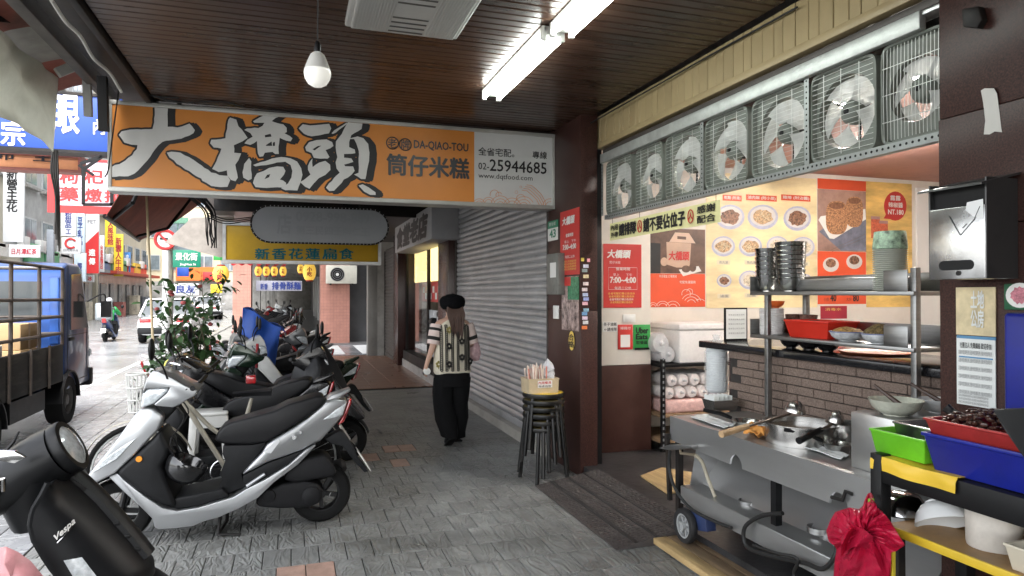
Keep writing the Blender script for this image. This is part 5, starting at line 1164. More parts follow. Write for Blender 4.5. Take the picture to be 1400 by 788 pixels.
o = MB().tube([Vector((c2.x + .03, c2.y - .02, bz + .05)), Vector((c2.x - .01, c2.y + .11, bz + .12))], [.012,.007], 8).build('soup_spoon', mat('spoon_brown', (0,0,0))); tag(o, 'dark wooden spoon leaning in the white bowl', 'spoon')
# ---------------------------------------------------------------- black rack at the right with tubs
QX = 2.02; QZ = 1.01; QY1 = at(1192, 640, X=QX).y; QY0 = 1.15; QXB = 2.47
rk2 = thing('metal_rack', 'black metal rack with yellow shelf edge at the bottom right', 'rack', (2.3, 1.7, 0))
MB().box(QX, QXB, QY0, QY1, QZ - .09, QZ - .004).build('top_shelf', m_black, rk2, bevel=.004)
for (x, y) in ((QX + .02, QY1 - .02), (QXB - .02, QY1 - .02), (QX + .02, QY0 + .02), (QXB - .02, QY0 + .02)):
    MB().box(x - .024, x + .024, y - .024, y + .024, .0, QZ + .01).build('post', m_black, rk2, bevel=.003)
lz2 = at(1290, 748, X=QX).z
m_yel = mat('yellow_paint', (.62,.42,.03), rough=.4, var=.1, scale=8, dirt=.3, dirtcol=(.2,.12,.02))
MB().box(QX, QXB, QY0, QY1 - .05, lz2 - .02, lz2).build('lower_shelf', mat('shelf_wood', (.34,.20,.08), rough=.45, var=.3, scale=6), rk2)
MB().box(QX - .012, QX - .001, QY0, QY1 - .05, lz2 - .024, lz2 + .006).build('shelf_edge', m_yel, rk2, bevel=.003)
b = MB(); ya, yb = at(1190, 625, X=QX - .004).y, at(1308, 660, X=QX - .004).y
b.grid(lambda u, v: (QX - .006 + .006*math.sin(u*11)*(1-v) if v < .5 else QX + .16*(v-.5)*2, ya + (yb - ya)*u, QZ + .002 + .05*(v - .5)*2*(1 if v < .5 else 0) + .002*math.sin(u*8)), 20, 6); tag(b.build('yellow_sheet', mat('yellow_film', (.72,.47,.04), rough=.35, var=.08), solid=.0015), 'yellow plastic sheet under the green tub on the rack', 'sheet')
def tub(name, label, y0, y1, x0, x1, z, h, m, cat='tub', **k):
    b = MB(); tub_mesh(b, ((x0+x1)/2, (y0+y1)/2, z), x1 - x0, y1 - y0, h, .9); return tag(b.build(name, m, bevel=.006, **k), label, cat)
gy1_, gy0_ = at(1196, 600, X=QX + .03).y + .02, at(1264, 620, X=QX + .03).y
tub('green_tub', 'bright lime green plastic tub on the black rack', gy0_, gy1_, QX + .03, QX + .30, QZ + .006, .085, mat('lime_plastic', (.14,.50,.02), rough=.4, var=.12, dirt=.3, dscale=7, dirtcol=(.06,.16,.02)))
tub('steel_pan', 'steel pan nested above the lime green tub', gy0_ + .01, gy1_ - .02, QX + .12, QX + .40, QZ + .035, .08, m_pot, 'pan')
by1_, by0_ = at(1263, 620, X=QX + .015).y, QY0 + .12
tub('blue_tub', 'deep blue plastic tub at the right on the black rack', by0_, by1_, QX + .015, QX + .40, QZ - .001, .125, mat('blue_plastic', (.010,.018,.24), rough=.35, var=.15, dirt=.3, dscale=7, dirtcol=(.02,.025,.12)))
m_redb = mat('red_basket', (.36,.03,.028), rough=.45, var=.2, scale=10, dirt=.35, dscale=8, dirtcol=(.10,.02,.015))
ry_1, ry_0 = at(1262, 590, X=QX + .02).y - .0, QY0 + .2
tub('red_basket', 'red plastic basket of dark meat nested in the blue tub', ry_0, ry_1, QX + .03, QX + .37, QZ + .095, .075, m_redb, 'basket')
b = MB(); rngf = random.Random(3)
for k in range(420):
    x = QX + .06 + rngf.random()*.28; y = ry_0 + .03 + rngf.random()*(ry_1 - ry_0 - .06); z = QZ + .15 + rngf.random()*.03 + .02*math.sin((x-QX)*9)
    b.ell((x, y, z), (rngf.uniform(.006,.013), rngf.uniform(.008,.018), rngf.uniform(.004,.008)), 6, 4, Matrix.Rotation(rngf.random()*6, 3, 'Z'))
o = b.build('braised_meat', mat('meat_brown', (.055,.022,.016), rough=.3, var=.5, scale=30)); tag(o, 'heap of dark braised meat pieces in the red basket', 'food', kind='stuff')
o = MB().tube(curve_pts([at(1293,557,X=QX+.15), at(1305,566,X=QX+.16), at(1330,577,X=QX+.17), at(1352,586,X=QX+.18)], 4), [.017,.016,.015,.015,.015,.014,.014,.013,.012,.012,.011,.011,.010], 10).build('serving_spoon', mat('spoon_black', (.012,.011,.011), rough=.35, var=.1)); tag(o, 'black handled serving spoon stuck in the braised meat', 'spoon')
# blue lid and black tray leaning at the right edge
o = MB().box(2.43, 2.49, 1.2, at(1371, 490, X=2.43).y, .96, at(1385, 428, X=2.43).z).build('blue_board', mat('blue_plastic', (0,0,0)), bevel=.015, seg=3); tag(o, 'upright deep blue plastic board leaning on the granite column', 'board')
b = MB(); P = [at(1356,560,X=2.03), at(1375,592,X=2.02), at(1400,628,X=2.0), at(1440,640,X=1.98), at(1440,556,X=2.1)]
b.extr(P, (.025, 0, 0)); tag(b.build('black_tray', mat('tray_black', (.014,.014,.015), rough=.4, var=.15), bevel=.005), 'black plastic tray tilted at the right edge of the photo', 'tray')
o = thing('flower_tin', 'round-flower tin plate on a green ground on the column', 'plate', at(1390, 420, X=GX - .01))
boxX('plate', mat('tin_green', (.03,.12,.06), rough=.35, var=.1), o, 1372, 388, 1412, 424, GX - .012, d=.01, bevel=.004)
c = at(1394, 404, X=GX - .014); MB().poly([(c.x, c.y + .05*math.cos(R(k*15)), c.z + .045*math.sin(R(k*15))) for k in range(24)]).build('roundel', m_pw, o, smooth=0)
MB().poly([(c.x - .001, c.y + .03*math.cos(R(k*15))*(1+.15*math.sin(k*2)), c.z + .03*math.sin(R(k*15))*(1+.15*math.cos(k*3))) for k in range(24)]).build('flower', mat('rose', (.5,.18,.22), rough=.5, var=.5, scale=80), o, smooth=0)
# lower shelf things
c = at(1228, 712, X=QX + .16)
o = MB(); o.lathe([(.095,0),(.098,.006),(.09,.03),(.065,.065),(.03,.08),(.001,.082)], 28, (QX + .17, c.y, lz2 + .001)); tag(o.build('steel_bowl', m_bsteel), 'upturned steel bowl at the left on the lower rack shelf', 'bowl')
c = at(1278, 700, X=QX + .10)
b = MB(); b.T = Matrix.Translation((QX + .13, c.y, lz2 + .062)) @ Matrix.Rotation(R(150), 4, 'X') @ Matrix.Rotation(R(-12), 4, 'Y'); bowl_mesh(b, (0,0,-.04), .092, .075); tag(b.build('white_bowl', mat('white_china', (0,0,0)), smooth=40), 'white china bowl lying upturned on the lower rack shelf', 'bowl')
c = at(1352, 718, X=QX + .14)
b = MB(); b.lathe([(.001,0),(.075,0),(.078,.01),(.08,.12),(.084,.13),(.08,.135),(.074,.12),(.07,.012),(.001,.01)], 26, (QX + .16, c.y, lz2 + .001)); o = b.build('plastic_bucket', mat('cloudy_plastic', (.62,.58,.52), rough=.3, var=.15, scale=10, bump=.4, bscale=20, alpha=.9), warp=lambda p: (p[0] + .005*noise.noise(Vector(p)*25), p[1] + .005*noise.noise(Vector(p)*22), p[2])); tag(o, 'cloudy plastic bucket on the lower rack shelf', 'bucket')
tub('cream_tub', 'cream plastic box at the corner of the lower rack shelf', QY0 + .05, at(1374, 745, X=QX + .02).y, QX + .02, QX + .22, lz2 + .001, .075, mat('cream_plastic', (.60,.55,.44), rough=.4, var=.06), 'box')
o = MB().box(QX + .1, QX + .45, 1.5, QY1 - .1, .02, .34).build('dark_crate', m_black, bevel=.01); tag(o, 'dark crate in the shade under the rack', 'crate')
b = MB(); b.grid(lambda u, v: (QX + .06 + .3*v, QY1 - .18 - .35*u, .36 + .03*noise.noise(Vector((u*5, v*5, 1)))), 14, 8); tag(b.build('green_sack', mat('sack_green', (.02,.10,.035), rough=.6, var=.3, scale=9), solid=.003), 'dark green sack lying on the crate under the rack', 'sack')
# red plastic carrier bags hanging at the rack corner
m_rbag = translucent(mat('red_bag', (.50,.012,.05), rough=.28, var=.25, scale=9, bump=.5, bscale=26, spec=.5), .25)
t = thing('red_bag_bundle', 'bundle of red plastic carrier bags hanging on the rack post', 'bags', at(1190, 690, X=QX - .04))
def P2(x, y, dx=0): return at(x, y, X=QX - .05 + dx)
outl = [(1180,692),(1192,684),(1196,692),(1206,700),(1220,722),(1234,742),(1222,750),(1214,752),(1210,800),(1140,800),(1143,752),(1139,744),(1131,738),(1130,726),(1142,700),(1160,694),(1176,696)]
def ragged(poly, n):
    Q = [Vector((*poly[i], 0)) for i in range(len(poly))] ; out = []
    for i in range(len(Q)):
        for k in range(n): out.append(Q[i].lerp(Q[(i+1) % len(Q)], k/n))
    return out
for k in range(4):
    pts = ragged([(x + k*1.5, y + k*1.2) for (x, y) in outl], 4); n = len(pts); cx, cy = 1182, 728; vs = []; b = MB()
    for j in range(9):
        f = j/8
        for i, q in enumerate(pts):
            a_ = math.atan2(q.y - cy, q.x - cx); cr = .020*math.sin(a_*9 + k*2 + 1.5*math.sin(f*5)) * (.25 + f) + .012*noise.noise(Vector((q.x*.09, q.y*.09, k*3 + f*2)))*2
            vs.append(P2(cx + (q.x - cx)*f + 1.2*math.sin(a_*5 + k)*f, cy + (q.y - cy)*f, -.045*(1 - f*f) - .010*k + cr))
    b.add(vs, [(j*n+i, j*n+(i+1) % n, (j+1)*n+(i+1) % n, (j+1)*n+i) for j in range(8) for i in range(n)]); b.build('bag', m_rbag, t, smooth=75)
b = MB(); b.tube(curve_pts([P2(1181,700,-.07), P2(1184,686,-.02), P2(1190,676,.02), P2(1193,690,-.06)], 5), .006, 6); b.build('loop', m_rbag, t)
b = MB(); b.grid(lambda u, v: P2(1150 + 44*u, 735 - 14*math.sin(u*3.14) + 26*v, -.09 - .025*math.sin(u*9 + v*4)), 14, 8); b.build('front_fold', m_rbag, t, solid=.001)
b = MB(); b.grid(lambda u, v: P2(1206 + 18*u, 742 + 50*v, -.005 + .008*math.sin(u*14)), 12, 4); tag(b.build('yellow_bag', mat('yellow_bag', (.70,.55,.05), rough=.35, var=.1), solid=.001), 'yellow plastic bag hanging behind the red ones', 'bag')
b = MB(); b.grid(lambda u, v: P2(1187 + 8*u, 682 + 24*v, -.03 + .006*math.sin(v*6)), 4, 8); tag(b.build('green_strap', mat('green_strap', (.25,.55,.06), rough=.4, var=.1), solid=.001), 'short lime green strap tied at the rack post', 'strap')
# ---------------------------------------------------------------- scooters
m_sil = mat('silver_paint', (.36,.37,.38), rough=.3, metal=.7, var=.03, scale=2, coat=.5)
m_plas = mat('grey_black_plastic', (.010,.0105,.0115), rough=.5, var=.3, scale=10, spec=.25)
m_vinyl = mat('seat_vinyl', (.008,.008,.009), spec=.3, rough=.42, var=.15, scale=20, bump=.12, bscale=180)
m_tyre = mat('tyre_rubber', (.007,.007,.007), spec=.2, rough=.75, var=.2, scale=20)
m_rimb = mat('dark_rim', (.014,.014,.015), rough=.4, metal=.4, var=.2)
m_lens = mat('headlamp_lens', (.62,.66,.68), rough=.08, var=.3, scale=40, metal=.2, coat=1)
m_tail = mat('tail_red', (.35,.012,.015), rough=.15, var=.2, scale=30, coat=1)
m_amber = mat('amber', (.80,.30,.03), rough=.25, var=.1)
m_chrome = mat('chrome', (.65,.65,.65), rough=.12, metal=1, var=.05)
m_engine = mat('engine_grey', (.009,.009,.010), spec=.25, rough=.6, var=.3, scale=12)
m_blackgloss = mat('black_gloss_paint', (.010,.010,.011), rough=.12, var=.15, coat=.6)
SCY = 4.80
def za(p): return (100 + p[0]/2.8136, 470 + p[1]/2.8136)
def zb(p): return (280 + p[0]/3.15, 500 + p[1]/3.15)
SC0 = at(300, 700, Y=SCY).x
def loc(p): q = at(p[0], p[1], Y=SCY); return (q.x - SC0, q.z)
def A(*ps): return [loc(za(p)) for p in ps]
def B(*ps): return [loc(zb(p)) for p in ps]
def taper(kind):
    def f(p):
        x, y, z = p
        if kind == 'cowl': k = .55 + .45*min(1, max(0, (x + .98)/.35)); k *= .8 + .2*min(1, max(0, (1.0 - z)/.5))
        elif kind == 'bar': k = .7 + .5*min(1, max(0, (x + .75)/.4))
        elif kind == 'seat': k = .62 + .38*min(1, max(0, (x + .10)/.35)); k *= 1 - .25*max(0, (x - .55)/.3)
        elif kind == 'tail': k = 1.0 - .55*min(1, max(0, (x - .2)/.7))
        elif kind == 'skirt': k = .6 + .4*min(1, max(0, (x + .75)/.3)); k *= 1 - .45*min(1, max(0, (x - .25)/.5))
        else: k = 1
        return (x, y*k, z)
    return f
SHAPES = [
 ('front_cowl', A((22,545),(60,500),(160,380),(235,275),(258,252),(305,250),(342,275),(345,292),(325,335),(290,370),(240,425),(165,495),(130,515),(60,552)), .19, 'paint', .035, 'cowl'),
 ('handlebar_cowl', A((262,195),(280,140),(305,105),(330,108),(370,125),(430,160),(480,180),(470,200),(440,215),(410,235),(385,245),(320,240),(310,235),(360,192),(374,169),(280,174)), .15, 'paint', .03, 'bar'),
 ('headlight', A((252,250),(262,196),(280,175),(372,170),(358,190),(308,234),(270,248)), .14, 'lens', .02, 'bar'),
 ('neck', A((318,238),(402,238),(375,275),(350,300),(335,320),(300,254)), .08, 'plastic', .02, ''),
 ('leg_shield', A((164,495),(240,427),(300,372),(335,332),(368,400),(365,430),(342,470),(360,520),(392,600),(398,632),(340,618),(270,580),(190,520)), .19, 'plastic', .03, 'cowl'),
 ('side_skirt', A((130,517),(165,500),(190,523),(280,587),(345,630),(400,642),(480,630),(600,594)) + B((126,564),(180,530),(260,490),(360,432),(430,372),(474,348),(480,352),(400,432),(300,502),(230,567),(150,612),(60,652),(0,668)) + A((460,700),(395,708),(330,712),(315,705),(305,670),(260,625),(190,570)), .185, 'paint', .03, 'skirt'),
 ('floorboard', A((340,620),(390,598),(480,580),(575,560),(600,592),(480,628),(400,640)), .16, 'plastic', .012, ''),
 ('seat', B((35,337),(48,302),(72,272),(110,253),(200,228),(300,200),(360,171),(480,138),(515,138),(520,162),(500,187),(440,227),(330,297),(260,337),(200,347),(80,350)), .135, 'seat', .06, 'seat'),
 ('under_seat_panel', B((75,353),(200,350),(258,338),(265,346),(200,427),(157,477),(165,500),(190,525),(100,562),(55,548),(70,495),(60,480),(85,420),(72,390)), .115, 'plastic', .025, ''),
 ('tail_panel', B((157,475),(200,425),(245,380),(266,345),(320,310),(380,275),(440,235),(500,185),(522,160),(560,150),(622,160),(600,225),(560,270),(500,335),(470,345),(420,372),(350,395),(270,420),(210,450)), .165, 'paint', .03, 'tail'),
 ('side_insert', B((165,478),(270,425),(418,375),(425,372),(360,430),(260,488),(195,522),(165,502)), .158, 'plastic', .015, 'tail'),
 ('grab_rail', B((440,262),(458,235),(520,163),(545,138),(634,108),(632,121),(560,165),(520,202),(480,247),(452,263)), .125, 'paint', .018, 'tail'),
 ('rear_lens', B((502,245),(560,200),(615,165),(598,222),(560,235)), .170, 'lens', .01, 'tail'),
 ('tail_light', B((575,270),(604,222),(625,158),(638,150),(636,175),(604,255)), .14, 'tail', .012, 'tail'),
 ('air_box', B((340,505),(350,460),(430,412),(520,396),(545,420),(572,470),(555,490),(480,500),(400,515)), .12, 'engine', .02, ''),
 ('engine_case', B((215,600),(240,560),(330,520),(430,508),(490,518),(512,550),(500,600),(450,622),(330,627),(230,620)), .125, 'engine', .025, ''),
 ('plate_bracket', B((520,330),(585,296),(602,300),(650,370),(662,410),(712,474),(695,479),(650,430),(600,365),(545,352)), .055, 'plastic', .006, ''),
]
_cache = {}
def slab_mesh(name, poly, hw, bev, tp):
    b = MB(); n = len(poly)
    b.extr([(p[0], -hw, p[1]) for p in poly], (0, 2*hw, 0))
    return b.build(name, m_plas, link=False, bevel=bev, seg=3, smooth=45, warp=None if not tp else taper(tp)).data
for s_ in SHAPES: _cache[s_[0]] = slab_mesh(s_[0], s_[1], s_[2], s_[4], s_[5])
for k_, tp in (('front_cowl','cowl'),):
    pass
fwc = loc((155, 700)); rwc = loc((440, 675)); rwc = (rwc[0], .205); fwc = (fwc[0], .205)
def wheel_meshes():
    b = MB(); b.lathe([(.125,-.05),(.15,-.056),(.185,-.048),(.203,-.022),(.205,0),(.203,.022),(.185,.048),(.15,.056),(.125,.05)], 36, (0,0,0), (0,1,0)); t = b.build('tyre', m_tyre, link=False).data
    b = MB(); b.lathe([(.128,-.045),(.118,-.045),(.112,-.01),(.112,.01),(.118,.045),(.128,.045)], 32, (0,0,0), (0,1,0)); b.cyl((0,-.06,0),(0,.06,0), .032, n=16)
    for k in range(5): a = k*2*math.pi/5; b.bar((.02*math.cos(a),0,.02*math.sin(a)), (.118*math.cos(a+.25),0,.118*math.sin(a+.25)), .03, .022, up=(0,1,0))
    return t, b.build('rim', m_rimb, link=False).data
_ty, _rm = wheel_meshes()
b = MB(); f_ = fwc
b.tube([(f_[0] + .02, -.085, f_[1]), (f_[0] + .06, -.08, f_[1] + .2), (f_[0] + .16, -.05, .60)], .018, 8); b.tube([(f_[0] + .02, .085, f_[1]), (f_[0] + .06, .08, f_[1] + .2), (f_[0] + .16, .05, .60)], .018, 8)
_fork = b.build('fork', m_rimb, link=False).data
b = MB()
b.grid(lambda u, v: (f_[0] + (.225 + .01*math.sin(v*3.14))*math.cos(R(15 + 150*u)), (v - .5)*.13, f_[1] + (.225 + .02*math.sin(v*3.14))*math.sin(R(15 + 150*u))), 16, 6); _mud = b.build('mudguard', m_plas, link=False, solid=.006).data
b = MB(); b.tube([(.0, -.09, .16), (-.01, -.13, .02), (.13, -.15, .012)], [.012,.012,.008], 8); b.tube([(.03, .09, .16), (.02, .13, .02)], .012, 8); b.tube([(-.01,-.13,.02),(.02,.13,.02)], .01, 8); _stand = b.build('stand', m_darkmetal, link=False).data
hb_ = loc(za((460, 160))); hc_ = loc(za((330, 130)))
b = MB(); b.tube([(hb_[0], -.13, hb_[1] - .03), (hb_[0] + .02, -.34, hb_[1])], [.014, .016], 10); b.tube([(hb_[0], .13, hb_[1] - .03), (hb_[0] + .02, .34, hb_[1])], [.014, .016], 10); _bars = b.build('handlebar_grip', m_black, link=False).data
def mirror_mesh(s):
    b = MB(); x, z = hc_
    b.tube(curve_pts([(x + .05, s*.18, z - .01), (x + .03, s*.24, z + .08), (x - .01, s*.30, z + .15)], 4), .006, 6)
    b.ell((x - .015, s*.33, z + .19), (.018, .055, .07), 14, 8); return b.build('mirror', m_black, link=False).data
_mir = [mirror_mesh(-1), mirror_mesh(1)]
_pp = [loc(zb(p)) for p in ((655,385),(712,470))]
b = MB(); b.extr([(_pp[0][0] + .012, -.085, _pp[0][1]), (_pp[0][0] + .012, .085, _pp[0][1]), (_pp[1][0] + .012, .085, _pp[1][1]), (_pp[1][0] + .012, -.085, _pp[1][1])], (.004, 0, .003)); _plate = b.build('number_plate', m_pw, link=False, bevel=.002).data
b = MB(); b.tube([(.05,.12,.22),(.30,.15,.21),(.42,.17,.24)], [.02,.022,.03], 10); b.tube([(.40,.17,.24),(.46,.175,.255),(.80,.18,.33),(.83,.18,.335)], [.03,.052,.056,.03], 14); _exh = b.build('exhaust', m_darkmetal, link=False).data
b = MB()
for s in (-1, 1): b.tube(curve_pts([(hb_[0] - .03, s*.18, hb_[1] - .02), (hb_[0] - .12, s*.14, hb_[1] - .10), (hb_[0] - .06, s*.10, hb_[1] - .22), (hb_[0] - .16, s*.06, hb_[1] - .38)], 5), .005, 5)
_cab = b.build('brake_cable', m_wire, link=False).data
def setm(o, m):
    o.material_slots[0].link = 'OBJECT'; o.material_slots[0].material = m
def scooter(label, at_, rz, paint, group=None, lean=0.0, cover=False, seat=None):
    t = thing('parked_scooter', label, 'scooter', (at_[0], at_[1], at_[2] if len(at_) > 2 else 0), rz, group, rot=(lean, 0, rz) if lean else None)
    mats = dict(paint=paint, plastic=m_plas, seat=seat or m_vinyl, lens=m_lens, tail=m_tail, engine=m_engine)
    for s_ in SHAPES:
        o = bpy.data.objects.new(s_[0], _cache[s_[0]]); C.objects.link(o); o.parent = t; setm(o, mats[s_[3]])
    for c_ in (fwc, rwc):
        w_ = inst(_ty, 'wheel', t, (c_[0], 0, c_[1])); w_.rotation_euler = (0, random.random()*2, 0); r_ = inst(_rm, 'rim', w_, (0,0,0))
    for (nm, me) in (('fork', _fork), ('mudguard', _mud), ('stand', _stand), ('handlebar_grip', _bars), ('mirror', _mir[0]), ('mirror', _mir[1])): inst(me, nm, t, (0,0,0))
    for (nm, me, mm) in (('number_plate', _plate, None), ('exhaust', _exh, None), ('brake_cable', _cab, None)): inst(me, nm, t, (0,0,0))
    q = loc(za((256, 441)))
    o = MB().cyl((q[0], -.183, q[1]), (q[0], -.196, q[1]), .018, n=16).build('side_reflector', m_amber, t, local=True)
    return t
GRP = 'scooters parked along the arcade'
sv_ = scooter('silver scooter parked sideways in the foreground with a black helmet', (SC0, SCY + .17, 0), 0, m_sil, GRP)
q = loc(zb((465, 300))); o = text('Racing', m_ink, sv_, (0,0,0), XP, .09, .018, shear=.3); o.location = (q[0] - .04, -.142, q[1]); o.rotation_euler = (0, -.45, 0)
for (xx, zz) in ((385,312),(412,290)):
    q = loc(zb((xx, zz))); MB().cyl((q[0], -.135, q[1]), (q[0], -.158, q[1]), .014 if xx < 400 else .009, n=14).build('emblem', m_chrome, sv_, local=True)
q = loc(zb((285, 350))); MB().poly([(q[0]-.05, -.1665, q[1]-.03), (q[0]+.0, -.1665, q[1]-.045), (q[0]+.055, -.1625, q[1]+.03), (q[0]+.045, -.1625, q[1]+.05)]).build('clear_sticker', mat('sticker_clear', (.6,.61,.62), rough=.15, var=.1), sv_, local=True, smooth=0)
b = MB(); q = loc(zb((540, 575))); b.bar((q[0] - .012, -.07, q[1] - .02), (q[0] + .012, -.07, q[1] + .02), .012, .004); b.build('valve_tag', m_chrome, sv_, local=True)
# round CVT cover and kick lever, handle, indicator lenses
q = loc(zb((460, 570))); MB().lathe([(.001,-.02),(.045,-.018),(.062,-.008),(.065,.01)], 24, (q[0], -.125, q[1]), (0,1,0)).build('belt_cover', m_engine, sv_, local=True)
q = loc(zb((275, 570))); MB().lathe([(.001,-.015),(.04,-.012),(.046,.01)], 20, (q[0], -.125, q[1]), (0,1,0)).build('fan_cover', m_engine, sv_, local=True)
p0, p1 = loc(zb((180, 520))), loc(zb((258, 468))); MB().tube([(p0[0], -.165, p0[1]), (p1[0], -.165, p1[1])], .012, 8).build('foot_peg', m_sil, sv_, local=True)
P = A((75,498),(120,445),(190,395),(245,362),(190,420),(170,440)); MB().extr([(p[0], -.203, p[1]) for p in P], (0, .03, 0)).build('indicator_lens', m_lens, sv_, local=True, bevel=.004, warp=taper('cowl'))
# helmet hanging from the bag hook
hp = at(256, 634, Y=SCY + .04)
he = thing('black_helmet', 'glossy black half helmet hanging on the silver scooter', 'helmet', hp)
rotm = Matrix.Rotation(R(28), 4, 'Y')
b = MB(); b.T = Matrix.Translation(hp) @ rotm @ Matrix.Rotation(math.pi, 4, 'X'); b.lathe([(.001,.125),(.05,.12),(.09,.098),(.118,.06),(.128,.015),(.128,-.02),(.122,-.03),(.118,-.02),(.11,.04),(.06,.1),(.001,.112)], 28); b.build('shell', m_blackgloss, he)
b = MB(); b.T = Matrix.Translation(hp) @ rotm; b.grid(lambda u, v: ((-.115 - .05*v)*math.cos(R(-50 + 100*u)), .115*math.sin(R(-50 + 100*u)), -.0 + .02 + .03*v), 12, 3); b.build('peak', m_blackgloss, he, solid=.004)
b = MB(); b.tube(curve_pts([at(238,632,Y=SCY+.02), at(233,612,Y=SCY+.03), at(236,598,Y=SCY+.05), at(246,618,Y=SCY+.05)], 5), .006, 6); b.build('strap', m_black, he)
# other scooters, farther along the kerb: they stand across the arcade edge like the first
m_pblack = mat('black_metallic', (.008,.008,.009), rough=.25, var=.2, coat=.3, metal=.3)
m_pgreen = mat('green_metallic', (.008,.022,.012), rough=.2, var=.2, coat=.6, metal=.4)
m_pwhite = mat('white_scooter', (.60,.60,.58), rough=.3, var=.08, coat=.5)
m_pred = mat('red_scooter', (.28,.02,.02), rough=.25, var=.1, coat=.5)
m_pgrey = mat('grey_scooter', (.14,.145,.15), rough=.3, metal=.4, var=.1, coat=.4)
scooter('black scooter behind the bicycle, its long seat towards the viewer', (-.50, 6.05, 0), R(-6), m_pblack, GRP)
scooter('black scooter facing the walkway with an amber reflector', (-.12, 6.75, 0), R(174), m_pblack, GRP)
scooter('dark green scooter standing behind the black ones', (-.15, 7.35, 0), R(8), m_pgreen, GRP)
scooter('white scooter with a round lamp beside the potted shrub', (-.75, 8.5, 0), R(185), m_pwhite, GRP)
cvs = scooter('scooter under the blue sheet', (-.30, 9.3, 0), R(12), m_pgrey, GRP)
far_lab = ['grey scooter just past the blue sheet', 'red scooter farther along the arcade edge', 'black scooter before the terracotta floor', 'white scooter near the side road', 'dark scooter last before the side road']
for k, (x, y, pm) in enumerate(((-.25, 10.3, m_pgrey), (-.35, 11.2, m_pred), (-.2, 12.2, m_pblack), (-.35, 13.4, m_pwhite), (-.3, 14.6, m_pblack))):
    scooter(far_lab[k], (x, y, 0), R(random.choice((5, 178, -8, 186))), pm, GRP)
# blue sheet
sh_ = thing('blue_sheet', 'bright blue plastic sheet thrown over a parked scooter', 'sheet', (-.3, 9.3, .4))
m_blue = translucent(mat('blue_tarp', (.030,.115,.50), rough=.45, var=.15, scale=6, bump=.3, bscale=14), .3)
q = [at(332,421,Y=9.3), at(384,447,Y=9.1), at(376,500,Y=9.0), at(327,497,Y=9.1)]
b = MB()
def shf(u, v):
    p = (q[0]*(1-u) + q[1]*u)*(1-v) + (q[3]*(1-u) + q[2]*u)*v
    return p + Vector((0, -.10*math.sin(u*3.1)*math.sin(v*2.2) + .035*math.sin(u*11 + v*3), .02*math.sin(u*6)))
b.grid(shf, 22, 16); b.build('front_sheet', m_blue, sh_, solid=.003)
b = MB(); b.grid(lambda u, v: Vector(shf(u, 0))*(1) + Vector((.05*v, .75*v, -.12*v*v + .03*math.sin(u*9))), 22, 6); b.build('top_sheet', m_blue, sh_, solid=.003)
# dark cover and round mirrors over the black scooter that faces the walkway
b = MB(); Pq = [at(398,585,Y=6.6), at(392,520,Y=6.6), at(410,487,Y=6.6), at(430,462,Y=6.6), at(440,462,Y=6.6), at(484,532,Y=6.6), at(482,585,Y=6.6)]
n = len(Pq); cen = sum(Pq, Vector())/n + Vector((0,-.16,0))
vs = [cen]; fs = []
for r_ in (.5, 1.0): vs += [cen + (p - cen)*r_ + Vector((0, (-.03 if r_ < 1 else .12) + .03*math.sin(i*3), 0)) for i, p in enumerate(Pq)]
fs = [(0, 1+i, 1+(i+1) % n) for i in range(n)] + [(1+i, 1+n+i, 1+n+(i+1) % n, 1+(i+1) % n) for i in range(n)]
b.add(vs, fs); o = b.build('rain_cover', mat('dark_cover', (.009,.009,.010), rough=.45, spec=.3, var=.2, scale=8, bump=.3, bscale=15), solid=.004, sub=2); tag(o, 'dark cover wrapped over the scooter facing the walkway', 'cover')
# ---------------------------------------------------------------- bicycle
BYY = 5.42
bk = thing('bicycle', 'old cream bicycle standing behind the silver scooter', 'bicycle', (at(190, 690, Y=BYY).x + .5, BYY, 0))
m_cream_p = mat('cream_frame', (.42,.39,.32), rough=.4, var=.15, scale=9, metal=.2, dirt=.3)
wr_ = .335; w1 = Vector((at(190, 637, Y=BYY).x, BYY, wr_)); w2 = w1 + Vector((1.06, 0, 0))
for w_ in (w1, w2):
    b = MB(); b.tube([w_ + Vector((wr_*.965*math.cos(R(k*10)), 0, wr_*.965*math.sin(R(k*10)))) for k in range(36)], .019, 8, closed=True); o = b.build('wheel', m_tyre, bk)
    b = MB(); b.tube([w_ + Vector((wr_*.90*math.cos(R(k*10)), 0, wr_*.90*math.sin(R(k*10)))) for k in range(36)], .010, 6, closed=True)
    b.build('rim', m_alu, o); b = MB()
    for k in range(28): a = k*2*math.pi/28; b.cyl(w_ + Vector((.02*math.cos(a+.5), (.02 if k % 2 else -.02), .02*math.sin(a+.5))), w_ + Vector((wr_*.9*math.cos(a), 0, wr_*.9*math.sin(a))), .0014, n=4)
    b.build('spokes', m_alu, o)['kind'] = 'stuff'
    b = MB(); b.grid(lambda u, v: w_ + Vector(((wr_ + .03)*math.cos(R(20 + 150*u)), (v - .5)*.05, (wr_ + .03 + .01*math.sin(v*3.14))*math.sin(R(20 + 150*u)))), 14, 4); b.build('mudguard', m_cream_p, bk, solid=.002)
hd = Vector((at(243, 560, Y=BYY).x, BYY, .86)); bbk = Vector((at(305, 640, Y=BYY).x, BYY, .29)); sp = Vector((at(338, 560, Y=BYY).x, BYY, .70))
MB().tube([hd + Vector((0,0,.02)), bbk + Vector((.02,0,.02))], .018, 10).build('down_tube', m_cream_p, bk)
MB().tube(curve_pts([hd + Vector((.02,0,-.01)), hd + Vector((.22,0,-.24)), bbk + Vector((.08,0,.20))], 5), .016, 10).build('top_tube', m_cream_p, bk)
MB().tube([hd + Vector((-.02,0,.08)), (w1 + hd)/2 + Vector((0,0,.08)), w1], [.017,.014,.010], 8).build('front_fork', m_cream_p, bk)
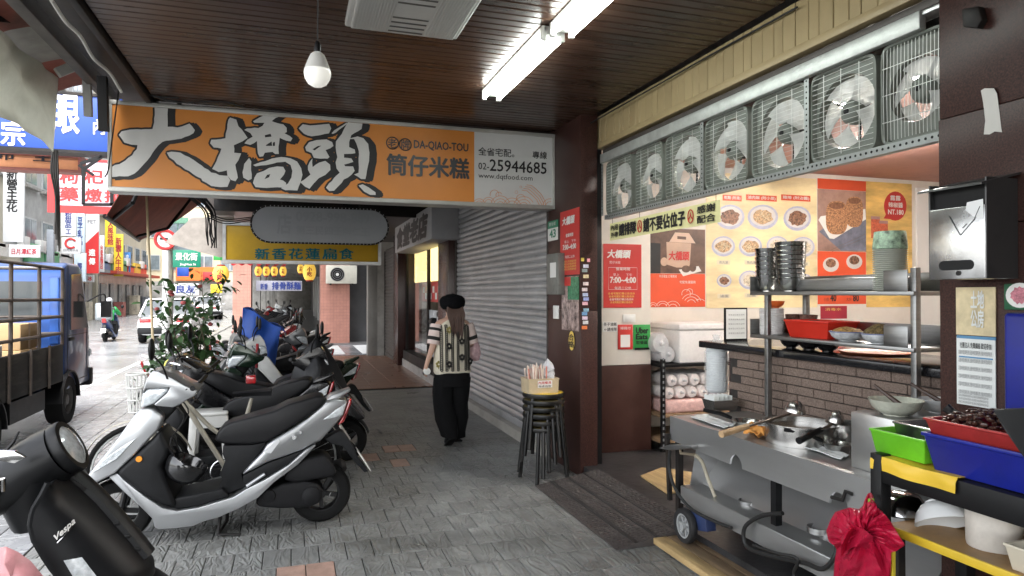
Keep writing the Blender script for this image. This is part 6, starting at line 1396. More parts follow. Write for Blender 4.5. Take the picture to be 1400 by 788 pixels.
MB().tube([bbk, sp, sp + Vector((.03,0,.12))], [.018,.016,.012], 10).build('seat_tube', m_cream_p, bk)
b = MB(); b.tube([bbk, w2], .011, 8); b.tube([sp, w2], .009, 8); b.build('rear_stay', m_cream_p, bk)
b = MB(); b.tube(curve_pts([hd + Vector((.12,-.27,.22)), hd + Vector((.0,-.24,.26)), hd + Vector((-.05,-.05,.22)), hd + Vector((-.05,.05,.22)), hd + Vector((.0,.24,.26)), hd + Vector((.12,.27,.22))], 4), .011, 8); b.tube([hd, hd + Vector((-.05,0,.22))], .012, 8); b.build('handlebar', m_chrome, bk)
b = MB(); sd_ = sp + Vector((.05,0,.16)); b.grid(lambda u, v: sd_ + Vector((-.15 + .27*u, (v-.5)*(.05 + .15*u*u), .012*math.sin(v*3.14) + .02*u)), 10, 6); b.build('saddle', m_vinyl, bk, solid=.035)
b = MB(); b.lathe([(.085,-.004),(.09,0),(.085,.004)], 24, bbk, (0,1,0)); b.bar(bbk, bbk + Vector((.09,-.03,-.14)), .018, .012); b.build('crank', m_chrome, bk)
b = MB(); b.box(bbk.x + .07, bbk.x + .15, BYY - .12, BYY - .03, bbk.z - .16, bbk.z - .14); b.build('pedal', m_black, bk)
MB().cyl(hd + Vector((-.07,-.05,.06)), hd + Vector((-.15,-.05,.05)), .05, .045, n=16).build('lamp', m_chrome, bk)
o = MB(); p = at(343, 519, Y=BYY); tag(o.box(p.x - .035, p.x + .035, BYY - .02, BYY + .05, p.z - .03, p.z + .03).build('red_lamp', m_tail, bk, bevel=.008))
for k_ in ('label', 'category'):
    pass
# stool, bucket, basket, broom between the bikes
m_pwst = mat('white_plastic', (.66,.66,.63), rough=.4, var=.08, dirt=.2)
sq = at(288, 640, Z=0); sq = Vector((at(288, 560, Y=6.0).x, 6.0, 0)); zt = at(288, 561, Y=6.0).z
stl = thing('plastic_stool', 'white plastic stool behind the bicycle', 'stool', sq)
MB().box(sq.x - .14, sq.x + .14, 5.87, 6.13, zt - .03, zt).build('seat', m_pwst, stl, bevel=.015, seg=3)
for (sx, sy) in ((-1,-1),(1,-1),(-1,1),(1,1)):
    b = MB(); b.add([(sq.x + sx*.08, 6 + sy*.08, zt-.03),(sq.x + sx*.14, 6 + sy*.08, zt-.03),(sq.x + sx*.14, 6 + sy*.13, zt-.03),(sq.x + sx*.08, 6 + sy*.13, zt-.03),(sq.x + sx*.125, 6 + sy*.11, 0),(sq.x + sx*.17, 6 + sy*.11, 0),(sq.x + sx*.17, 6 + sy*.155, 0),(sq.x + sx*.125, 6 + sy*.155, 0)], [(0,1,2,3),(7,6,5,4),(0,4,5,1),(1,5,6,2),(2,6,7,3),(3,7,4,0)]); b.build('leg', m_pwst, stl, bevel=.006)
MB().box(sq.x - .12, sq.x + .12, 5.865, 5.88, zt - .12, zt - .03).build('apron', m_pwst, stl)
bkp = Vector((at(243, 610, Y=6.2).x, 6.2, 0)); b = MB(); b.lathe([(.001,0),(.11,0),(.15,.30),(.158,.30),(.158,.32),(.148,.32),(.10,.01),(.001,.01)], 24, bkp); tag(b.build('red_bucket', mat('brick_red_plastic', (.26,.05,.035), rough=.5, var=.15)), 'brick red plastic pot by the bicycle frame', 'pot')
ls = at(190, 562, Y=6.8); b = MB()
base = Vector((at(187, 555, Y=6.9).x, 6.9, at(187, 563, Y=6.9).z)); 
ps = thing('wire_basket', 'white lattice basket on a stand by the roadside', 'basket', (base.x, 6.9, 0))
b = MB()
for k in range(14): a = k*2*math.pi/14; b.cyl(base + Vector((.06*math.cos(a), .06*math.sin(a), 0)), base + Vector((.085*math.cos(a), .085*math.sin(a), .34)), .008, n=5)
b.build('bars', m_pwst, ps)['kind'] = 'stuff'
for h_, r_ in ((0,.062),(.11,.072),(.22,.08),(.34,.088)): MB().tube([base + Vector((r_*math.cos(R(k*20)), r_*math.sin(R(k*20)), h_)) for k in range(18)], .009, 5, closed=True).build('hoop', m_pwst, ps)
MB().cyl((base.x, 6.9, 0), base, .02, n=8).build('stand', m_darkmetal, ps)
o = MB().cyl(at(352, 470, Y=7.6), at(351, 503, Y=7.6), .014, n=8).build('red_pole', mat('red_pole', (.35,.02,.03), rough=.4, var=.1)); tag(o, 'short red upright handle among the parked scooters', 'handle bar')
p0 = at(232, 500, Y=7.0); o = MB().ell(p0, (.05,.05,.06), 12, 8).ell(p0 + Vector((.01,-.01,-.06)), (.045,.045,.04), 12, 8).build('yellow_bell', mat('bell_yellow', (.60,.55,.12), rough=.5, var=.2)); tag(o, 'small yellow plush figure tied on a handlebar', 'toy')
# ---------------------------------------------------------------- matt black scooter in the left foreground
VY = 3.12
m_matt = mat('matt_black', (.0065,.007,.008), rough=.42, var=.15, scale=6, spec=.3)
vs_ = thing('black_scooter', 'matt black retro scooter cut by the left edge, front towards the right', 'scooter', (at(60, 780, Y=VY).x - .3, VY, 0))
rid = [(88,646),(97,653),(115,669),(133,686),(155,711),(177,736),(198,762),(206,775),(208,800),(196,850)]
rim_ = [(66,660),(58,676),(47,694),(44,704),(42,718),(47,738),(61,762),(72,778),(86,795),(100,850)]
RP = [at(x, y, Y=VY) for (x, y) in rid]; NP = [at(x, y, Y=VY - .22) for (x, y) in rim_]
b = MB()
def shield(u, v):
    i = v*(len(RP) - 1); k = min(int(i), len(RP) - 2); t = i - k
    r_ = RP[k].lerp(RP[k+1], t); e = NP[k].lerp(NP[k+1], t)
    s = abs(u*2 - 1); sgn = -1 if u < .5 else 1
    x = r_.x + (e.x - r_.x)*(s**1.9); z = r_.z + (e.z - r_.z)*(s**1.6); y = VY + sgn*.22*(math.sin(s*math.pi/2))
    return (x, y, z)
b.grid(shield, 28, 36); b.build('leg_shield', m_matt, vs_, solid=.012, smooth=60)
b = MB(); b.tube([p + Vector((.0,-.004,0)) for p in NP], .011, 8); b.build('shield_rim', m_matt, vs_)
b = MB(); T1 = [RP[0] + Vector((-.02,0,.03))] + [p + Vector((.012,0,.010)) for p in RP[:7]]; b.tube(curve_pts(T1, 4), .030, 10); b.build('horn_cover', m_matt, vs_, warp=lambda p: (p[0], VY + (p[1]-VY)*1.7, p[2]))
for k in range(3):
    p = RP[4].lerp(RP[6], k/3 + .1); MB().box(p.x - .028, p.x + .022, VY - .052, VY - .020, p.z + .006, p.z + .022).build('vent_slot', m_black, vs_, bevel=.004)
p = RP[2] + Vector((-.015, -.045, .03)); b = MB(); b.T = Matrix.Translation(p) @ Matrix.Rotation(R(38), 4, 'Y'); b.box(-.04,.04,-.006,.004,-.013,.013); b.build('badge', m_darkmetal, vs_, bevel=.003)
def on_shield(px, py, lift=.02): return at(px, py, Y=VY - .17)
from mathutils.bvhtree import BVHTree
_sm = bpy.data.objects['leg_shield.%03d' % max(int(o_.name[-3:]) for o_ in bpy.data.objects if o_.name.startswith('leg_shield.'))] if any(o_.name.startswith('leg_shield.') for o_ in bpy.data.objects) else bpy.data.objects['leg_shield']
_off = chain(vs_).translation
_bvh = BVHTree.FromPolygons([v.co + _off for v in _sm.data.vertices], [tuple(p.vertices) for p in _sm.data.polygons])
def on_shield(px, py, lift=.002):
    d = ray(px, py).normalized(); h = _bvh.ray_cast(Vector((0, 0, CAM_H)), d)
    return (h[0] if h[0] else at(px, py, Y=VY - .2)) - d*lift
TV, TF = text_mesh('Vespa', 0, 1, 3, 1, 'LEFT', .3); tx = max(p.x for p in TV); b = MB()
def lg(p, e): u = p.x/tx; v = p.y; return on_shield(74 + 29*u - 5*v + e[0], 741 - 27*u - 9*v + e[1])
for e in ((0,0),(.6,0),(0,.6),(.6,.6)): b.add([lg(p, e) for p in TV], TF)
b.build('script_lettering', m_letterw, vs_, smooth=0)
b = MB(); b.tube([on_shield(78 + 24*k/6, 741 - 24*k/6 + 1.5, .003) for k in range(7)], .0012, 4); b.build('script_line', m_chrome, vs_)
b = MB(); b.grid(lambda u, v: on_shield(87 + 25*u + 20*v + 6*u*v, 767 - 5*u + 34*v, .008), 8, 6); b.build('indicator', m_lens, vs_, solid=.006)
# headset
lc_ = at(96, 610, Y=VY - .06); nv = Vector((.87,-.03,.48)).normalized()
b = MB(); b.lathe([(.083,.012),(.104,.010),(.108,0),(.106,-.03)], 32, lc_, nv); b.build('headlight_ring', m_matt, vs_)
b = MB(); b.lathe([(.001,.028),(.04,.024),(.07,.016),(.090,.006)], 32, lc_, nv); b.build('headlight', m_lens, vs_)
b = MB(); prof = [(.106,-.03),(.110,-.08),(.112,-.14),(.108,-.21),(.095,-.28),(.07,-.34),(.03,-.37),(.001,-.375)]; b.lathe(prof, 28, lc_, nv); b.build('headset', m_matt, vs_, warp=lambda p: (p[0], lc_.y + (p[1] - lc_.y)*1.15, p[2] - .10*max(0, -(Vector(p) - lc_).dot(nv) - .05)))
nk = at(45, 690, Y=VY - .03); b = MB(); b.tube([at(50, 640, Y=VY - .05), at(45, 672, Y=VY - .03), at(62, 700, Y=VY)], [.13,.115,.12], 20); b.build('neck', m_matt, vs_)
b = MB(); b.tube(curve_pts([lc_ + nv*-.22 + Vector((-.02,-.08,.0)), lc_ + nv*-.26 + Vector((-.06,-.22,-.02)), lc_ + nv*-.28 + Vector((-.10,-.36,-.04))], 4), [.05,.048,.045,.04,.03,.022,.018,.018,.018], 12); b.build('handlebar', m_matt, vs_)
b = MB(); b.extr([at(x, y, Y=VY - .26) for (x, y) in [(-5,616),(20,617),(35,626),(20,634),(8,632),(-5,630)]], (0,.02,0)); b.build('lever_mount', m_chrome, vs_, bevel=.003)
b = MB(); b.tube([at(-10,658,Y=VY-.28), at(5,655,Y=VY-.28), at(4,672,Y=VY-.28)], .008, 8); b.build('brake_lever', m_chrome, vs_)
b = MB(); b.tube([at(26,590,Y=VY-.1), at(18,605,Y=VY-.1), at(5,620,Y=VY-.12)], [.004,.006,.008], 6); b.build('mirror_stalk', m_black, vs_)
wcv = Vector((at(150, 720, Y=VY).x, VY, .22)); b = MB(); b.lathe([(.13,-.05),(.16,-.056),(.20,-.045),(.22,0),(.20,.045),(.16,.056),(.13,.05)], 32, wcv, (0,1,0)); b.build('front_wheel', m_tyre, vs_)
b = MB(); b.grid(lambda u, v: wcv + Vector(((.27)*math.cos(R(-10 + 180*u)), (v-.5)*.2, .26*math.sin(R(-10 + 180*u)) + .02*math.sin(v*3.14))), 20, 8); b.build('mudguard', m_matt, vs_, solid=.01)
MB().box(wcv.x - .95, wcv.x - .25, VY - .17, VY + .17, .22, .30).build('floorboard', m_matt, vs_, bevel=.02)
b = MB(); b.ell((wcv.x - 1.15, VY, .52), (.42, .20, .22), 20, 12); b.build('rear_body', m_matt, vs_); b = MB(); b.ell((wcv.x - 1.12, VY, .77), (.38, .14, .07), 20, 10); b.build('seat', m_vinyl, vs_)
b = MB(); b.lathe([(.13,-.05),(.16,-.056),(.20,-.045),(.22,0),(.20,.045),(.16,.056),(.13,.05)], 28, (wcv.x - 1.28, VY, .22), (0,1,0)); b.build('rear_wheel', m_tyre, vs_)
# pink carrier bag
b = MB(); pb = [at(x, y, Y=2.75) for (x, y) in [(-12,752),(8,748),(24,755),(42,768),(62,792),(66,830),(-12,830)]]; n = len(pb); cen = sum(pb, Vector())/n + Vector((0,-.06,0))
b.add([cen] + [cen.lerp(p, .55) + Vector((0,-.015 + .02*math.sin(i*4),0)) for i, p in enumerate(pb)] + pb, [(0,1+i,1+(i+1)%n) for i in range(n)] + [(1+i,1+n+i,1+n+(i+1)%n,1+(i+1)%n) for i in range(n)])
o = b.build('pink_bag', mat('pink_plastic', (.42,.19,.20), rough=.3, var=.15, scale=14, bump=.4, bscale=22), solid=.002, smooth=60); tag(o, 'pink plastic bag at the bottom left corner', 'bag')
# ---------------------------------------------------------------- stools with a box of straws
m_yseat = mat('yellow_seat', (.66,.45,.04), rough=.35, var=.08)
m_tubeb = mat('black_tube', (.008,.008,.008), spec=.35, rough=.3, var=.2, scale=14, dirt=.3, dirtcol=(.08,.07,.06))
sx, sy_ = at(743, 655, Z=0).x, at(743, 655, Z=0).y
sh0 = .465
def stool_meshes():
    b = MB(); b.lathe([(.001,sh0),(.15,sh0),(.152,sh0-.003),(.152,sh0-.008),(.001,sh0-.008)], 30); seat = b.build('seat', m_yseat, link=False).data
    b = MB(); b.tube(curve_pts([(.05,0,sh0-.03),(.12,0,sh0-.032),(.145,0,sh0-.06),(.19,0,.0)], 5), .015, 10); leg = b.build('leg', m_tubeb, link=False).data
    b = MB(); b.lathe([(.153,sh0-.001),(.161,sh0-.002),(.165,sh0-.02),(.160,sh0-.036),(.15,sh0-.036)], 28); ring = b.build('seat_rim', m_tubeb, link=False).data
    return seat, leg, ring
s_seat, s_leg, s_ring = stool_meshes()
nst = 6; lift = (at(743, 536, D=5.85).z - sh0)/(nst - 1)
for k in range(nst):
    lab = 'bottom stool of the stack by the pillar' if k == 0 else 'yellow-topped stool at the top of the stack by the pillar' if k == nst-1 else 'stool %s from the bottom of the stack by the pillar' % ['second','third','fourth','fifth'][k-1]
    t = thing('round_stool', lab, 'stool', (sx, sy_, k*lift), R(k*14 + 10), 'stacked round stools'); t.scale = (1.12, 1.12, 1)
    q_ = inst(s_seat, 'seat', t, (0,0,0)); setm(q_, m_yseat if k == nst-1 else mat('worn_seat', (.10,.075,.02), rough=.5, var=.3)); inst(s_ring, 'seat_rim', t, (0,0,0))  # seats below the top one get a darker yellow-brown
    for j in range(4): inst(s_leg, 'leg', t, (0,0,0), R(j*90 + 45))
topz = sh0 + (nst-1)*lift
x0, x1, z0, z1 = rectY(720, 492, 761, 533, sy_ - .05)
bxs = thing('straw_box', 'open carton of paper-wrapped straws on top of the stools', 'box', (sx, sy_, topz))
m_cbox = mat('carton_clear', (.50,.40,.26), rough=.35, var=.15, scale=12)
b = MB(); tub_mesh(b, ((x0+x1)/2, sy_ - .0, topz + .001), x1-x0, .2, .125, .97, .003); b.build('carton', m_cbox, bxs)
for k in range(44):
    x = x0 + .02 + random.random()*(x1-x0)*.6; y = sy_ + random.uniform(-.08,.08)
    MB().bar((x, y, topz + .02), (x + random.uniform(-.02,.02), y + random.uniform(-.02,.02), topz + random.uniform(.20,.245)), .011, .004).build('wrapped_straw', mat('straw_paper', (.70,.60,.52), rough=.6, var=.15) if k % 4 else mat('straw_red', (.55,.2,.15), rough=.6, var=.2), bxs)
b = MB(); b.ell((x1 - .06, sy_ + .0, topz + .17), (.05,.06,.10), 22, 16); b.build('tissue_bag', m_film, bxs, warp=lambda p: (p[0] + .035*noise.noise(Vector(p)*26), p[1] + .03*noise.noise(Vector(p)*24 + Vector((4,4,4))), p[2] + .045*noise.noise(Vector(p)*22)))
yb = sy_ - .102
MB().box((x0+x1)/2 - .055, (x0+x1)/2 + .075, yb - .003, yb - .001, topz + .05, topz + .11).build('paper_label', m_pw, bxs)
text('內用餐具', m_red, bxs, ((x0+x1)/2 - .05, yb - .003, topz + .08), XP, .115, .024, bold=.015); text('每桌自取', m_ink, bxs, ((x0+x1)/2 - .05, yb - .003, topz + .054), XP, .115, .018, bold=.01)
# ---------------------------------------------------------------- the walking woman
wb = at(618, 606, Z=0); WX, WYY = wb.x, wb.y
pr = thing('person', 'woman seen from behind in a patterned knit vest, black trousers and a dark beret', 'person', (WX, WYY, 0), R(6))
m_skin = mat('skin', (.50,.31,.23), rough=.5, var=.06)
J = {}; V = []; E_ = []; RAD = []
def j(n, p, r, par=None):
    J[n] = len(V); V.append(p); RAD.append(r)
    if par is not None: E_.append((J[par], J[n]))
j('pelvis', (0,0,.84), (.13,.10)); j('waist', (0,.0,.98), (.115,.085), 'pelvis'); j('chest', (0,.01,1.18), (.135,.095), 'waist'); j('upchest', (0,.0,1.28), (.11,.075), 'chest')
j('neck', (0,.0,1.355), (.048,.05), 'upchest'); j('head0', (0,.015,1.42), (.065,.075), 'neck'); j('head1', (0,.02,1.50), (.078,.09), 'head0'); j('head2', (0,.02,1.56), (.05,.06), 'head1')
j('face_nose', (0,.115,1.465), (.014,.016), 'head1')
for s, nm in ((-1,'l'),(1,'r')):
    j(nm+'ear', (s*.082,.015,1.465), (.010,.018), 'head1')
    j(nm+'sh', (s*.155,0,1.285), (.055,.055), 'upchest')
    if s < 0: el, wr_p, hd_p = (-.215,-.02,1.06), (-.275,.02,.86), (-.285,.045,.80)
    else: el, wr_p, hd_p = (.225,-.01,1.06), (.215,.22,1.00), (.205,.30,.985)
    j(nm+'el', el, (.038,.038), nm+'sh'); j(nm+'wr', wr_p, (.026,.024), nm+'el'); j(nm+'hand', hd_p, (.034,.020), nm+'wr')
    d = (Vector(hd_p) - Vector(wr_p)).normalized(); side = Vector((0,1,0)) if s < 0 else Vector((0,0,1)); cur = Vector((1,0,0)) if s < 0 else Vector((-1,0,0))
    for k in range(4):
        L_ = (.075,.085,.08,.065)[k]; off = side*(-.027 + .018*k); p1 = Vector(hd_p) + d*.035 + off
        j(nm+'f%da' % k, p1, (.0085,.0085), nm+'hand'); j(nm+'f%db' % k, p1 + d*L_*.45 + cur*.012, (.008,.008), nm+'f%da' % k); j(nm+'f%dc' % k, p1 + d*L_*.65 + cur*.040, (.007,.007), nm+'f%db' % k)
    p1 = Vector(hd_p) + side*.03; j(nm+'ta', p1 + cur*.015, (.010,.010), nm+'hand'); j(nm+'tb', p1 + cur*.035 + d*.03 + side*.008, (.009,.009), nm+'ta')
    hipx = s*.085
    kn, an, toe = ((-.075,.10,.46), (-.07,-.16,.14), (-.07,-.08,.06)) if s < 0 else ((.085,.04,.46), (.085,.02,.085), (.09,.15,.04))
    j(nm+'hip', (hipx,0,.80), (.085,.085), 'pelvis'); j(nm+'kn', kn, (.055,.055), nm+'hip'); j(nm+'an', an, (.036,.038), nm+'kn'); j(nm+'toe', toe, (.035,.025), nm+'an')
me = bpy.data.meshes.new('body'); me.from_pydata([tuple(v) for v in V], E_, []); body = bpy.data.objects.new('body', me); C.objects.link(body); body.parent = pr
body.modifiers.new('skin', 'SKIN'); sk = me.skin_vertices[0].data
for i, r_ in enumerate(RAD): sk[i].radius = r_
sk[J['pelvis']].use_root = True
sm = body.modifiers.new('subdivision', 'SUBSURF'); sm.levels = 1; sm.render_levels = 2; me.materials.append(m_skin)
def tube_loft(b, rings, n=24):
    """rings: (cx, cy, z, rx, ry)"""
    vs = []; 
    for (cx, cy, z, rx, ry) in rings:
        for k in range(n): a = 2*math.pi*k/n; c_, s_ = math.cos(a), math.sin(a); vs.append((cx + rx*math.copysign(abs(c_)**.85, c_), cy + ry*math.copysign(abs(s_)**.85, s_), z))
    fs = [(i*n+k, i*n+(k+1)%n, (i+1)*n+(k+1)%n, (i+1)*n+k) for i in range(len(rings)-1) for k in range(n)]
    b.add(vs, fs)
m_knit = mat('cream_knit', (.62,.57,.45), rough=.9, var=.12, scale=60, bump=.6, bscale=160)
b = MB(); VR = [(0,0,.745,.188,.135),(0,0,.77,.203,.145),(0,0,.90,.198,.140),(0,.0,1.05,.190,.135),(0,.0,1.18,.188,.130),(0,.0,1.25,.178,.115),(0,.0,1.30,.135,.09),(0,.0,1.335,.085,.068),(0,.0,1.345,.075,.062)]
tube_loft(b, VR, 32); b.build('knit_vest', m_knit, pr, local=True, solid=.006, smooth=60, warp=lambda p: (p[0] + .008*noise.noise(Vector(p)*9), p[1] + .010*noise.noise(Vector(p)*8 + Vector((3,3,3))), p[2]))
def vback(x, z):
    for i in range(len(VR)-1):
        if VR[i][2] <= z <= VR[i+1][2]:
            t = (z - VR[i][2])/(VR[i+1][2] - VR[i][2]); rx = VR[i][3]*(1-t) + VR[i+1][3]*t; ry = VR[i][4]*(1-t) + VR[i+1][4]*t
            c_ = min(.97, abs(x)/rx)**(1/.85); return -ry*(math.sqrt(max(0, 1 - c_*c_))**.85) - .010
    return -.14
m_kblk = mat('knit_black', (.018,.017,.016), rough=.9, var=.2); m_kolive = mat('knit_olive', (.28,.24,.08), rough=.9, var=.2)
for x in (-.155,-.105,-.045,-.005 + .02,.105,.145):
    b = MB(); z = .80
    while z < 1.27:
        for (dx, r_) in ((0,.012),):
            ring = [(x + r_*math.cos(R(k*45)), vback(x + r_*math.cos(R(k*45)), z + r_*.9*math.sin(R(k*45))) - .003, z + r_*.95*math.sin(R(k*45))) for k in range(8)]; b.tube(ring, .0055, 4, closed=True)
        z += .022
    b.build('chain_stripe', m_kblk, pr, local=True)
for i, (x, z) in enumerate(((-.08,.86),(-.08,1.05),(-.075,1.22),(.06,.93),(.06,1.10),(-.18,.86),(.17,.88),(.06,1.23))):
    b = MB()
    for k in range(5): a = R(90 + k*72); b.ell((x + .02*math.cos(a), vback(x, z) - .003, z + .023*math.sin(a)), (.014,.005,.015), 6, 4)
    b.ell((x, vback(x, z-.03) - .002, z - .035), (.005,.004,.018), 6, 4); b.build('flower_motif', m_kolive if i % 3 == 2 else m_kblk, pr, local=True)
m_sleeve = mat('shirt_cotton', (.62,.50,.46), rough=.85, var=.1, scale=12)
for s in (-1, 1):
    e_ = Vector((-.215,-.02,1.06)) if s < 0 else Vector((.225,-.01,1.06)); s0 = Vector((s*.165,0,1.27)); en = s0.lerp(e_, .98)
    b = MB(); pts = [s0, s0.lerp(en, .3), s0.lerp(en, .65), en]; b.tube(pts, [.072,.078,.076,.072], 16, cap=False); b.build('sleeve', m_sleeve, pr, local=True, solid=.003)
    b = MB(); b.tube([s0.lerp(en, .62), s0.lerp(en, .80)], [.0785,.0765], 16, cap=False); b.build('sleeve_band', m_kblk, pr, local=True, solid=.002)
    if s < 0: b = MB(); b.tube([s0.lerp(en, .18), s0.lerp(en, .32)], [.078,.0805], 16, cap=False); b.build('sleeve_band', m_kblk, pr, local=True, solid=.002)
m_trs = mat('black_trousers', (.006,.006,.0065), spec=.15, rough=.85, var=.2, scale=8)
b = MB()
tube_loft(b, [(0,0,.82,.165,.125),(0,0,.76,.19,.145),(0,.0,.70,.195,.15),(0,0,.62,.19,.15)], 28); b.build('trouser_top', m_trs, pr, local=True)
for s in (-1, 1):
    rings = [(s*.085,0,.70,.105,.135),(s*.09,.01,.55,.105,.125),(s*.085,.04 if s < 0 else .05,.42,.10,.12),(s*.085,-.05 if s < 0 else .06,.26,.10,.12),(s*.08,-.12 if s < 0 else .07,.15 if s < 0 else .11,.10,.12),(s*.08,-.15 if s < 0 else .07,.11 if s < 0 else .055,.10,.118)]
    b = MB(); tube_loft(b, rings, 24); b.build('trouser_leg', m_trs, pr, local=True, solid=.004, smooth=60, warp=lambda p: (p[0] + .026*noise.noise(Vector(p)*6), p[1] + .03*noise.noise(Vector(p)*7 + Vector((7,1,1))), p[2]))
    fx, fy, fz, tl = (-.075, -.15, .085, R(-30)) if s < 0 else (.085, .12, .046, 0)
    b = MB(); b.T = Matrix.Translation((fx, fy, fz)) @ Matrix.Rotation(tl, 4, 'X'); b.ell((0,.02,0), (.046,.125,.045), 16, 10); b.box(-.042,.042,-.10,.14,-.045,-.028); b.build('shoe', m_black, pr, local=True, bevel=.004)
m_hair = mat('brown_hair', (.060,.028,.018), rough=.45, var=.4, scale=30, stretch=(6,6,.6))
b = MB(); b.ell((0,.0,1.48), (.094,.102,.105), 20, 14); b.build('hair', m_hair, pr, local=True)
for k in range(22):
    a = k/21; x = -.075 + .15*a; b = MB(); b.tube(curve_pts([(x,-.085,1.47), (x*1.15 + random.uniform(-.008,.008),-.115,1.38), (x*.9 + .012 + random.uniform(-.012,.012),-.125 - .01*random.random(),1.29), (x*.7 + .015,-.14,1.16 + random.uniform(-.04,.03))], 4), [.014]*5 + [.013,.012,.011,.010,.009,.007,.005,.002], 6); b.build('hair_strand', m_hair, pr, local=True)
m_beret = mat('dark_beret', (.005,.005,.006), rough=.95, spec=.1, var=.3, scale=30, bump=.5, bscale=90)
b = MB(); b.lathe([(.095,-.075),(.112,-.065),(.134,-.03),(.140,.005),(.130,.04),(.10,.068),(.05,.083),(.008,.087),(.006,.097),(.001,.098)], 28, (0,-.005,1.51)); b.build('beret', m_beret, pr, local=True, warp=lambda p: (p[0] + .006*noise.noise(Vector(p)*14), p[1], p[2] + .006*noise.noise(Vector(p)*14) - .08*(p[1])*.2))
cp = thing('paper_cup', 'dark cup with a white lid held in the left hand of the woman', 'cup', (WX - .28, WYY + .05, .70))
b = MB(); b.T = Matrix.Translation((WX - .275, WYY + .04, .765)) @ Matrix.Rotation(R(75), 4, 'X') @ Matrix.Rotation(R(-20), 4, 'Z'); b.lathe([(.001,-.06),(.028,-.06),(.036,.05),(.001,.05)], 20); b.build('sleeve', m_black, cp)
b = MB(); b.T = Matrix.Translation((WX - .275, WYY + .04, .765)) @ Matrix.Rotation(R(75), 4, 'X') @ Matrix.Rotation(R(-20), 4, 'Z'); b.lathe([(.038,.05),(.039,.056),(.034,.064),(.001,.064)], 20); b.build('lid', m_pwst, cp)
b = MB(); b.lathe([(.001,-.16),(.05,-.15),(.075,-.08),(.07,.0),(.04,.07),(.012,.12),(.02,.15)], 18, (WX + .27, WYY + .10, 1.02)); o = b.build('pink_carrier_bag', mat('pink_thin_bag', (.66,.44,.46), rough=.25, var=.2, scale=20, bump=.5, bscale=25, alpha=.85), warp=lambda p: (p[0] + .02*noise.noise(Vector(p)*12), p[1] + .02*noise.noise(Vector(p)*12 + Vector((2,2,2))), p[2])); tag(o, 'pale pink carrier bag on the right arm of the woman', 'bag')
# ---------------------------------------------------------------- truck with a caged bed
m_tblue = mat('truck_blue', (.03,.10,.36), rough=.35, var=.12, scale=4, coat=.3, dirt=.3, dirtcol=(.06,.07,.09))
m_tdark = mat('bed_board', (.016,.015,.014), spec=.3, rough=.7, var=.4, scale=6, dirt=.4, dirtcol=(.12,.10,.08), stretch=(1,.4,3))
m_cage = mat('cage_steel', (.06,.048,.04), rough=.6, var=.4, scale=14, dirt=.5, dirtcol=(.16,.09,.05))
m_autoglass = mat('car_glass', (.05,.06,.065), rough=.05, var=.1, coat=.5)
TX0, TX1 = -4.25, -2.60; TB0, TB1 = 5.4, 9.38; TC1 = 10.55
tk = thing('cargo_truck', 'small blue cargo truck with a caged bed parked at the kerb', 'truck', ((TX0+TX1)/2, 8, 0))
for k in range(4): MB().box(TX0 + .03, TX1 - .03 - 0, TB0, TB1, .60 - .0, .64).build('bed_floor', m_tdark, tk) if k == 0 else None
for k in range(7):
    y0 = TB0 + k*(TB1-TB0)/7; y1 = y0 + (TB1-TB0)/7 - .02
    MB().box(TX1 - .04, TX1, y0, y1, .56, 1.0).build('side_board', m_tdark, tk, bevel=.008); MB().box(TX0, TX0 + .04, y0, y1, .56, 1.0).build('side_board', m_tdark, tk, bevel=.008)
    MB().box(TX1 - .002, TX1 + .018, y0 + .02, y0 + .05, .54, 1.02).build('board_rib', m_cage, tk)
for z in (1.13, 1.33, 1.53, 1.90):
    for x in (TX1 - .02, TX0 + .02): MB().cyl((x, TB0, z + .02), (x, TB1, z), .018, n=8).build('cage_rail', m_cage, tk)
    MB().cyl((TX0 + .02, TB1, z), (TX1 - .02, TB1, z), .016, n=8).build('cage_rail', m_cage, tk)
for k in range(6):
    y = TB1 - k*.78
    for x in (TX1 - .02, TX0 + .02): MB().cyl((x, y, .98), (x, y, 1.91), .02, n=8).build('cage_post', m_cage, tk)
cy0, cy1 = 9.46, TC1
prof = [(cy0,.42),(cy0,1.93),(cy0+.12,1.98),(cy1-.52,1.98),(cy1-.36,1.90),(cy1-.03,1.12),(cy1,1.0),(cy1,.42)]
b = MB(); b.extr([(TX0 + .02, y, z) for (y, z) in prof], (TX1 - TX0 - .04, 0, 0)); b.build('cab', mat('cab_navy', (.022,.05,.14), rough=.3, var=.15, scale=4, coat=.4), tk, bevel=.035, seg=3); MB().box(TX0 + .05, TX1 - .05, cy0 - .006, cy0 + .03, .6, 1.9).build('cab_back', m_tblue, tk, bevel=.004)  # cab's shade is painted in: darker blue than the back panel
b = MB(); b.extr([(TX1 - .018, y, z) for (y, z) in [(cy0+.22,1.15),(cy0+.22,1.84),(cy1-.48,1.86),(cy1-.13,1.15)]], (.012,0,0)); b.build('door_window', m_autoglass, tk)
b = MB(); b.quad((TX0+.1, cy1-.33, 1.86),(TX1-.1, cy1-.33,1.86),(TX1-.1, cy1-.02,1.14),(TX0+.1, cy1-.02,1.14)); b.build('windscreen', m_autoglass, tk, solid=.01, warp=lambda p: (p[0], p[1]+.02, p[2]))
MB().box(TX0 + .25, TX1 - .25, cy0 - .012, cy0 - .002, 1.3, 1.75).build('rear_window', m_autoglass, tk)
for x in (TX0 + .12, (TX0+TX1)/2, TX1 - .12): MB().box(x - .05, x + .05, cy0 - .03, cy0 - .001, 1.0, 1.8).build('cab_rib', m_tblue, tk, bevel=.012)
MB().box(TX0, TX1, cy1 - .02, cy1 + .10, .36, .60).build('bumper', m_black, tk, bevel=.02)
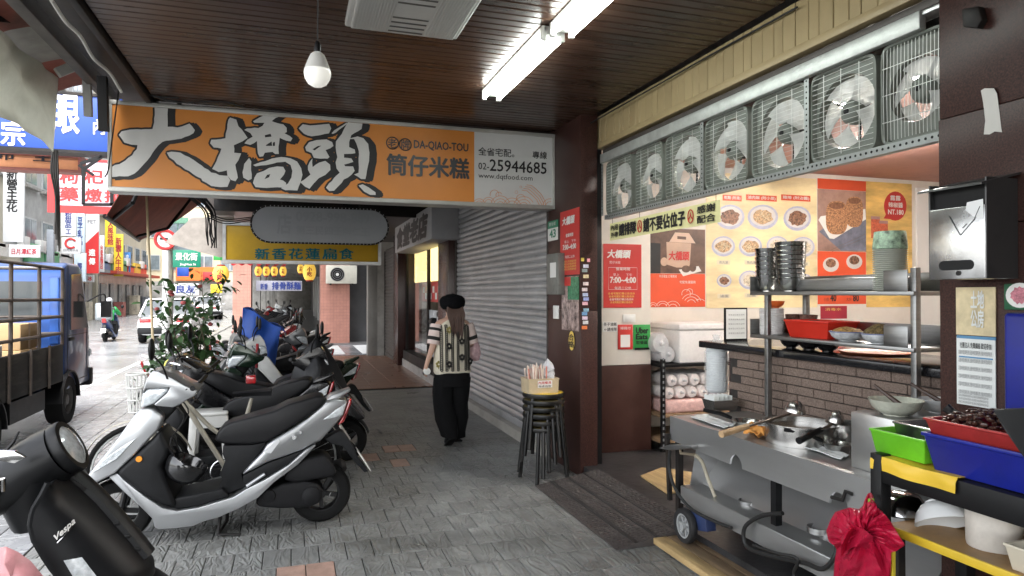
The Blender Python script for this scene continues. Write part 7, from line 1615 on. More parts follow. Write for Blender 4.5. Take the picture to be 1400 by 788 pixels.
for (y0, y1, z0, z1) in ((cy0 + .12, cy0 + .13, .5, 1.95), (cy1 - .13, cy1 - .12, .5, 1.15), (cy0 + .12, cy1 - .12, .5, .51), (cy0 + .12, cy1 - .12, 1.08, 1.088)): MB().box(TX1 - .021, TX1 - .017, y0, y1, z0, z1).build('door_seam', m_black, tk)
MB().box(TX1 - .02, TX1 + .006, cy0 + .15, cy0 + .32, 1.02, 1.06).build('door_handle', m_black, tk, bevel=.006)
b = MB(); b.tube(curve_pts([(TX1, cy1-.2, 1.5), (TX1+.14, cy1, 1.6), (TX1+.16, cy1+.05, 1.45)], 4), .01, 6); b.box(TX1+.10, TX1+.22, cy1+.03, cy1+.07, 1.28, 1.5); b.build('door_mirror', m_black, tk)
MB().cyl((TX1 - .1, cy1 + .06, .8), (TX1 - .1, cy1 + .02, .8), .09, n=16).build('headlight', m_lens, tk)
b = MB(); b.box(TX0 + .3, TX0 + .42, TB0, cy1 - .1, .40, .56); b.box(TX1 - .42, TX1 - .3, TB0, cy1 - .1, .40, .56); b.box(TX0 + .1, TX1 - .05, 7.9, 8.9, .30, .52); b.build('chassis', m_black, tk)
twheel = MB(); twheel.lathe([(.17,-.09),(.20,-.10),(.28,-.095),(.30,-.06),(.30,.06),(.28,.095),(.20,.10),(.17,.09)], 30, (0,0,0), (1,0,0)); twm = twheel.build('wheel', m_tyre, link=False).data
rimb = MB(); rimb.lathe([(.18,.085),(.165,.085),(.15,.03),(.08,.05),(.06,.075),(.001,.08)], 24, (0,0,0), (1,0,0)); trm = rimb.build('rim', mat('rim_steel', (.10,.095,.09), rough=.5, metal=.5, var=.3), link=False).data
for (x, y) in ((TX1 - .10, 9.62), (TX0 + .10, 9.62), (TX1 - .12, 7.35), (TX0 + .12, 7.35)):
    w_ = inst(twm, 'wheel', tk, (x - (TX0+TX1)/2, y - 8, .30)); inst(trm, 'rim', w_, (0,0,0))
    b = MB(); b.grid(lambda u, v: (x - .12 + .24*v, y + .36*math.cos(R(180*u)), .30 + .36*math.sin(R(180*u))), 14, 2); b.build('wheel_arch', m_black, tk, solid=.02)
m_box = mat('cardboard', (.40,.27,.14), rough=.8, var=.1, scale=8); m_boxw = mat('white_carton', (.62,.62,.60), rough=.7, var=.06)
def carton(label, x, y, z, sx, sy, sz, m, txt):
    t = thing('carton', label, 'box', (x, y, z), 0, 'cartons on the truck bed')
    MB().box(x - sx/2, x + sx/2, y - sy/2, y + sy/2, z, z + sz).build('box', m, t, bevel=.006)
    MB().box(x - sx/2 - .001, x + sx/2 + .001, y - .03, y + .03, z - .0, z + sz + .002).build('tape', mat('parcel_tape', (.45,.32,.18), rough=.3, var=.1), t)
    if txt: text(txt, m_ink if m == m_box else m_blueink, t, (x - sx/2 + .06, y - sy/2 - .001, z + sz*.3), XP, sx*.6, sz*.4, bold=.02); text(txt, m_ink, t, (x + sx/2 + .002, y + sy/2 - .06, z + sz*.3), Vector((0,-1,0)) if False else Vector((0,1,0)), sy*.6, sz*.4, bold=.02)
carton('brown carton on the truck bed, lower of two by the cab', -2.95, 8.6, .645, .5, .55, .36, m_box, '青菜')
carton('brown carton stacked on the lower one by the cab', -2.95, 8.6, 1.01, .48, .5, .27, m_box, '')
carton('brown carton farther in on the truck bed', -3.5, 8.9, .645, .5, .5, .55, m_box, '')
carton('white printed carton at the middle of the truck bed', -2.9, 7.55, .645, .42, .55, .45, m_boxw, '三友')
carton('white printed carton at the photo edge on the truck bed', -3.0, 6.85, .645, .45, .55, .45, m_boxw, '三友')
# ---------------------------------------------------------------- cars and rider on the road
def car(label, x, y, rz, paint, group='cars on the street', suv=True):
    t = thing('car', label, 'car', (x, y, 0), rz, group)
    b = MB(); secs = [(-2.1,.45,.80,.70),(-2.05,.30,.98,.82),(-1.2,.25,1.02,.87),(.2,.25,1.04,.88),(1.2,.25,.98,.87),(1.95,.28,.85,.80),(2.15,.40,.70,.66)]
    n = 14; vs = []
    for (yy, z0, z1, hw) in secs:
        for k in range(n):
            a = 2*math.pi*k/n; c_, s_ = math.cos(a), math.sin(a); vs.append((hw*math.copysign(abs(c_)**.45, c_), yy, (z0+z1)/2 + (z1-z0)/2*math.copysign(abs(s_)**.45, s_)))
    b.add(vs, [(i*n+k, i*n+(k+1)%n, (i+1)*n+(k+1)%n, (i+1)*n+k) for i in range(len(secs)-1) for k in range(n)] + [tuple(range(n)), tuple(range(len(vs)-n, len(vs)))]); b.build('body', paint, t, local=True, smooth=50)
    b = MB(); L = [(-1.95,1.0,.74),(-1.55,1.55,.60),(-.5,1.62,.60),(.35,1.58,.58),(1.15,1.02,.74)]; vs = []
    for (yy, z, hw) in L: vs += [(-hw,yy,z),(hw,yy,z)]
    vs += [(-.76,-1.95,.96),(.76,-1.95,.96),(.76,1.15,.96),(-.76,1.15,.96)]
    b.add(vs, [(0,1,3,2),(2,3,5,4),(4,5,7,6),(6,7,9,8),(0,2,4,6,8,13,10),(1,11,12,9,7,5,3),(10,11,1,0),(8,9,12,13)]); b.build('cabin', m_autoglass, t, local=True, bevel=.04)
    MB().box(-.58,.58,-1.5,.3,1.585,1.65).build('roof', paint, t, local=True, bevel=.04, seg=3)
    for s in (-1,1):
        for (y0, z0, y1, z1) in ((-1.95,1.0,-1.5,1.58),(.3,1.6,1.12,1.03)): MB().bar((s*.755,y0,z0),(s*.60,y1,z1),.06,.09).build('pillar', paint, t, local=True)
        MB().box(s*.55 - .2, s*.55 + .2, -2.13, -2.02, .78, .92).build('tail_light', m_tail, t, local=True, bevel=.02); MB().box(s*.6 - .18, s*.6 + .18, 2.02, 2.12, .62, .74).build('headlight', m_lens, t, local=True, bevel=.02)
        for yy in (-1.35, 1.35):
            b = MB(); b.lathe([(.20,-.1),(.31,-.1),(.33,-.06),(.33,.06),(.31,.1),(.20,.1)], 24, (s*.76, yy, .33), (1,0,0)); w_ = b.build('wheel', m_tyre, t, local=True); b = MB(); b.lathe([(.20,.07),(.05,.09),(.001,.09)], 20, (s*.76, yy, .33), (s,0,0)); b.build('rim', m_alu, w_, local=True)
        MB().box(s*.93 - .09, s*.93 + .09, .85, 1.0, 1.0, 1.12).build('side_mirror', paint, t, local=True, bevel=.03)
    MB().box(-.80,.80,-2.16,-2.0,.36,.60).build('bumper', m_plas, t, local=True, bevel=.04); MB().box(-.26,.26,-2.175,-2.165,.64,.78).build('number_plate', m_pw, t, local=True)
    MB().box(-.5,.5,-2.02,-1.9,.92,.97).build('light_bar', m_amber, t, local=True); t.scale = (.96, 1, .88)
    return t
m_carw = mat('car_white', (.66,.67,.68), rough=.25, var=.04, coat=.6); m_card_ = mat('car_dark', (.06,.06,.065), rough=.25, var=.05, coat=.6)
p = at(222, 470, Z=0); car('white car parked at the road edge beyond the truck', p.x, p.y + 2, R(2), m_carw)
p = at(185, 424, Z=0); car('white car parked on the far left side of the street', p.x - 1.2, p.y + 2, R(-10), m_carw)
p = at(285, 436, Z=0); car('pale car on the street seen behind the shrub', p.x, p.y, R(4), m_carw)
p = at(262, 440, Z=0); car('dark car on the street behind the street sign pole', p.x, p.y + 6, R(4), m_card_)
rp_ = at(150, 466, Z=0)
rs = scooter('blue delivery scooter being ridden down the street', (rp_.x, rp_.y, 0), R(-90), mat('scooter_blue', (.05,.08,.2), rough=.3, var=.1, coat=.4))
m_gjk = mat('green_jacket', (.03,.33,.09), rough=.7, var=.12, scale=8)
rd = thing('person', 'scooter rider in a green jacket with a big grey delivery pack', 'person', (rp_.x, rp_.y, 0), 0); rd.scale = (.84,)*3; rs.scale = (.92,)*3
V2 = [(0,-.25,.80),(0,-.28,1.0),(0,-.2,1.25),(0,-.15,1.38),(0,-.12,1.5),(0,-.1,1.62)]; E2 = [(0,1),(1,2),(2,3),(3,4),(4,5)]; R2 = [(.15,.12),(.15,.11),(.17,.12),(.06,.06),(.09,.1),(.09,.1)]
for s in (-1,1):
    k = len(V2); V2 += [(s*.2,-.18,1.3),(s*.3,.05,1.12),(s*.3,.32,1.05),(s*.1,-.2,.78),(s*.16,.2,.72),(s*.16,.22,.35),(s*.16,.34,.30)]; R2 += [(.07,.07),(.055,.055),(.035,.03),(.1,.1),(.075,.075),(.05,.05),(.04,.035)]
    E2 += [(2,k),(k,k+1),(k+1,k+2),(0,k+3),(k+3,k+4),(k+4,k+5),(k+5,k+6)]
me = bpy.data.meshes.new('body'); me.from_pydata(V2, E2, []); o = bpy.data.objects.new('body', me); C.objects.link(o); o.parent = rd; o.modifiers.new('skin','SKIN'); me.skin_vertices[0].data[0].use_root = True
for i, r_ in enumerate(R2): me.skin_vertices[0].data[i].radius = r_
o.modifiers.new('subdivision','SUBSURF').render_levels = 2; me.materials.append(mat('rider_dark', (.02,.02,.022), rough=.7, var=.2))
b = MB(); tube_loft(b, [(0,-.26,.84,.20,.16),(0,-.28,1.0,.21,.16),(0,-.22,1.22,.23,.15),(0,-.17,1.36,.13,.10)], 20); b.build('jacket', m_gjk, rd, local=True, solid=.01)
for s in (-1,1): b = MB(); b.tube([(s*.19,-.18,1.31),(s*.31,.05,1.12),(s*.30,.28,1.06)], [.095,.08,.06], 12); b.build('jacket_sleeve', m_gjk, rd, local=True)
b = MB(); b.ell((0,-.1,1.62), (.13,.15,.14), 16, 10); b.build('helmet', mat('helmet_grey', (.35,.36,.38), rough=.3, var=.1), rd, local=True)
bp_ = thing('delivery_pack', 'big grey delivery backpack on the rider', 'backpack', (rp_.x, rp_.y - .55, .85)); MB().box(rp_.x - .27, rp_.x + .2, rp_.y - .78, rp_.y - .45, .72, 1.30).build('pack', mat('pack_grey', (.16,.18,.19), rough=.35, var=.3, scale=5), bp_, bevel=.06, seg=3); MB().box(rp_.x - .2, rp_.x + .13, rp_.y - .80, rp_.y - .775, .82, 1.2).build('panel', mat('pack_shine', (.4,.42,.43), rough=.25, var=.3, scale=6), bp_, bevel=.01)
# ---------------------------------------------------------------- buildings
m_winframe = mat('window_frame', (.45,.46,.46), rough=.5, metal=.3, var=.1); m_pane = mat('far_pane', (.12,.15,.17), rough=.08, var=.4, scale=1.5, spec=.8)
fwin = MB().box(-.05,.05,-.8,.8,-.75,.75).build('window', m_winframe, link=False).data; fpan = MB().box(-.01,.01,-.35,.35,-.66,.66).build('pane', m_pane, link=False).data
fac = MB().box(-.18,.18,-.4,.4,-.3,.3).build('air_conditioner', mat('ac_white', (.6,.6,.58), rough=.5, var=.1, dirt=.3), link=False, bevel=.03).data
def building(label, x0, x1, y0, y1, h, m, side='E', floors=4, cols=3, awn=None):
    t = thing('street_building', label, 'building', ((x0+x1)/2, (y0+y1)/2, 0), 0, 'buildings across the street')
    MB().box(x0, x1, y0, y1, -.05, h).build('wall', m, t); MB().box(x0 - .3, x1 + .3, y0 - .0, y1, h, h + .5).build('parapet', m_conc, t)
    cx, cy = (x0+x1)/2, (y0+y1)/2
    for f in range(floors):
        z = 4.6 + f*3.1
        for c_ in range(cols):
            if side == 'E':
                p = (x1 - cx + .02, y0 + (c_ + .5)*(y1-y0)/cols - cy, z); w_ = inst(fwin, 'window', t, p, 0)
                for s in (-1,1): inst(fpan, 'pane', w_, (.055, s*.39, 0))
                if (f + c_) % 2 == 0: inst(fac, 'air_conditioner', t, (p[0] + .15, p[1] + .9, z - .6))
                MB().box(x1, x1 + .25, cy + p[1] - 1.0, cy + p[1] + 1.0, z - .95, z - .82).build('sill', m_conc, t)
            else:
                p = (x0 + (c_ + .5)*(x1-x0)/cols - cx, y0 - cy - .02, z); w_ = inst(fwin, 'window', t, p, R(-90))
                for s in (-1,1): inst(fpan, 'pane', w_, (.055, s*.39, 0))
    if side == 'E':
        MB().box(x1, x1 + .05, y0 + .3, y1 - .3, 0, 2.9).build('shop_front', mat('dim_shopfront', (.24,.235,.225), rough=.3, var=.6, scale=.8), t)
        sr = random.Random(int(y0)); n_ = int((y1-y0)/2.4)
        for k in range(n_):
            ya = y0 + .4 + k*2.4; cc_ = sr.choice(((.6,.08,.05),(.62,.6,.56),(.7,.5,.06),(.08,.2,.4),(.5,.5,.5),(.1,.32,.16),(.68,.3,.08)))
            MB().box(x1 + .02, x1 + .25, ya, ya + 2.1, 2.95 + sr.random()*.3, 3.6 + sr.random()*.5).build('shop_board', mat('shop_board_%d' % int(cc_[0]*100 + cc_[2]*1000), cc_, rough=.5, var=.1), t)
            MB().box(x1 + .06, x1 + .12, ya + .2, ya + .2 + sr.uniform(.8,1.5), 0, 2.3).build('doorway', mat('doorway_dark', (.04,.04,.045), rough=.2, var=.4), t)
            if k % 2: MB().box(x1 + .1, x1 + .7, ya + 1.2, ya + 2.0, 0, sr.uniform(.8,1.5)).build('street_goods', mat('goods_%d' % (k % 3), ((.5,.45,.35),(.35,.12,.1),(.3,.33,.36))[k % 3], rough=.6, var=.4, scale=4), t)
        if awn: MB().box(x1, x1 + 1.1, y0 + .3, y1 - .3, 2.95, 3.15).build('canopy', awn, t)
    else:
        MB().box(x0 + .3, x1 - .3, y0 - .05, y0, 0, 2.8).build('shop_front', mat('dim_shopfront', (0,0,0)), t)
    return t
m_ctile = mat('cream_tile_wall', (.52,.48,.38), rough=.6, var=.12, scale=1.5, dirt=.45, dscale=.4, dirtcol=(.25,.22,.18), stretch=(1,1,.3)); m_gwall = mat('grey_wall', (.38,.38,.37), rough=.7, var=.15, scale=1.2, dirt=.4, dscale=.5); m_bwall = mat('beige_wall', (.55,.48,.34), rough=.7, var=.12, scale=.7, dirt=.25, dscale=.3)
building('cream building opposite, at the left edge of the photo', -22, -12.2, 26, 37.5, 18, m_ctile, cols=5)
building('grey building opposite, behind the white and red vertical signs', -22, -12.3, 37.7, 50, 16, m_gwall, cols=5, awn=mat('canopy_grey', (.2,.2,.21), rough=.6, var=.2))
building('tan building opposite, far down the street', -22, -12.1, 50.2, 66, 15, m_ctile, cols=6, awn=mat('canopy_red', (.4,.05,.03), rough=.5, var=.2))
eb = building('beige building closing the end of the street', -14, 0, 72, 86, 20, m_bwall, side='S', cols=6, floors=5)
MB().box(-10.6, -6.8, 71.6, 72, 2.9, 4.2).build('shop_sign', mat('orange_board', (.75,.16,.03), rough=.5, var=.05), eb)
for k in range(4): MB().box(-11 + k*2.6, -9.6 + k*2.6, 71.93, 71.97, 7.3 + 3.1*(k % 2), 9.0 + 3.1*(k % 2)).build('green_shutter', mat('green_glass', (.12,.25,.18), rough=.2, var=.2), eb)
MB().box(-11.4, -8.8, 71.5, 71.95, 5.2, 7.0).build('bay_window', m_pane, eb, bevel=.1)
ob = thing('side_road_building', 'corner building with pink tiled columns past the side road', 'building', (2, 40, 0))
MB().box(-1.75, 10, 22.2, 70, 3.3, 16).build('upper_wall', m_gwall, ob); MB().box(1.78, 10, 22.9, 70, 0, 3.3).build('ground_wall', mat('dark_front', (.05,.05,.052), rough=.5, var=.4, scale=1), ob)
MB().box(-1.75, 1.9, 22.6, 70, 3.1, 3.3).build('arcade_soffit', m_conc, ob)
m_ptile = mat('pink_mosaic', (.46,.22,.17), rough=.45, var=.12, scale=5); m_pgrout = mat('mosaic_grout', (.30,.17,.14), rough=.8, var=.1)
def pink_column(label, x0, x1, y0, y1, h):
    t = thing('tiled_column', label, 'column', ((x0+x1)/2, (y0+y1)/2, 0), 0, 'pink tiled columns'); MB().box(x0, x1, y0, y1, 0, h).build('core', m_pgrout, t)
    b = MB(); n = int((x1-x0)/.098); m_ = int(h/.098)
    for i in range(n):
        for k in range(m_): b.box(x0 + .003 + i*(x1-x0)/n, x0 - .003 + (i+1)*(x1-x0)/n, y0 - .006, y0 + .001, .003 + k*h/m_, -.003 + (k+1)*h/m_)
    b.build('mosaic_tiles', m_ptile, t)['kind'] = 'stuff'
pcy = at(458, 470, Z=0).y
pink_column('wide pink tiled column with the air conditioner unit', at(438,440,Y=pcy).x, at(478,440,Y=pcy).x, pcy, pcy + .9, 3.3)
pink_column('narrow pink tiled column at the street side', at(318,440,Y=pcy).x, at(343,440,Y=pcy).x, pcy, pcy + .8, 3.3)
o = MB().box(-1.8, 1.9, 70.0, 70.3, 0, 3.3).build('far_end_wall', m_conc); o['kind'] = 'structure'  # wall added to shut out the bright open end of the far arcade
for k in range(6):
    o = MB().box(-1.75, -1.2, pcy + 6 + k*6, pcy + 6.7 + k*6, 0, 3.2).build('far_column', m_conc); tag(o, '%s grey column along the far arcade' % ['first','second','third','fourth','fifth','sixth'][k], 'column', 'columns of the far arcade')
    o = MB().box(-1.75, 1.9, pcy + 6.1 + k*6, pcy + 6.5 + k*6, 2.6, 3.1).build('far_beam', m_conc); o['kind'] = 'structure'
for k in range(7): 
    o = MB().box(1.45, 1.78, pcy + 3.5 + k*4, pcy + 4.2 + k*4, 0, 3.1).build('far_pier', m_white if k > 2 else m_gwall); tag(o, '%s pale pier on the right of the far arcade' % ['nearest','second','third','fourth','fifth','sixth','last'][k], 'pier', 'piers of the far arcade')
for k in range(5): scooter('%s scooter in the row inside the far arcade' % ['nearest','second','middle','fourth','last'][k], (-.75 + .1*k, pcy + 1.5 + k*2.6, .02), R(5 + 172*(k % 2)), (m_pblack, m_pgrey, m_pred, m_pblack, m_pwhite)[k], 'scooters in the far arcade')
x0, x1, z0, z1 = rectY(446, 363, 488, 388, pcy - .42)
ac = thing('air_conditioner', 'white outdoor air conditioner unit on the wide pink column', 'air conditioner', ((x0+x1)/2, pcy - .2, z0))
MB().box(x0, x1, pcy - .42, pcy - .06, z0, z1).build('case', mat('ac_cream', (.58,.56,.48), rough=.45, var=.08), ac, bevel=.02)
cc = ((x0 + (x1-x0)*.36), pcy - .425, (z0+z1)/2); MB().cyl(cc, (cc[0], cc[1] + .01, cc[2]), .22, n=28).build('fan_grille', m_darkmetal, ac); MB().cyl((cc[0], cc[1]-.012, cc[2]), cc, .05, n=14).build('fan_hub', m_white, ac)
for r_ in (.1,.16,.21): MB().tube([(cc[0]+r_*math.cos(R(k*15)), cc[1]-.008, cc[2]+r_*math.sin(R(k*15))) for k in range(24)], .006, 4, closed=True).build('grille_ring', m_greyink, ac)
for s in (.15,.85): MB().bar((x0 + (x1-x0)*s, pcy - .45, z0 - .02), (x0 + (x1-x0)*s, pcy, z0 - .02), .04, .04).build('bracket', m_darkmetal, ac)
# ---------------------------------------------------------------- street signs
def board(label, px0, py0, px1, py1, Y, m, lines=(), d=.18, cat='sign', name='street_sign', frame=None, vert=False):
    x0, x1, z0, z1 = rectY(px0, py0, px1, py1, Y); t = thing(name, label, cat, ((x0+x1)/2, Y, z0), 0)
    MB().box(x0, x1, Y, Y + d, z0, z1).build('board', m, t, bevel=.01)
    if frame: 
        for (a0,a1,b0,b1) in ((x0-.05,x1+.05,z0-.05,z0),(x0-.05,x1+.05,z1,z1+.05),(x0-.05,x0,z0,z1),(x1,x1+.05,z0,z1)): MB().box(a0,a1,Y-.02,Y+d+.02,b0,b1).build('frame_bar', frame, t)
    for (s, q0, q1, q2, q3, mm) in lines: textY(s, mm, t, q0, q1, q2, q3, Y - .002, bold=.02, vertical=vert and len(s) > 1, lift=.01, line=.9)
    return t
m_sw = mat('board_white', (.64,.65,.66), rough=.45, var=.05, scale=1); m_syel = mat('board_yellow', (.75,.58,.05), rough=.45, var=.05); m_sblue = mat('board_blue', (.02,.07,.36), rough=.4, var=.08, dirt=.2); m_sred = mat('board_red', (.52,.03,.03), rough=.45, var=.05); m_spink = mat('board_pale_pink', (.66,.56,.64), rough=.45, var=.05); m_sor = mat('board_orange', (.66,.28,.12), rough=.5, var=.1); m_lb = mat('board_pale_blue', (.50,.60,.68), rough=.45, var=.08); m_mar = mat('ink_maroon', (.35,.02,.04), rough=.5, var=.05); m_nav = mat('ink_navy', (.02,.04,.2), rough=.5, var=.05)
board('tall white vertical sign with black brush characters', 4, 226, 32, 331, 34, m_sw, [('新營主花', 9, 230, 24, 290, m_ink)], vert=True)
board('narrow white sign with a row of small characters', 12, 335, 54, 352, 33.5, m_sw, [('日月潭紅茶', 16, 340, 50, 348, m_mar)])
board('white vertical sign with blue-black characters above the round-logo sign', 83, 285, 104, 323, 38, m_sw, [('粉甜品', 89, 289, 98, 312, m_nav), ('工', 90, 314, 97, 320, m_nav)], vert=True)
lg_ = board('square white sign with a red round logo', 84, 325, 110, 347, 37.5, m_sw, [('日月亮冰品', 87, 340.5, 107, 344, m_greyink)])
c = at(97, 333, Y=37.5); MB().tube([(c.x + .22*math.cos(R(30+k*15)), 37.48, c.z + .22*math.sin(R(30+k*15))) for k in range(20)], .05, 6).build('logo_ring', m_sred, lg_)
board('pale blue vertical sign with white and blue characters', 103.5, 292, 115.5, 345, 41, m_lb, [('豆子乳品', 106, 297, 113, 335, m_nav)], vert=True)
board('pale blue sign with a round emblem beneath the square logo sign', 101, 346, 117, 385, 40, m_lb, [('國美牙', 106, 360, 112, 380, m_nav)], vert=True)
fe = board('white and red vertical sign with white characters', 117, 293, 135, 374, 44, m_sw, [('FET', 120, 301, 132, 306, m_greyink)])
b = MB(); b.extr([at(x, y, Y=43.97) for (x, y) in [(117,333),(135,316),(135,374),(117,374)]], (0,.02,0)); b.build('red_area', m_sred, fe); textY('遠', m_pw, fe, 121.5, 341, 130, 350, 43.95, bold=.03); textY('傳', m_pw, fe, 121.5, 353, 130, 362, 43.95, bold=.03)
board('narrow white sign with red characters right of the red and white sign', 136, 322, 142, 372, 46, m_sw, [('台客麵店', 137, 335, 141, 368, m_sred)], vert=True)
board('upper yellow vertical sign with red-brown characters', 143.5, 292, 158, 338, 49, m_syel, [('雲人風味館', 147, 296, 155, 335, m_mar)], vert=True)
board('lower longer yellow vertical sign with maroon characters', 155.5, 320, 168, 378, 53, m_syel, [('新雲人牛肉', 158, 325, 166, 374, m_mar)], vert=True)
board('small blue vertical sign beside the lower yellow sign', 169.5, 345, 178, 375, 58, mat('board_sky', (.05,.20,.50), rough=.4, var=.05), [('中國信託', 172, 348, 176, 372, m_pw)], vert=True)
board('grey blank vertical panel on the building opposite', 63.5, 314, 73, 362, 36, mat('board_grey', (.20,.22,.25), rough=.5, var=.1))
board('small white round-cornered sign under the pale blue one', 118, 376, 128, 386, 45, m_sw, [('冰', 120, 378, 126, 384, m_sred)])
board('small yellow sign over the far shop', 143, 380, 156, 388, 60, m_syel, [('早餐', 145, 382, 154, 386, m_mar)])
bl = board('long blue sign with white characters above the orange one', -60, 128, 205, 204, 13.7, m_sblue, [('宗', 2, 165, 34, 199, m_pw), ('眼', 72, 131, 108, 182, m_pw), ('內', 128, 164, 143, 184, m_pw)], d=.35, frame=m_darkmetal)
board('orange sign with dark characters under the blue sign', -60, 212, 107, 229, 14.6, m_sor, [('市', -2, 206, 20, 219, m_ink), ('主', 46, 208, 72, 221, m_ink)], d=.3, frame=mat('rust_frame', (.22,.07,.05), rough=.6, var=.2))
rs_ = board('big pale sign with red characters and a red border', 74, 222, 203, 285, 18, m_spink, [('枸', 82, 233, 106, 251, m_sred), ('杞', 116, 232, 141, 251, m_sred), ('藥', 82, 256, 107, 275, m_sred), ('燉', 117, 258, 139, 276, m_sred), ('排', 143, 260, 166, 277, m_sred), ('骨', 171, 262, 195, 278, m_sred)], d=.5, frame=m_sred)
x0, x1, z0, z1 = rectY(66, 218, 206, 290, 18); 
for (a0,a1,b0,b1) in ((x0,x1,z0-.05,z0+.12),(x0,x0+.14,z0+.12,z1),(x1-.14,x1,z0+.12,z1)): MB().box(a0,a1,17.94,17.99,b0,b1).build('border', m_sred, rs_)
# ladder-like black bracket in front of the red sign
br = thing('sign_bracket', 'black angle-iron bracket in front of the red-lettered sign', 'bracket', at(150, 278, Y=11))
for (p, q_) in (((114,228),(114,280)), ((114,280),(205,280)), ((153,255),(153,281)), ((155,281),(170,262)), ((205,255),(205,282)), ((108,226),(128,240)), ((114,232),(140,214)), ((110,224),(150,210))): MB().bar(at(*p, Y=11), at(*q_, Y=11), .04, .04).build('iron', m_black, br)
# pole with the street name
PY = 15.4; pp = at(229, 480, Y=PY)
pl_ = thing('street_pole', 'grey steel street pole beside the shrub', 'pole', (pp.x, PY, 0)); MB().cyl((pp.x, PY, 0), (pp.x, PY, at(229, 318, Y=PY).z), .105, n=18).build('shaft', m_alu, pl_)
sn = board('green street name sign with white characters and an arrow', 236, 342, 274.5, 366, PY - .12, mat('sign_green', (.012,.22,.13), rough=.35, var=.05), [('景化街', 240, 346, 270, 356, m_pw), ('JingHua St', 246, 360, 268, 364, m_pw)], d=.02)
tr = thing('traffic_sign', 'round red-ringed no turning sign on the grey pole', 'sign', at(225, 340, Y=PY - .14)); c = at(226, 328, Y=PY - .14); MB().cyl(c, c + Vector((0,.02,0)), .21, n=28).build('disc', m_pw, tr)
b = MB(); b.tube([(c.x + .185*math.cos(R(k*15)), c.y - .005, c.z + .185*math.sin(R(k*15))) for k in range(24)], .030, 6, closed=True); b.build('red_ring', m_sred, tr); MB().bar(c + Vector((-.13,-.008,.13)), c + Vector((.13,-.008,-.13)), .02, .035).build('red_bar', m_sred, tr); MB().bar(c + Vector((-.1,-.004,.02)), c + Vector((.05,-.004,.02)), .02, .04).build('arrow', m_ink, tr)
board('white sign with blue characters low behind the shrub', 232, 388, 272, 404, 19.5, m_sw, [('良友', 241, 390, 267, 401, m_nav)], d=.1)
o = MB().cyl(at(200, 262, Y=7.6), at(210, 490, Y=7.3), .012, n=8).build('bamboo_pole', mat('bamboo', (.45,.36,.22), rough=.5, var=.2, scale=10)); tag(o, 'thin bamboo pole standing before the red awning', 'pole')
for k, (px, py, mm) in enumerate(((300, 350, m_green), (285, 378, m_sred), (268, 412, m_lb), (296, 395, m_syel), (250, 372, m_sblue))): board('small %s sign far down the road behind the shrub' % ['green','red','pale blue','yellow','dark blue'][k], px - 8, py - 6, px + 8, py + 6, 40 + k*4, mm)
# ---------------------------------------------------------------- shrub
SBX, SBY = at(262, 520, Y=8.1).x, 8.1
shr = thing('potted_shrub', 'leafy dark green shrub with thin stems by the roadside', 'shrub', (SBX, SBY, 0))
m_leaf = translucent(mat('leaf_dark', (.045,.095,.032), rough=.38, var=.5, scale=6, spec=.5), .25); m_bark = mat('bark', (.10,.075,.05), rough=.8, var=.3, scale=20)
b = MB(); b.lathe([(.001,0),(.13,0),(.17,.28),(.185,.28),(.185,.31),(.16,.31),(.15,.27),(.001,.26)], 22, (SBX, SBY, 0)); b.build('pot', mat('dark_pot', (.05,.03,.025), rough=.6, var=.2), shr)
b = MB(); pts = [(0,0,0),(.006,.02,.016),(.010,.05,.020),(.008,.085,.014),(0,.115,0)]
vs = []; fs = []
for (wd, y, z) in pts: vs += [(-wd*2.6, y, z*.4 + wd*.6), (0, y, z*.4), (wd*2.6, y, z*.4 + wd*.6)]
for i in range(4): a = i*3; fs += [(a,a+1,a+4,a+3),(a+1,a+2,a+5,a+4)]
b.add(vs, fs); lm = b.build('leaf', m_leaf, link=False, smooth=60).data; leaf_v, leaf_f = vs, fs
lr = random.Random(5); tips = []
targets = [(250,420),(275,372),(300,388),(230,455),(215,470),(245,475),(285,455),(205,415),(310,380),(262,395),(222,380),(240,440),(290,480),(225,490),(270,430),(208,500),(255,500)]
for (px, py) in targets:
    e = at(px, py, Y=SBY + lr.uniform(-.45,.45)); base = Vector((SBX + lr.uniform(-.06,.06), SBY + lr.uniform(-.06,.06), .27)); mid = base.lerp(e, .5) + Vector((lr.uniform(-.1,.1), lr.uniform(-.1,.1), .12))
    C_ = curve_pts([base, mid, e], 7); MB().tube(C_, [.012*(1 - .75*i/(len(C_)-1)) for i in range(len(C_))], 6).build('stem', m_bark, shr); tips.append(C_)
for k in range(290):
    C_ = lr.choice(tips); i = min(len(C_)-1, int(len(C_)*(.35 + .7*lr.random()))); p = C_[i] + Vector((lr.gauss(0,.05), lr.gauss(0,.05), lr.gauss(0,.04)))
    o = bpy.data.objects.new('leaf', lm); C.objects.link(o); o.parent = shr; o.location = p - Vector((SBX, SBY, 0)); o.rotation_euler = (lr.uniform(-1.1,.4), lr.uniform(-.6,.6), lr.uniform(0,6.28)); s = lr.uniform(.75,1.35); o.scale = (s,s,s)
b = MB()
for k in range(420):
    C_ = lr.choice(tips); p = C_[min(len(C_)-1, int(len(C_)*(.3 + .75*lr.random())))] + Vector((lr.gauss(0,.08), lr.gauss(0,.08), lr.gauss(0,.06))); s = lr.uniform(.6,1.2)
    b.T = Matrix.Translation(p) @ Matrix.Rotation(lr.uniform(0,6.28), 4, 'Z') @ Matrix.Rotation(lr.uniform(-1.1,.4), 4, 'X') @ Matrix.Scale(s, 4); b.add(leaf_v, leaf_f)
b.T = Matrix.Identity(4); b.build('inner_foliage', m_leaf, shr, smooth=60)['kind'] = 'stuff'
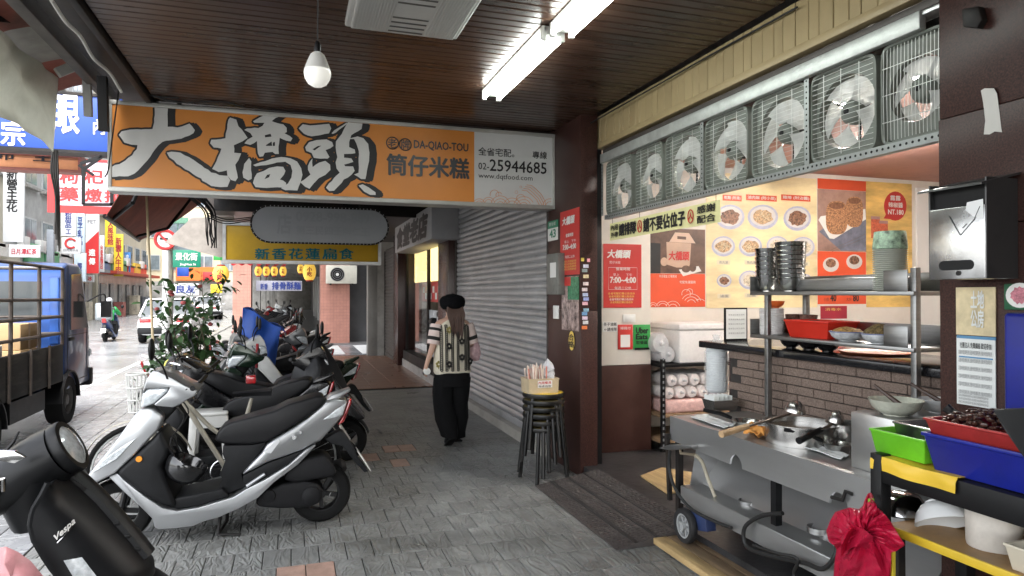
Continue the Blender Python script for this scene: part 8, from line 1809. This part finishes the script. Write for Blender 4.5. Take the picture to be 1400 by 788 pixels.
for k in range(14): p = lr.choice(tips)[-3] + Vector((lr.gauss(0,.06), lr.gauss(0,.06), lr.gauss(0,.04))); MB().ell(p, (.028,.028,.022), 8, 6).build('flower', mat('flower_pink', (.45,.10,.10), rough=.6, var=.3), shr)
# ---------------------------------------------------------------- hanging signs, lanterns, awnings, cables
m_oval = mat('oval_grey', (.42,.44,.45), rough=.4, var=.06, scale=2)
OY = 9.9; x0, x1, z0, z1 = rectY(343, 284, 531, 333, OY); r_ = (z1-z0)/2
ov = thing('oval_sign', 'unlit grey oval light box sign hanging under the arcade', 'sign', ((x0+x1)/2, OY, z0))
pts = [(x1 - r_ + r_*math.cos(R(-90+k*15)), OY, z0 + r_ + r_*math.sin(R(-90+k*15))) for k in range(13)] + [(x0 + r_ + r_*math.cos(R(90+k*15)), OY, z0 + r_ + r_*math.sin(R(90+k*15))) for k in range(13)]
b = MB(); b.extr(pts, (0,.18,0)); b.build('panel', m_oval, ov)
b = MB(); cen = Vector(((x0+x1)/2, OY, z0+r_))
for i in range(len(pts)):
    a, c = Vector(pts[i]), Vector(pts[(i+1) % len(pts)]); n = max(1, int((c-a).length/.05))
    for k in range(n): b.ell(a.lerp(c, k/n) + Vector((0,-.004,0)), (.010,.010,.010), 6, 4)
b.build('bulb_rim', m_alu, ov)['kind'] = 'stuff'
b = MB(); b.tube([p for p in pts], .012, 6, closed=True); b.build('rim', m_darkmetal, ov)
m_ogl = mat('oval_ink', (.39,.41,.42), rough=.4, var=.03)
textY('0928-998-889', m_ogl, ov, 405, 291, 505, 304, OY, bold=.02); textY('第三民四王牌仁王', m_ogl, ov, 405, 310, 505, 322, OY, bold=.02); textY('店', m_ogl, ov, 379, 293, 398, 320, OY, bold=.02)
for x in (x0 + .4, x1 - .4): MB().cyl((x, OY + .09, z1), (x, OY + .09, 3.2), .012, n=6).build('hanger', m_darkmetal, ov)
YY = 11.6
yl = board('yellow sign with teal characters behind the oval sign', 309, 311, 517, 357, YY, mat('mustard_board', (.66,.40,.02), rough=.45, var=.06), [(s, 349 + k*23, 340, 368 + k*23, 354.5, mat('ink_teal', (.0,.16,.19), rough=.5, var=.1)) for k, s in enumerate('新香花蓮扁食')], d=.2, frame=m_alu)
for x in (-.6, .9): MB().cyl((x, YY + .1, 2.65), (x, YY + .1, 3.1), .015, n=6).build('hanger', m_darkmetal, yl)
# red cloth and lanterns
b = MB(); b.grid(lambda u, v: at(316 + 75*u, 358 + 4*v + (1.5*math.sin(u*40) if v > .5 else 0), Y=17.2 + .03*math.sin(u*30)), 40, 2); o = b.build('red_fringe', mat('red_cloth', (.6,.02,.03), rough=.7, var=.1), solid=.004); tag(o, 'red scalloped cloth strip above the lanterns', 'cloth')
m_lan = mat('lantern_yellow', (.72,.48,.08), rough=.5, var=.12, scale=14, emit=(1,.6,.1), estr=.12)
def lantern(label, px, py, r, Y, h=1.25):
    c = at(px, py, Y=Y); t = thing('paper_lantern', label, 'lantern', c, 0, 'yellow paper lanterns')
    b = MB(); n = 12; b.lathe([(r*(.45 + .55*math.sin(math.pi*(i+.5)/(n+1))**.6)*(1 if i % 2 else .97), -r*h + 2*r*h*i/n) for i in range(n+1)], 20, c); b.build('paper', m_lan, t)
    for s in (-1,1): MB().cyl(c + Vector((0,0,s*r*h)), c + Vector((0,0,s*(r*h+.03))), r*.5, n=14).build('cap', m_mar, t)
    MB().cyl(c + Vector((0,0,r*h)), (c.x, c.y, max(c.z + r*h + .1, 3.0)), .006, n=5).build('cord', m_wire, t)
    text('小吃', m_mar, t, c + Vector((-r*.4, -r*1.03, -r*.75)), XP, r*.8, r*1.5, bold=.03, lift=.01) if False else text('小\n吃', m_mar, t, c + Vector((-r*.35, -r*1.02, -r*.7)), XP, r*.7, r*1.4, bold=.03, lift=.01)
for k, px in enumerate((353, 364, 375, 387)): lantern(['leftmost small yellow lantern of the four in a row','second small yellow lantern of the four in a row','third small yellow lantern of the four in a row','rightmost small yellow lantern of the four in a row'][k], px, 371, .085, 17.4 - .05*k)
lantern('big yellow lantern with red characters before the far arcade', 423, 372, .155, 16.8); lantern('small yellow lantern half behind the big one', 411, 368, .085, 17.8); lantern('round yellow lantern above the shrub', 302, 375, .15, 14.0, 1.0)
board('pale sign with dark characters across the far arcade', 350, 384, 413, 398, pcy + .3, mat('board_lilac', (.30,.30,.36), rough=.5, var=.08), [('排骨酥麵', 372, 386, 411, 396, m_nav), ('新香', 356, 388, 366, 396, m_nav)], d=.1)
# red awning beyond the sign
m_aw = translucent(mat('awning_red', (.24,.10,.075), rough=.7, var=.25, scale=4, dirt=.4, dirtcol=(.12,.06,.05)), .3)
aw = thing('red_awning', 'faded red folding awning with black arms beyond the orange sign', 'awning', (-1.5, 9, 2.4))
c0, c1, c2, c3 = Vector((-1.3,7.0,3.05)), at(144,296,Y=7.0), at(190,329,Y=10.6), Vector((-1.3,11.4,3.05))
b = MB(); b.grid(lambda u, v: (c0*(1-u) + c3*u)*(1-v) + (c1*(1-u) + c2*u)*v + Vector((0,0,-.05*math.sin(v*3.14))), 12, 8); b.build('cloth', m_aw, aw, solid=.006)
MB().tube([c1, c2], .024, 8).build('front_bar', m_black, aw); MB().tube([c0, c3], .04, 8).build('back_bar', m_black, aw)
for t_ in (.12, .8):
    a, c = c0.lerp(c3, t_), c1.lerp(c2, t_); m_ = a.lerp(c, .5) + Vector((.1,-.55,-.25)); MB().tube([a, m_], .019, 8).build('arm', m_black, aw); MB().tube([m_, c], .019, 8).build('arm', m_black, aw)
b = MB(); P = [at(x, y, Y=12.6) for (x, y) in [(225,332),(262,298),(320,296),(320,350),(300,352)]]; b.extr(P, (0,.03,0)); tag(b.build('canvas_flap', mat('grey_canvas', (.30,.27,.24), rough=.8, var=.2)), 'grey canvas flap beside the yellow sign', 'flap')
# cable bundle
cb = thing('cable_bundle', 'tangle of black cables hanging past the red awning', 'cables', at(286, 320, Y=9))
for k in range(9):
    x = 282 + k*1.7; MB().tube(curve_pts([at(255 + k*3, 268, Y=8.6), at(x + random.uniform(-3,3), 290, Y=9), at(x + random.uniform(-3,3), 318, Y=9), at(x + random.uniform(-5,5), 336 + random.uniform(-8,4), Y=9)], 5), .008, 5).build('cable', m_wire, cb)
for k in range(3): MB().tube(curve_pts([at(285, 292 + 3*k, Y=9), at(310, 300 + 3*k, Y=9.2), at(345, 297 + 2*k, Y=9.5)], 6), .007, 5).build('cable', m_wire, cb)
# cables along the sign and the ceiling edge
for k, pts in enumerate(([(170,112),(200,128),(245,140),(300,139),(335,147)], [(165,112),(185,122),(215,132),(245,134)], [(163,118),(152,200),(148,232),(143,243)])):
    o = MB().tube(curve_pts([at(*p, Y=5.95) for p in pts], 6), .006, 6).build('cable', m_wire); tag(o, ['long black cable sagging along the top of the orange sign','short black cable looping above the orange sign','black cable down the left end of the orange sign'][k], 'cable')
o = MB().tube(curve_pts([at(772,186,Y=5.9), at(790,178,Y=5.6), at(805,170,X=2.5), at(960,82,X=2.56), at(1090,10,X=2.56)], 6), .006, 6).build('cable', m_wire); tag(o, 'black cable running along the top of the beige valance', 'cable')
o = MB().tube(curve_pts([at(70,0,X=-1.12), at(90,30,X=-1.14), at(110,50,X=-1.15), at(128,80,X=-1.15), at(150,100,X=-1.15), at(166,126,X=-1.13)], 6), .010, 8).build('white_cable', m_wirew); tag(o, 'white cable along the left edge of the ceiling', 'cable')
b = MB(); 
for k in range(4): b.tube(curve_pts([at(72 + k*2,205,X=-1.8), at(70 + k*3,235,X=-1.8), at(76 + k*1.5,270,X=-1.8), at(75 + k*2,320 + 8*k,X=-1.8)], 5), .008, 5)
o = b.build('cord_bundle', mat('old_cord', (.06,.055,.05), rough=.7, var=.2)); tag(o, 'frayed cords hanging under the grey tarp', 'cord')
# beams at the street edge of the ceiling
m_beam = mat('old_beam', (.075,.066,.058), rough=.6, var=.4, scale=5, dirt=.5, dirtcol=(.02,.018,.016))
o = MB().box(-1.12, -1.075, -8, 11.4, 3.13, 3.29).build('edge_fascia', m_darkmetal, bevel=.006); tag(o, 'dark fascia along the left edge of the ceiling', 'fascia')
o = MB().box(-1.34, -1.16, -8, 7.2, 3.20, 3.44).build('steel_beam', m_darkmetal, bevel=.01); tag(o, 'dark steel beam outside the ceiling edge', 'beam')
o = MB().box(-1.46, -1.38, -8, 6.4, 3.16, 3.26).build('pale_rail', m_beam, bevel=.006); tag(o, 'worn pale rail beside the dark steel beam', 'rail')
o = MB().box(-1.16, 2.6, 11.42, 11.52, 2.9, 3.3).build('cross_beam', m_darkmetal); o['kind'] = 'structure'
# grey tarp hanging at the left and the awning it belongs to
m_tarp = translucent(mat('grey_tarp', (.66,.66,.60), rough=.75, var=.10, scale=3, bump=.35, bscale=7, dirt=.3, dscale=2.5, dirtcol=(.32,.30,.25)), .6)
TXX = -1.75; q = [at(-30, 10, X=TXX), at(80, 105, X=TXX), at(73, 208, X=TXX), at(-30, 150, X=TXX)]
tp = thing('grey_tarp', 'weathered grey tarp hanging at the upper left', 'tarp', q[2])
b = MB()
def tf(u, v):
    p = (q[0]*(1-u) + q[1]*u)*(1-v) + (q[3]*(1-u) + q[2]*u)*v
    d = max(0, 1 - math.hypot((1-u)*1.2, v*1.1)); return p + Vector(((.03*math.sin(u*5 + v*4) + .03*math.sin(v*9 - u*6) - .012*math.sin(u*17 + v*10))*min(1, (1-u)*4), 0, .05*math.sin(u*3.14)*v - .04*math.sin(u*3.14)*(1-v)))
b.grid(tf, 36, 24); b.build('sheet', m_tarp, tp, solid=.004, smooth=60)
aw2 = thing('striped_awning', 'red and grey striped awning with a white folding arm at the upper left', 'awning', (-1.5, 5, 3.3))
for k in range(6):
    u0, u1 = k/6, (k+1)/6; A0, A1 = at(-40,-20,Z=3.36), at(112,128,Z=3.30); 
    ya, yb = 2.6 + u0*3.8, 2.6 + u1*3.8; b = MB(); b.grid(lambda u, v: (-1.46 - .55*u, ya + (yb-ya)*v, 3.36 - .22*u*u), 6, 2); b.build('stripe', m_aw if k % 2 else mat('stripe_grey', (.34,.33,.30), rough=.8, var=.2), aw2, solid=.004)
m_arm = mat('arm_white', (.45,.45,.43), rough=.45, var=.15, dirt=.4)
MB().bar(at(78,100,X=-1.62), at(118,84,X=-1.46), .05, .07).build('arm', m_arm, aw2, bevel=.006); MB().bar(at(118,86,X=-1.46), at(121,160,X=-1.46), .055, .05).build('arm', m_arm, aw2, bevel=.006); MB().bar(at(100,78,X=-1.46), at(120,84,X=-1.46), .05, .05).build('arm_joint', m_arm, aw2, bevel=.004)
o = MB().bar(at(22,26,X=-1.7), at(48,-30,X=-1.4), .08, .08).bar(at(-10,20,X=-1.75), at(40,26,X=-1.7), .08, .08).build('awning_strut', m_black); tag(o, 'dark strut at the top left corner', 'strut')
o = MB().bar(at(140,105,X=-1.3), at(142,180,X=-1.3), .06, .06).build('drop_post', m_black); tag(o, 'short dark drop post left of the orange sign', 'post')
print('objects', len(bpy.data.objects), 'tris', sum(len(p.vertices) - 2 for o in C.objects if o.type == 'MESH' for p in o.data.polygons) if len(C.objects) < 9000 else '')
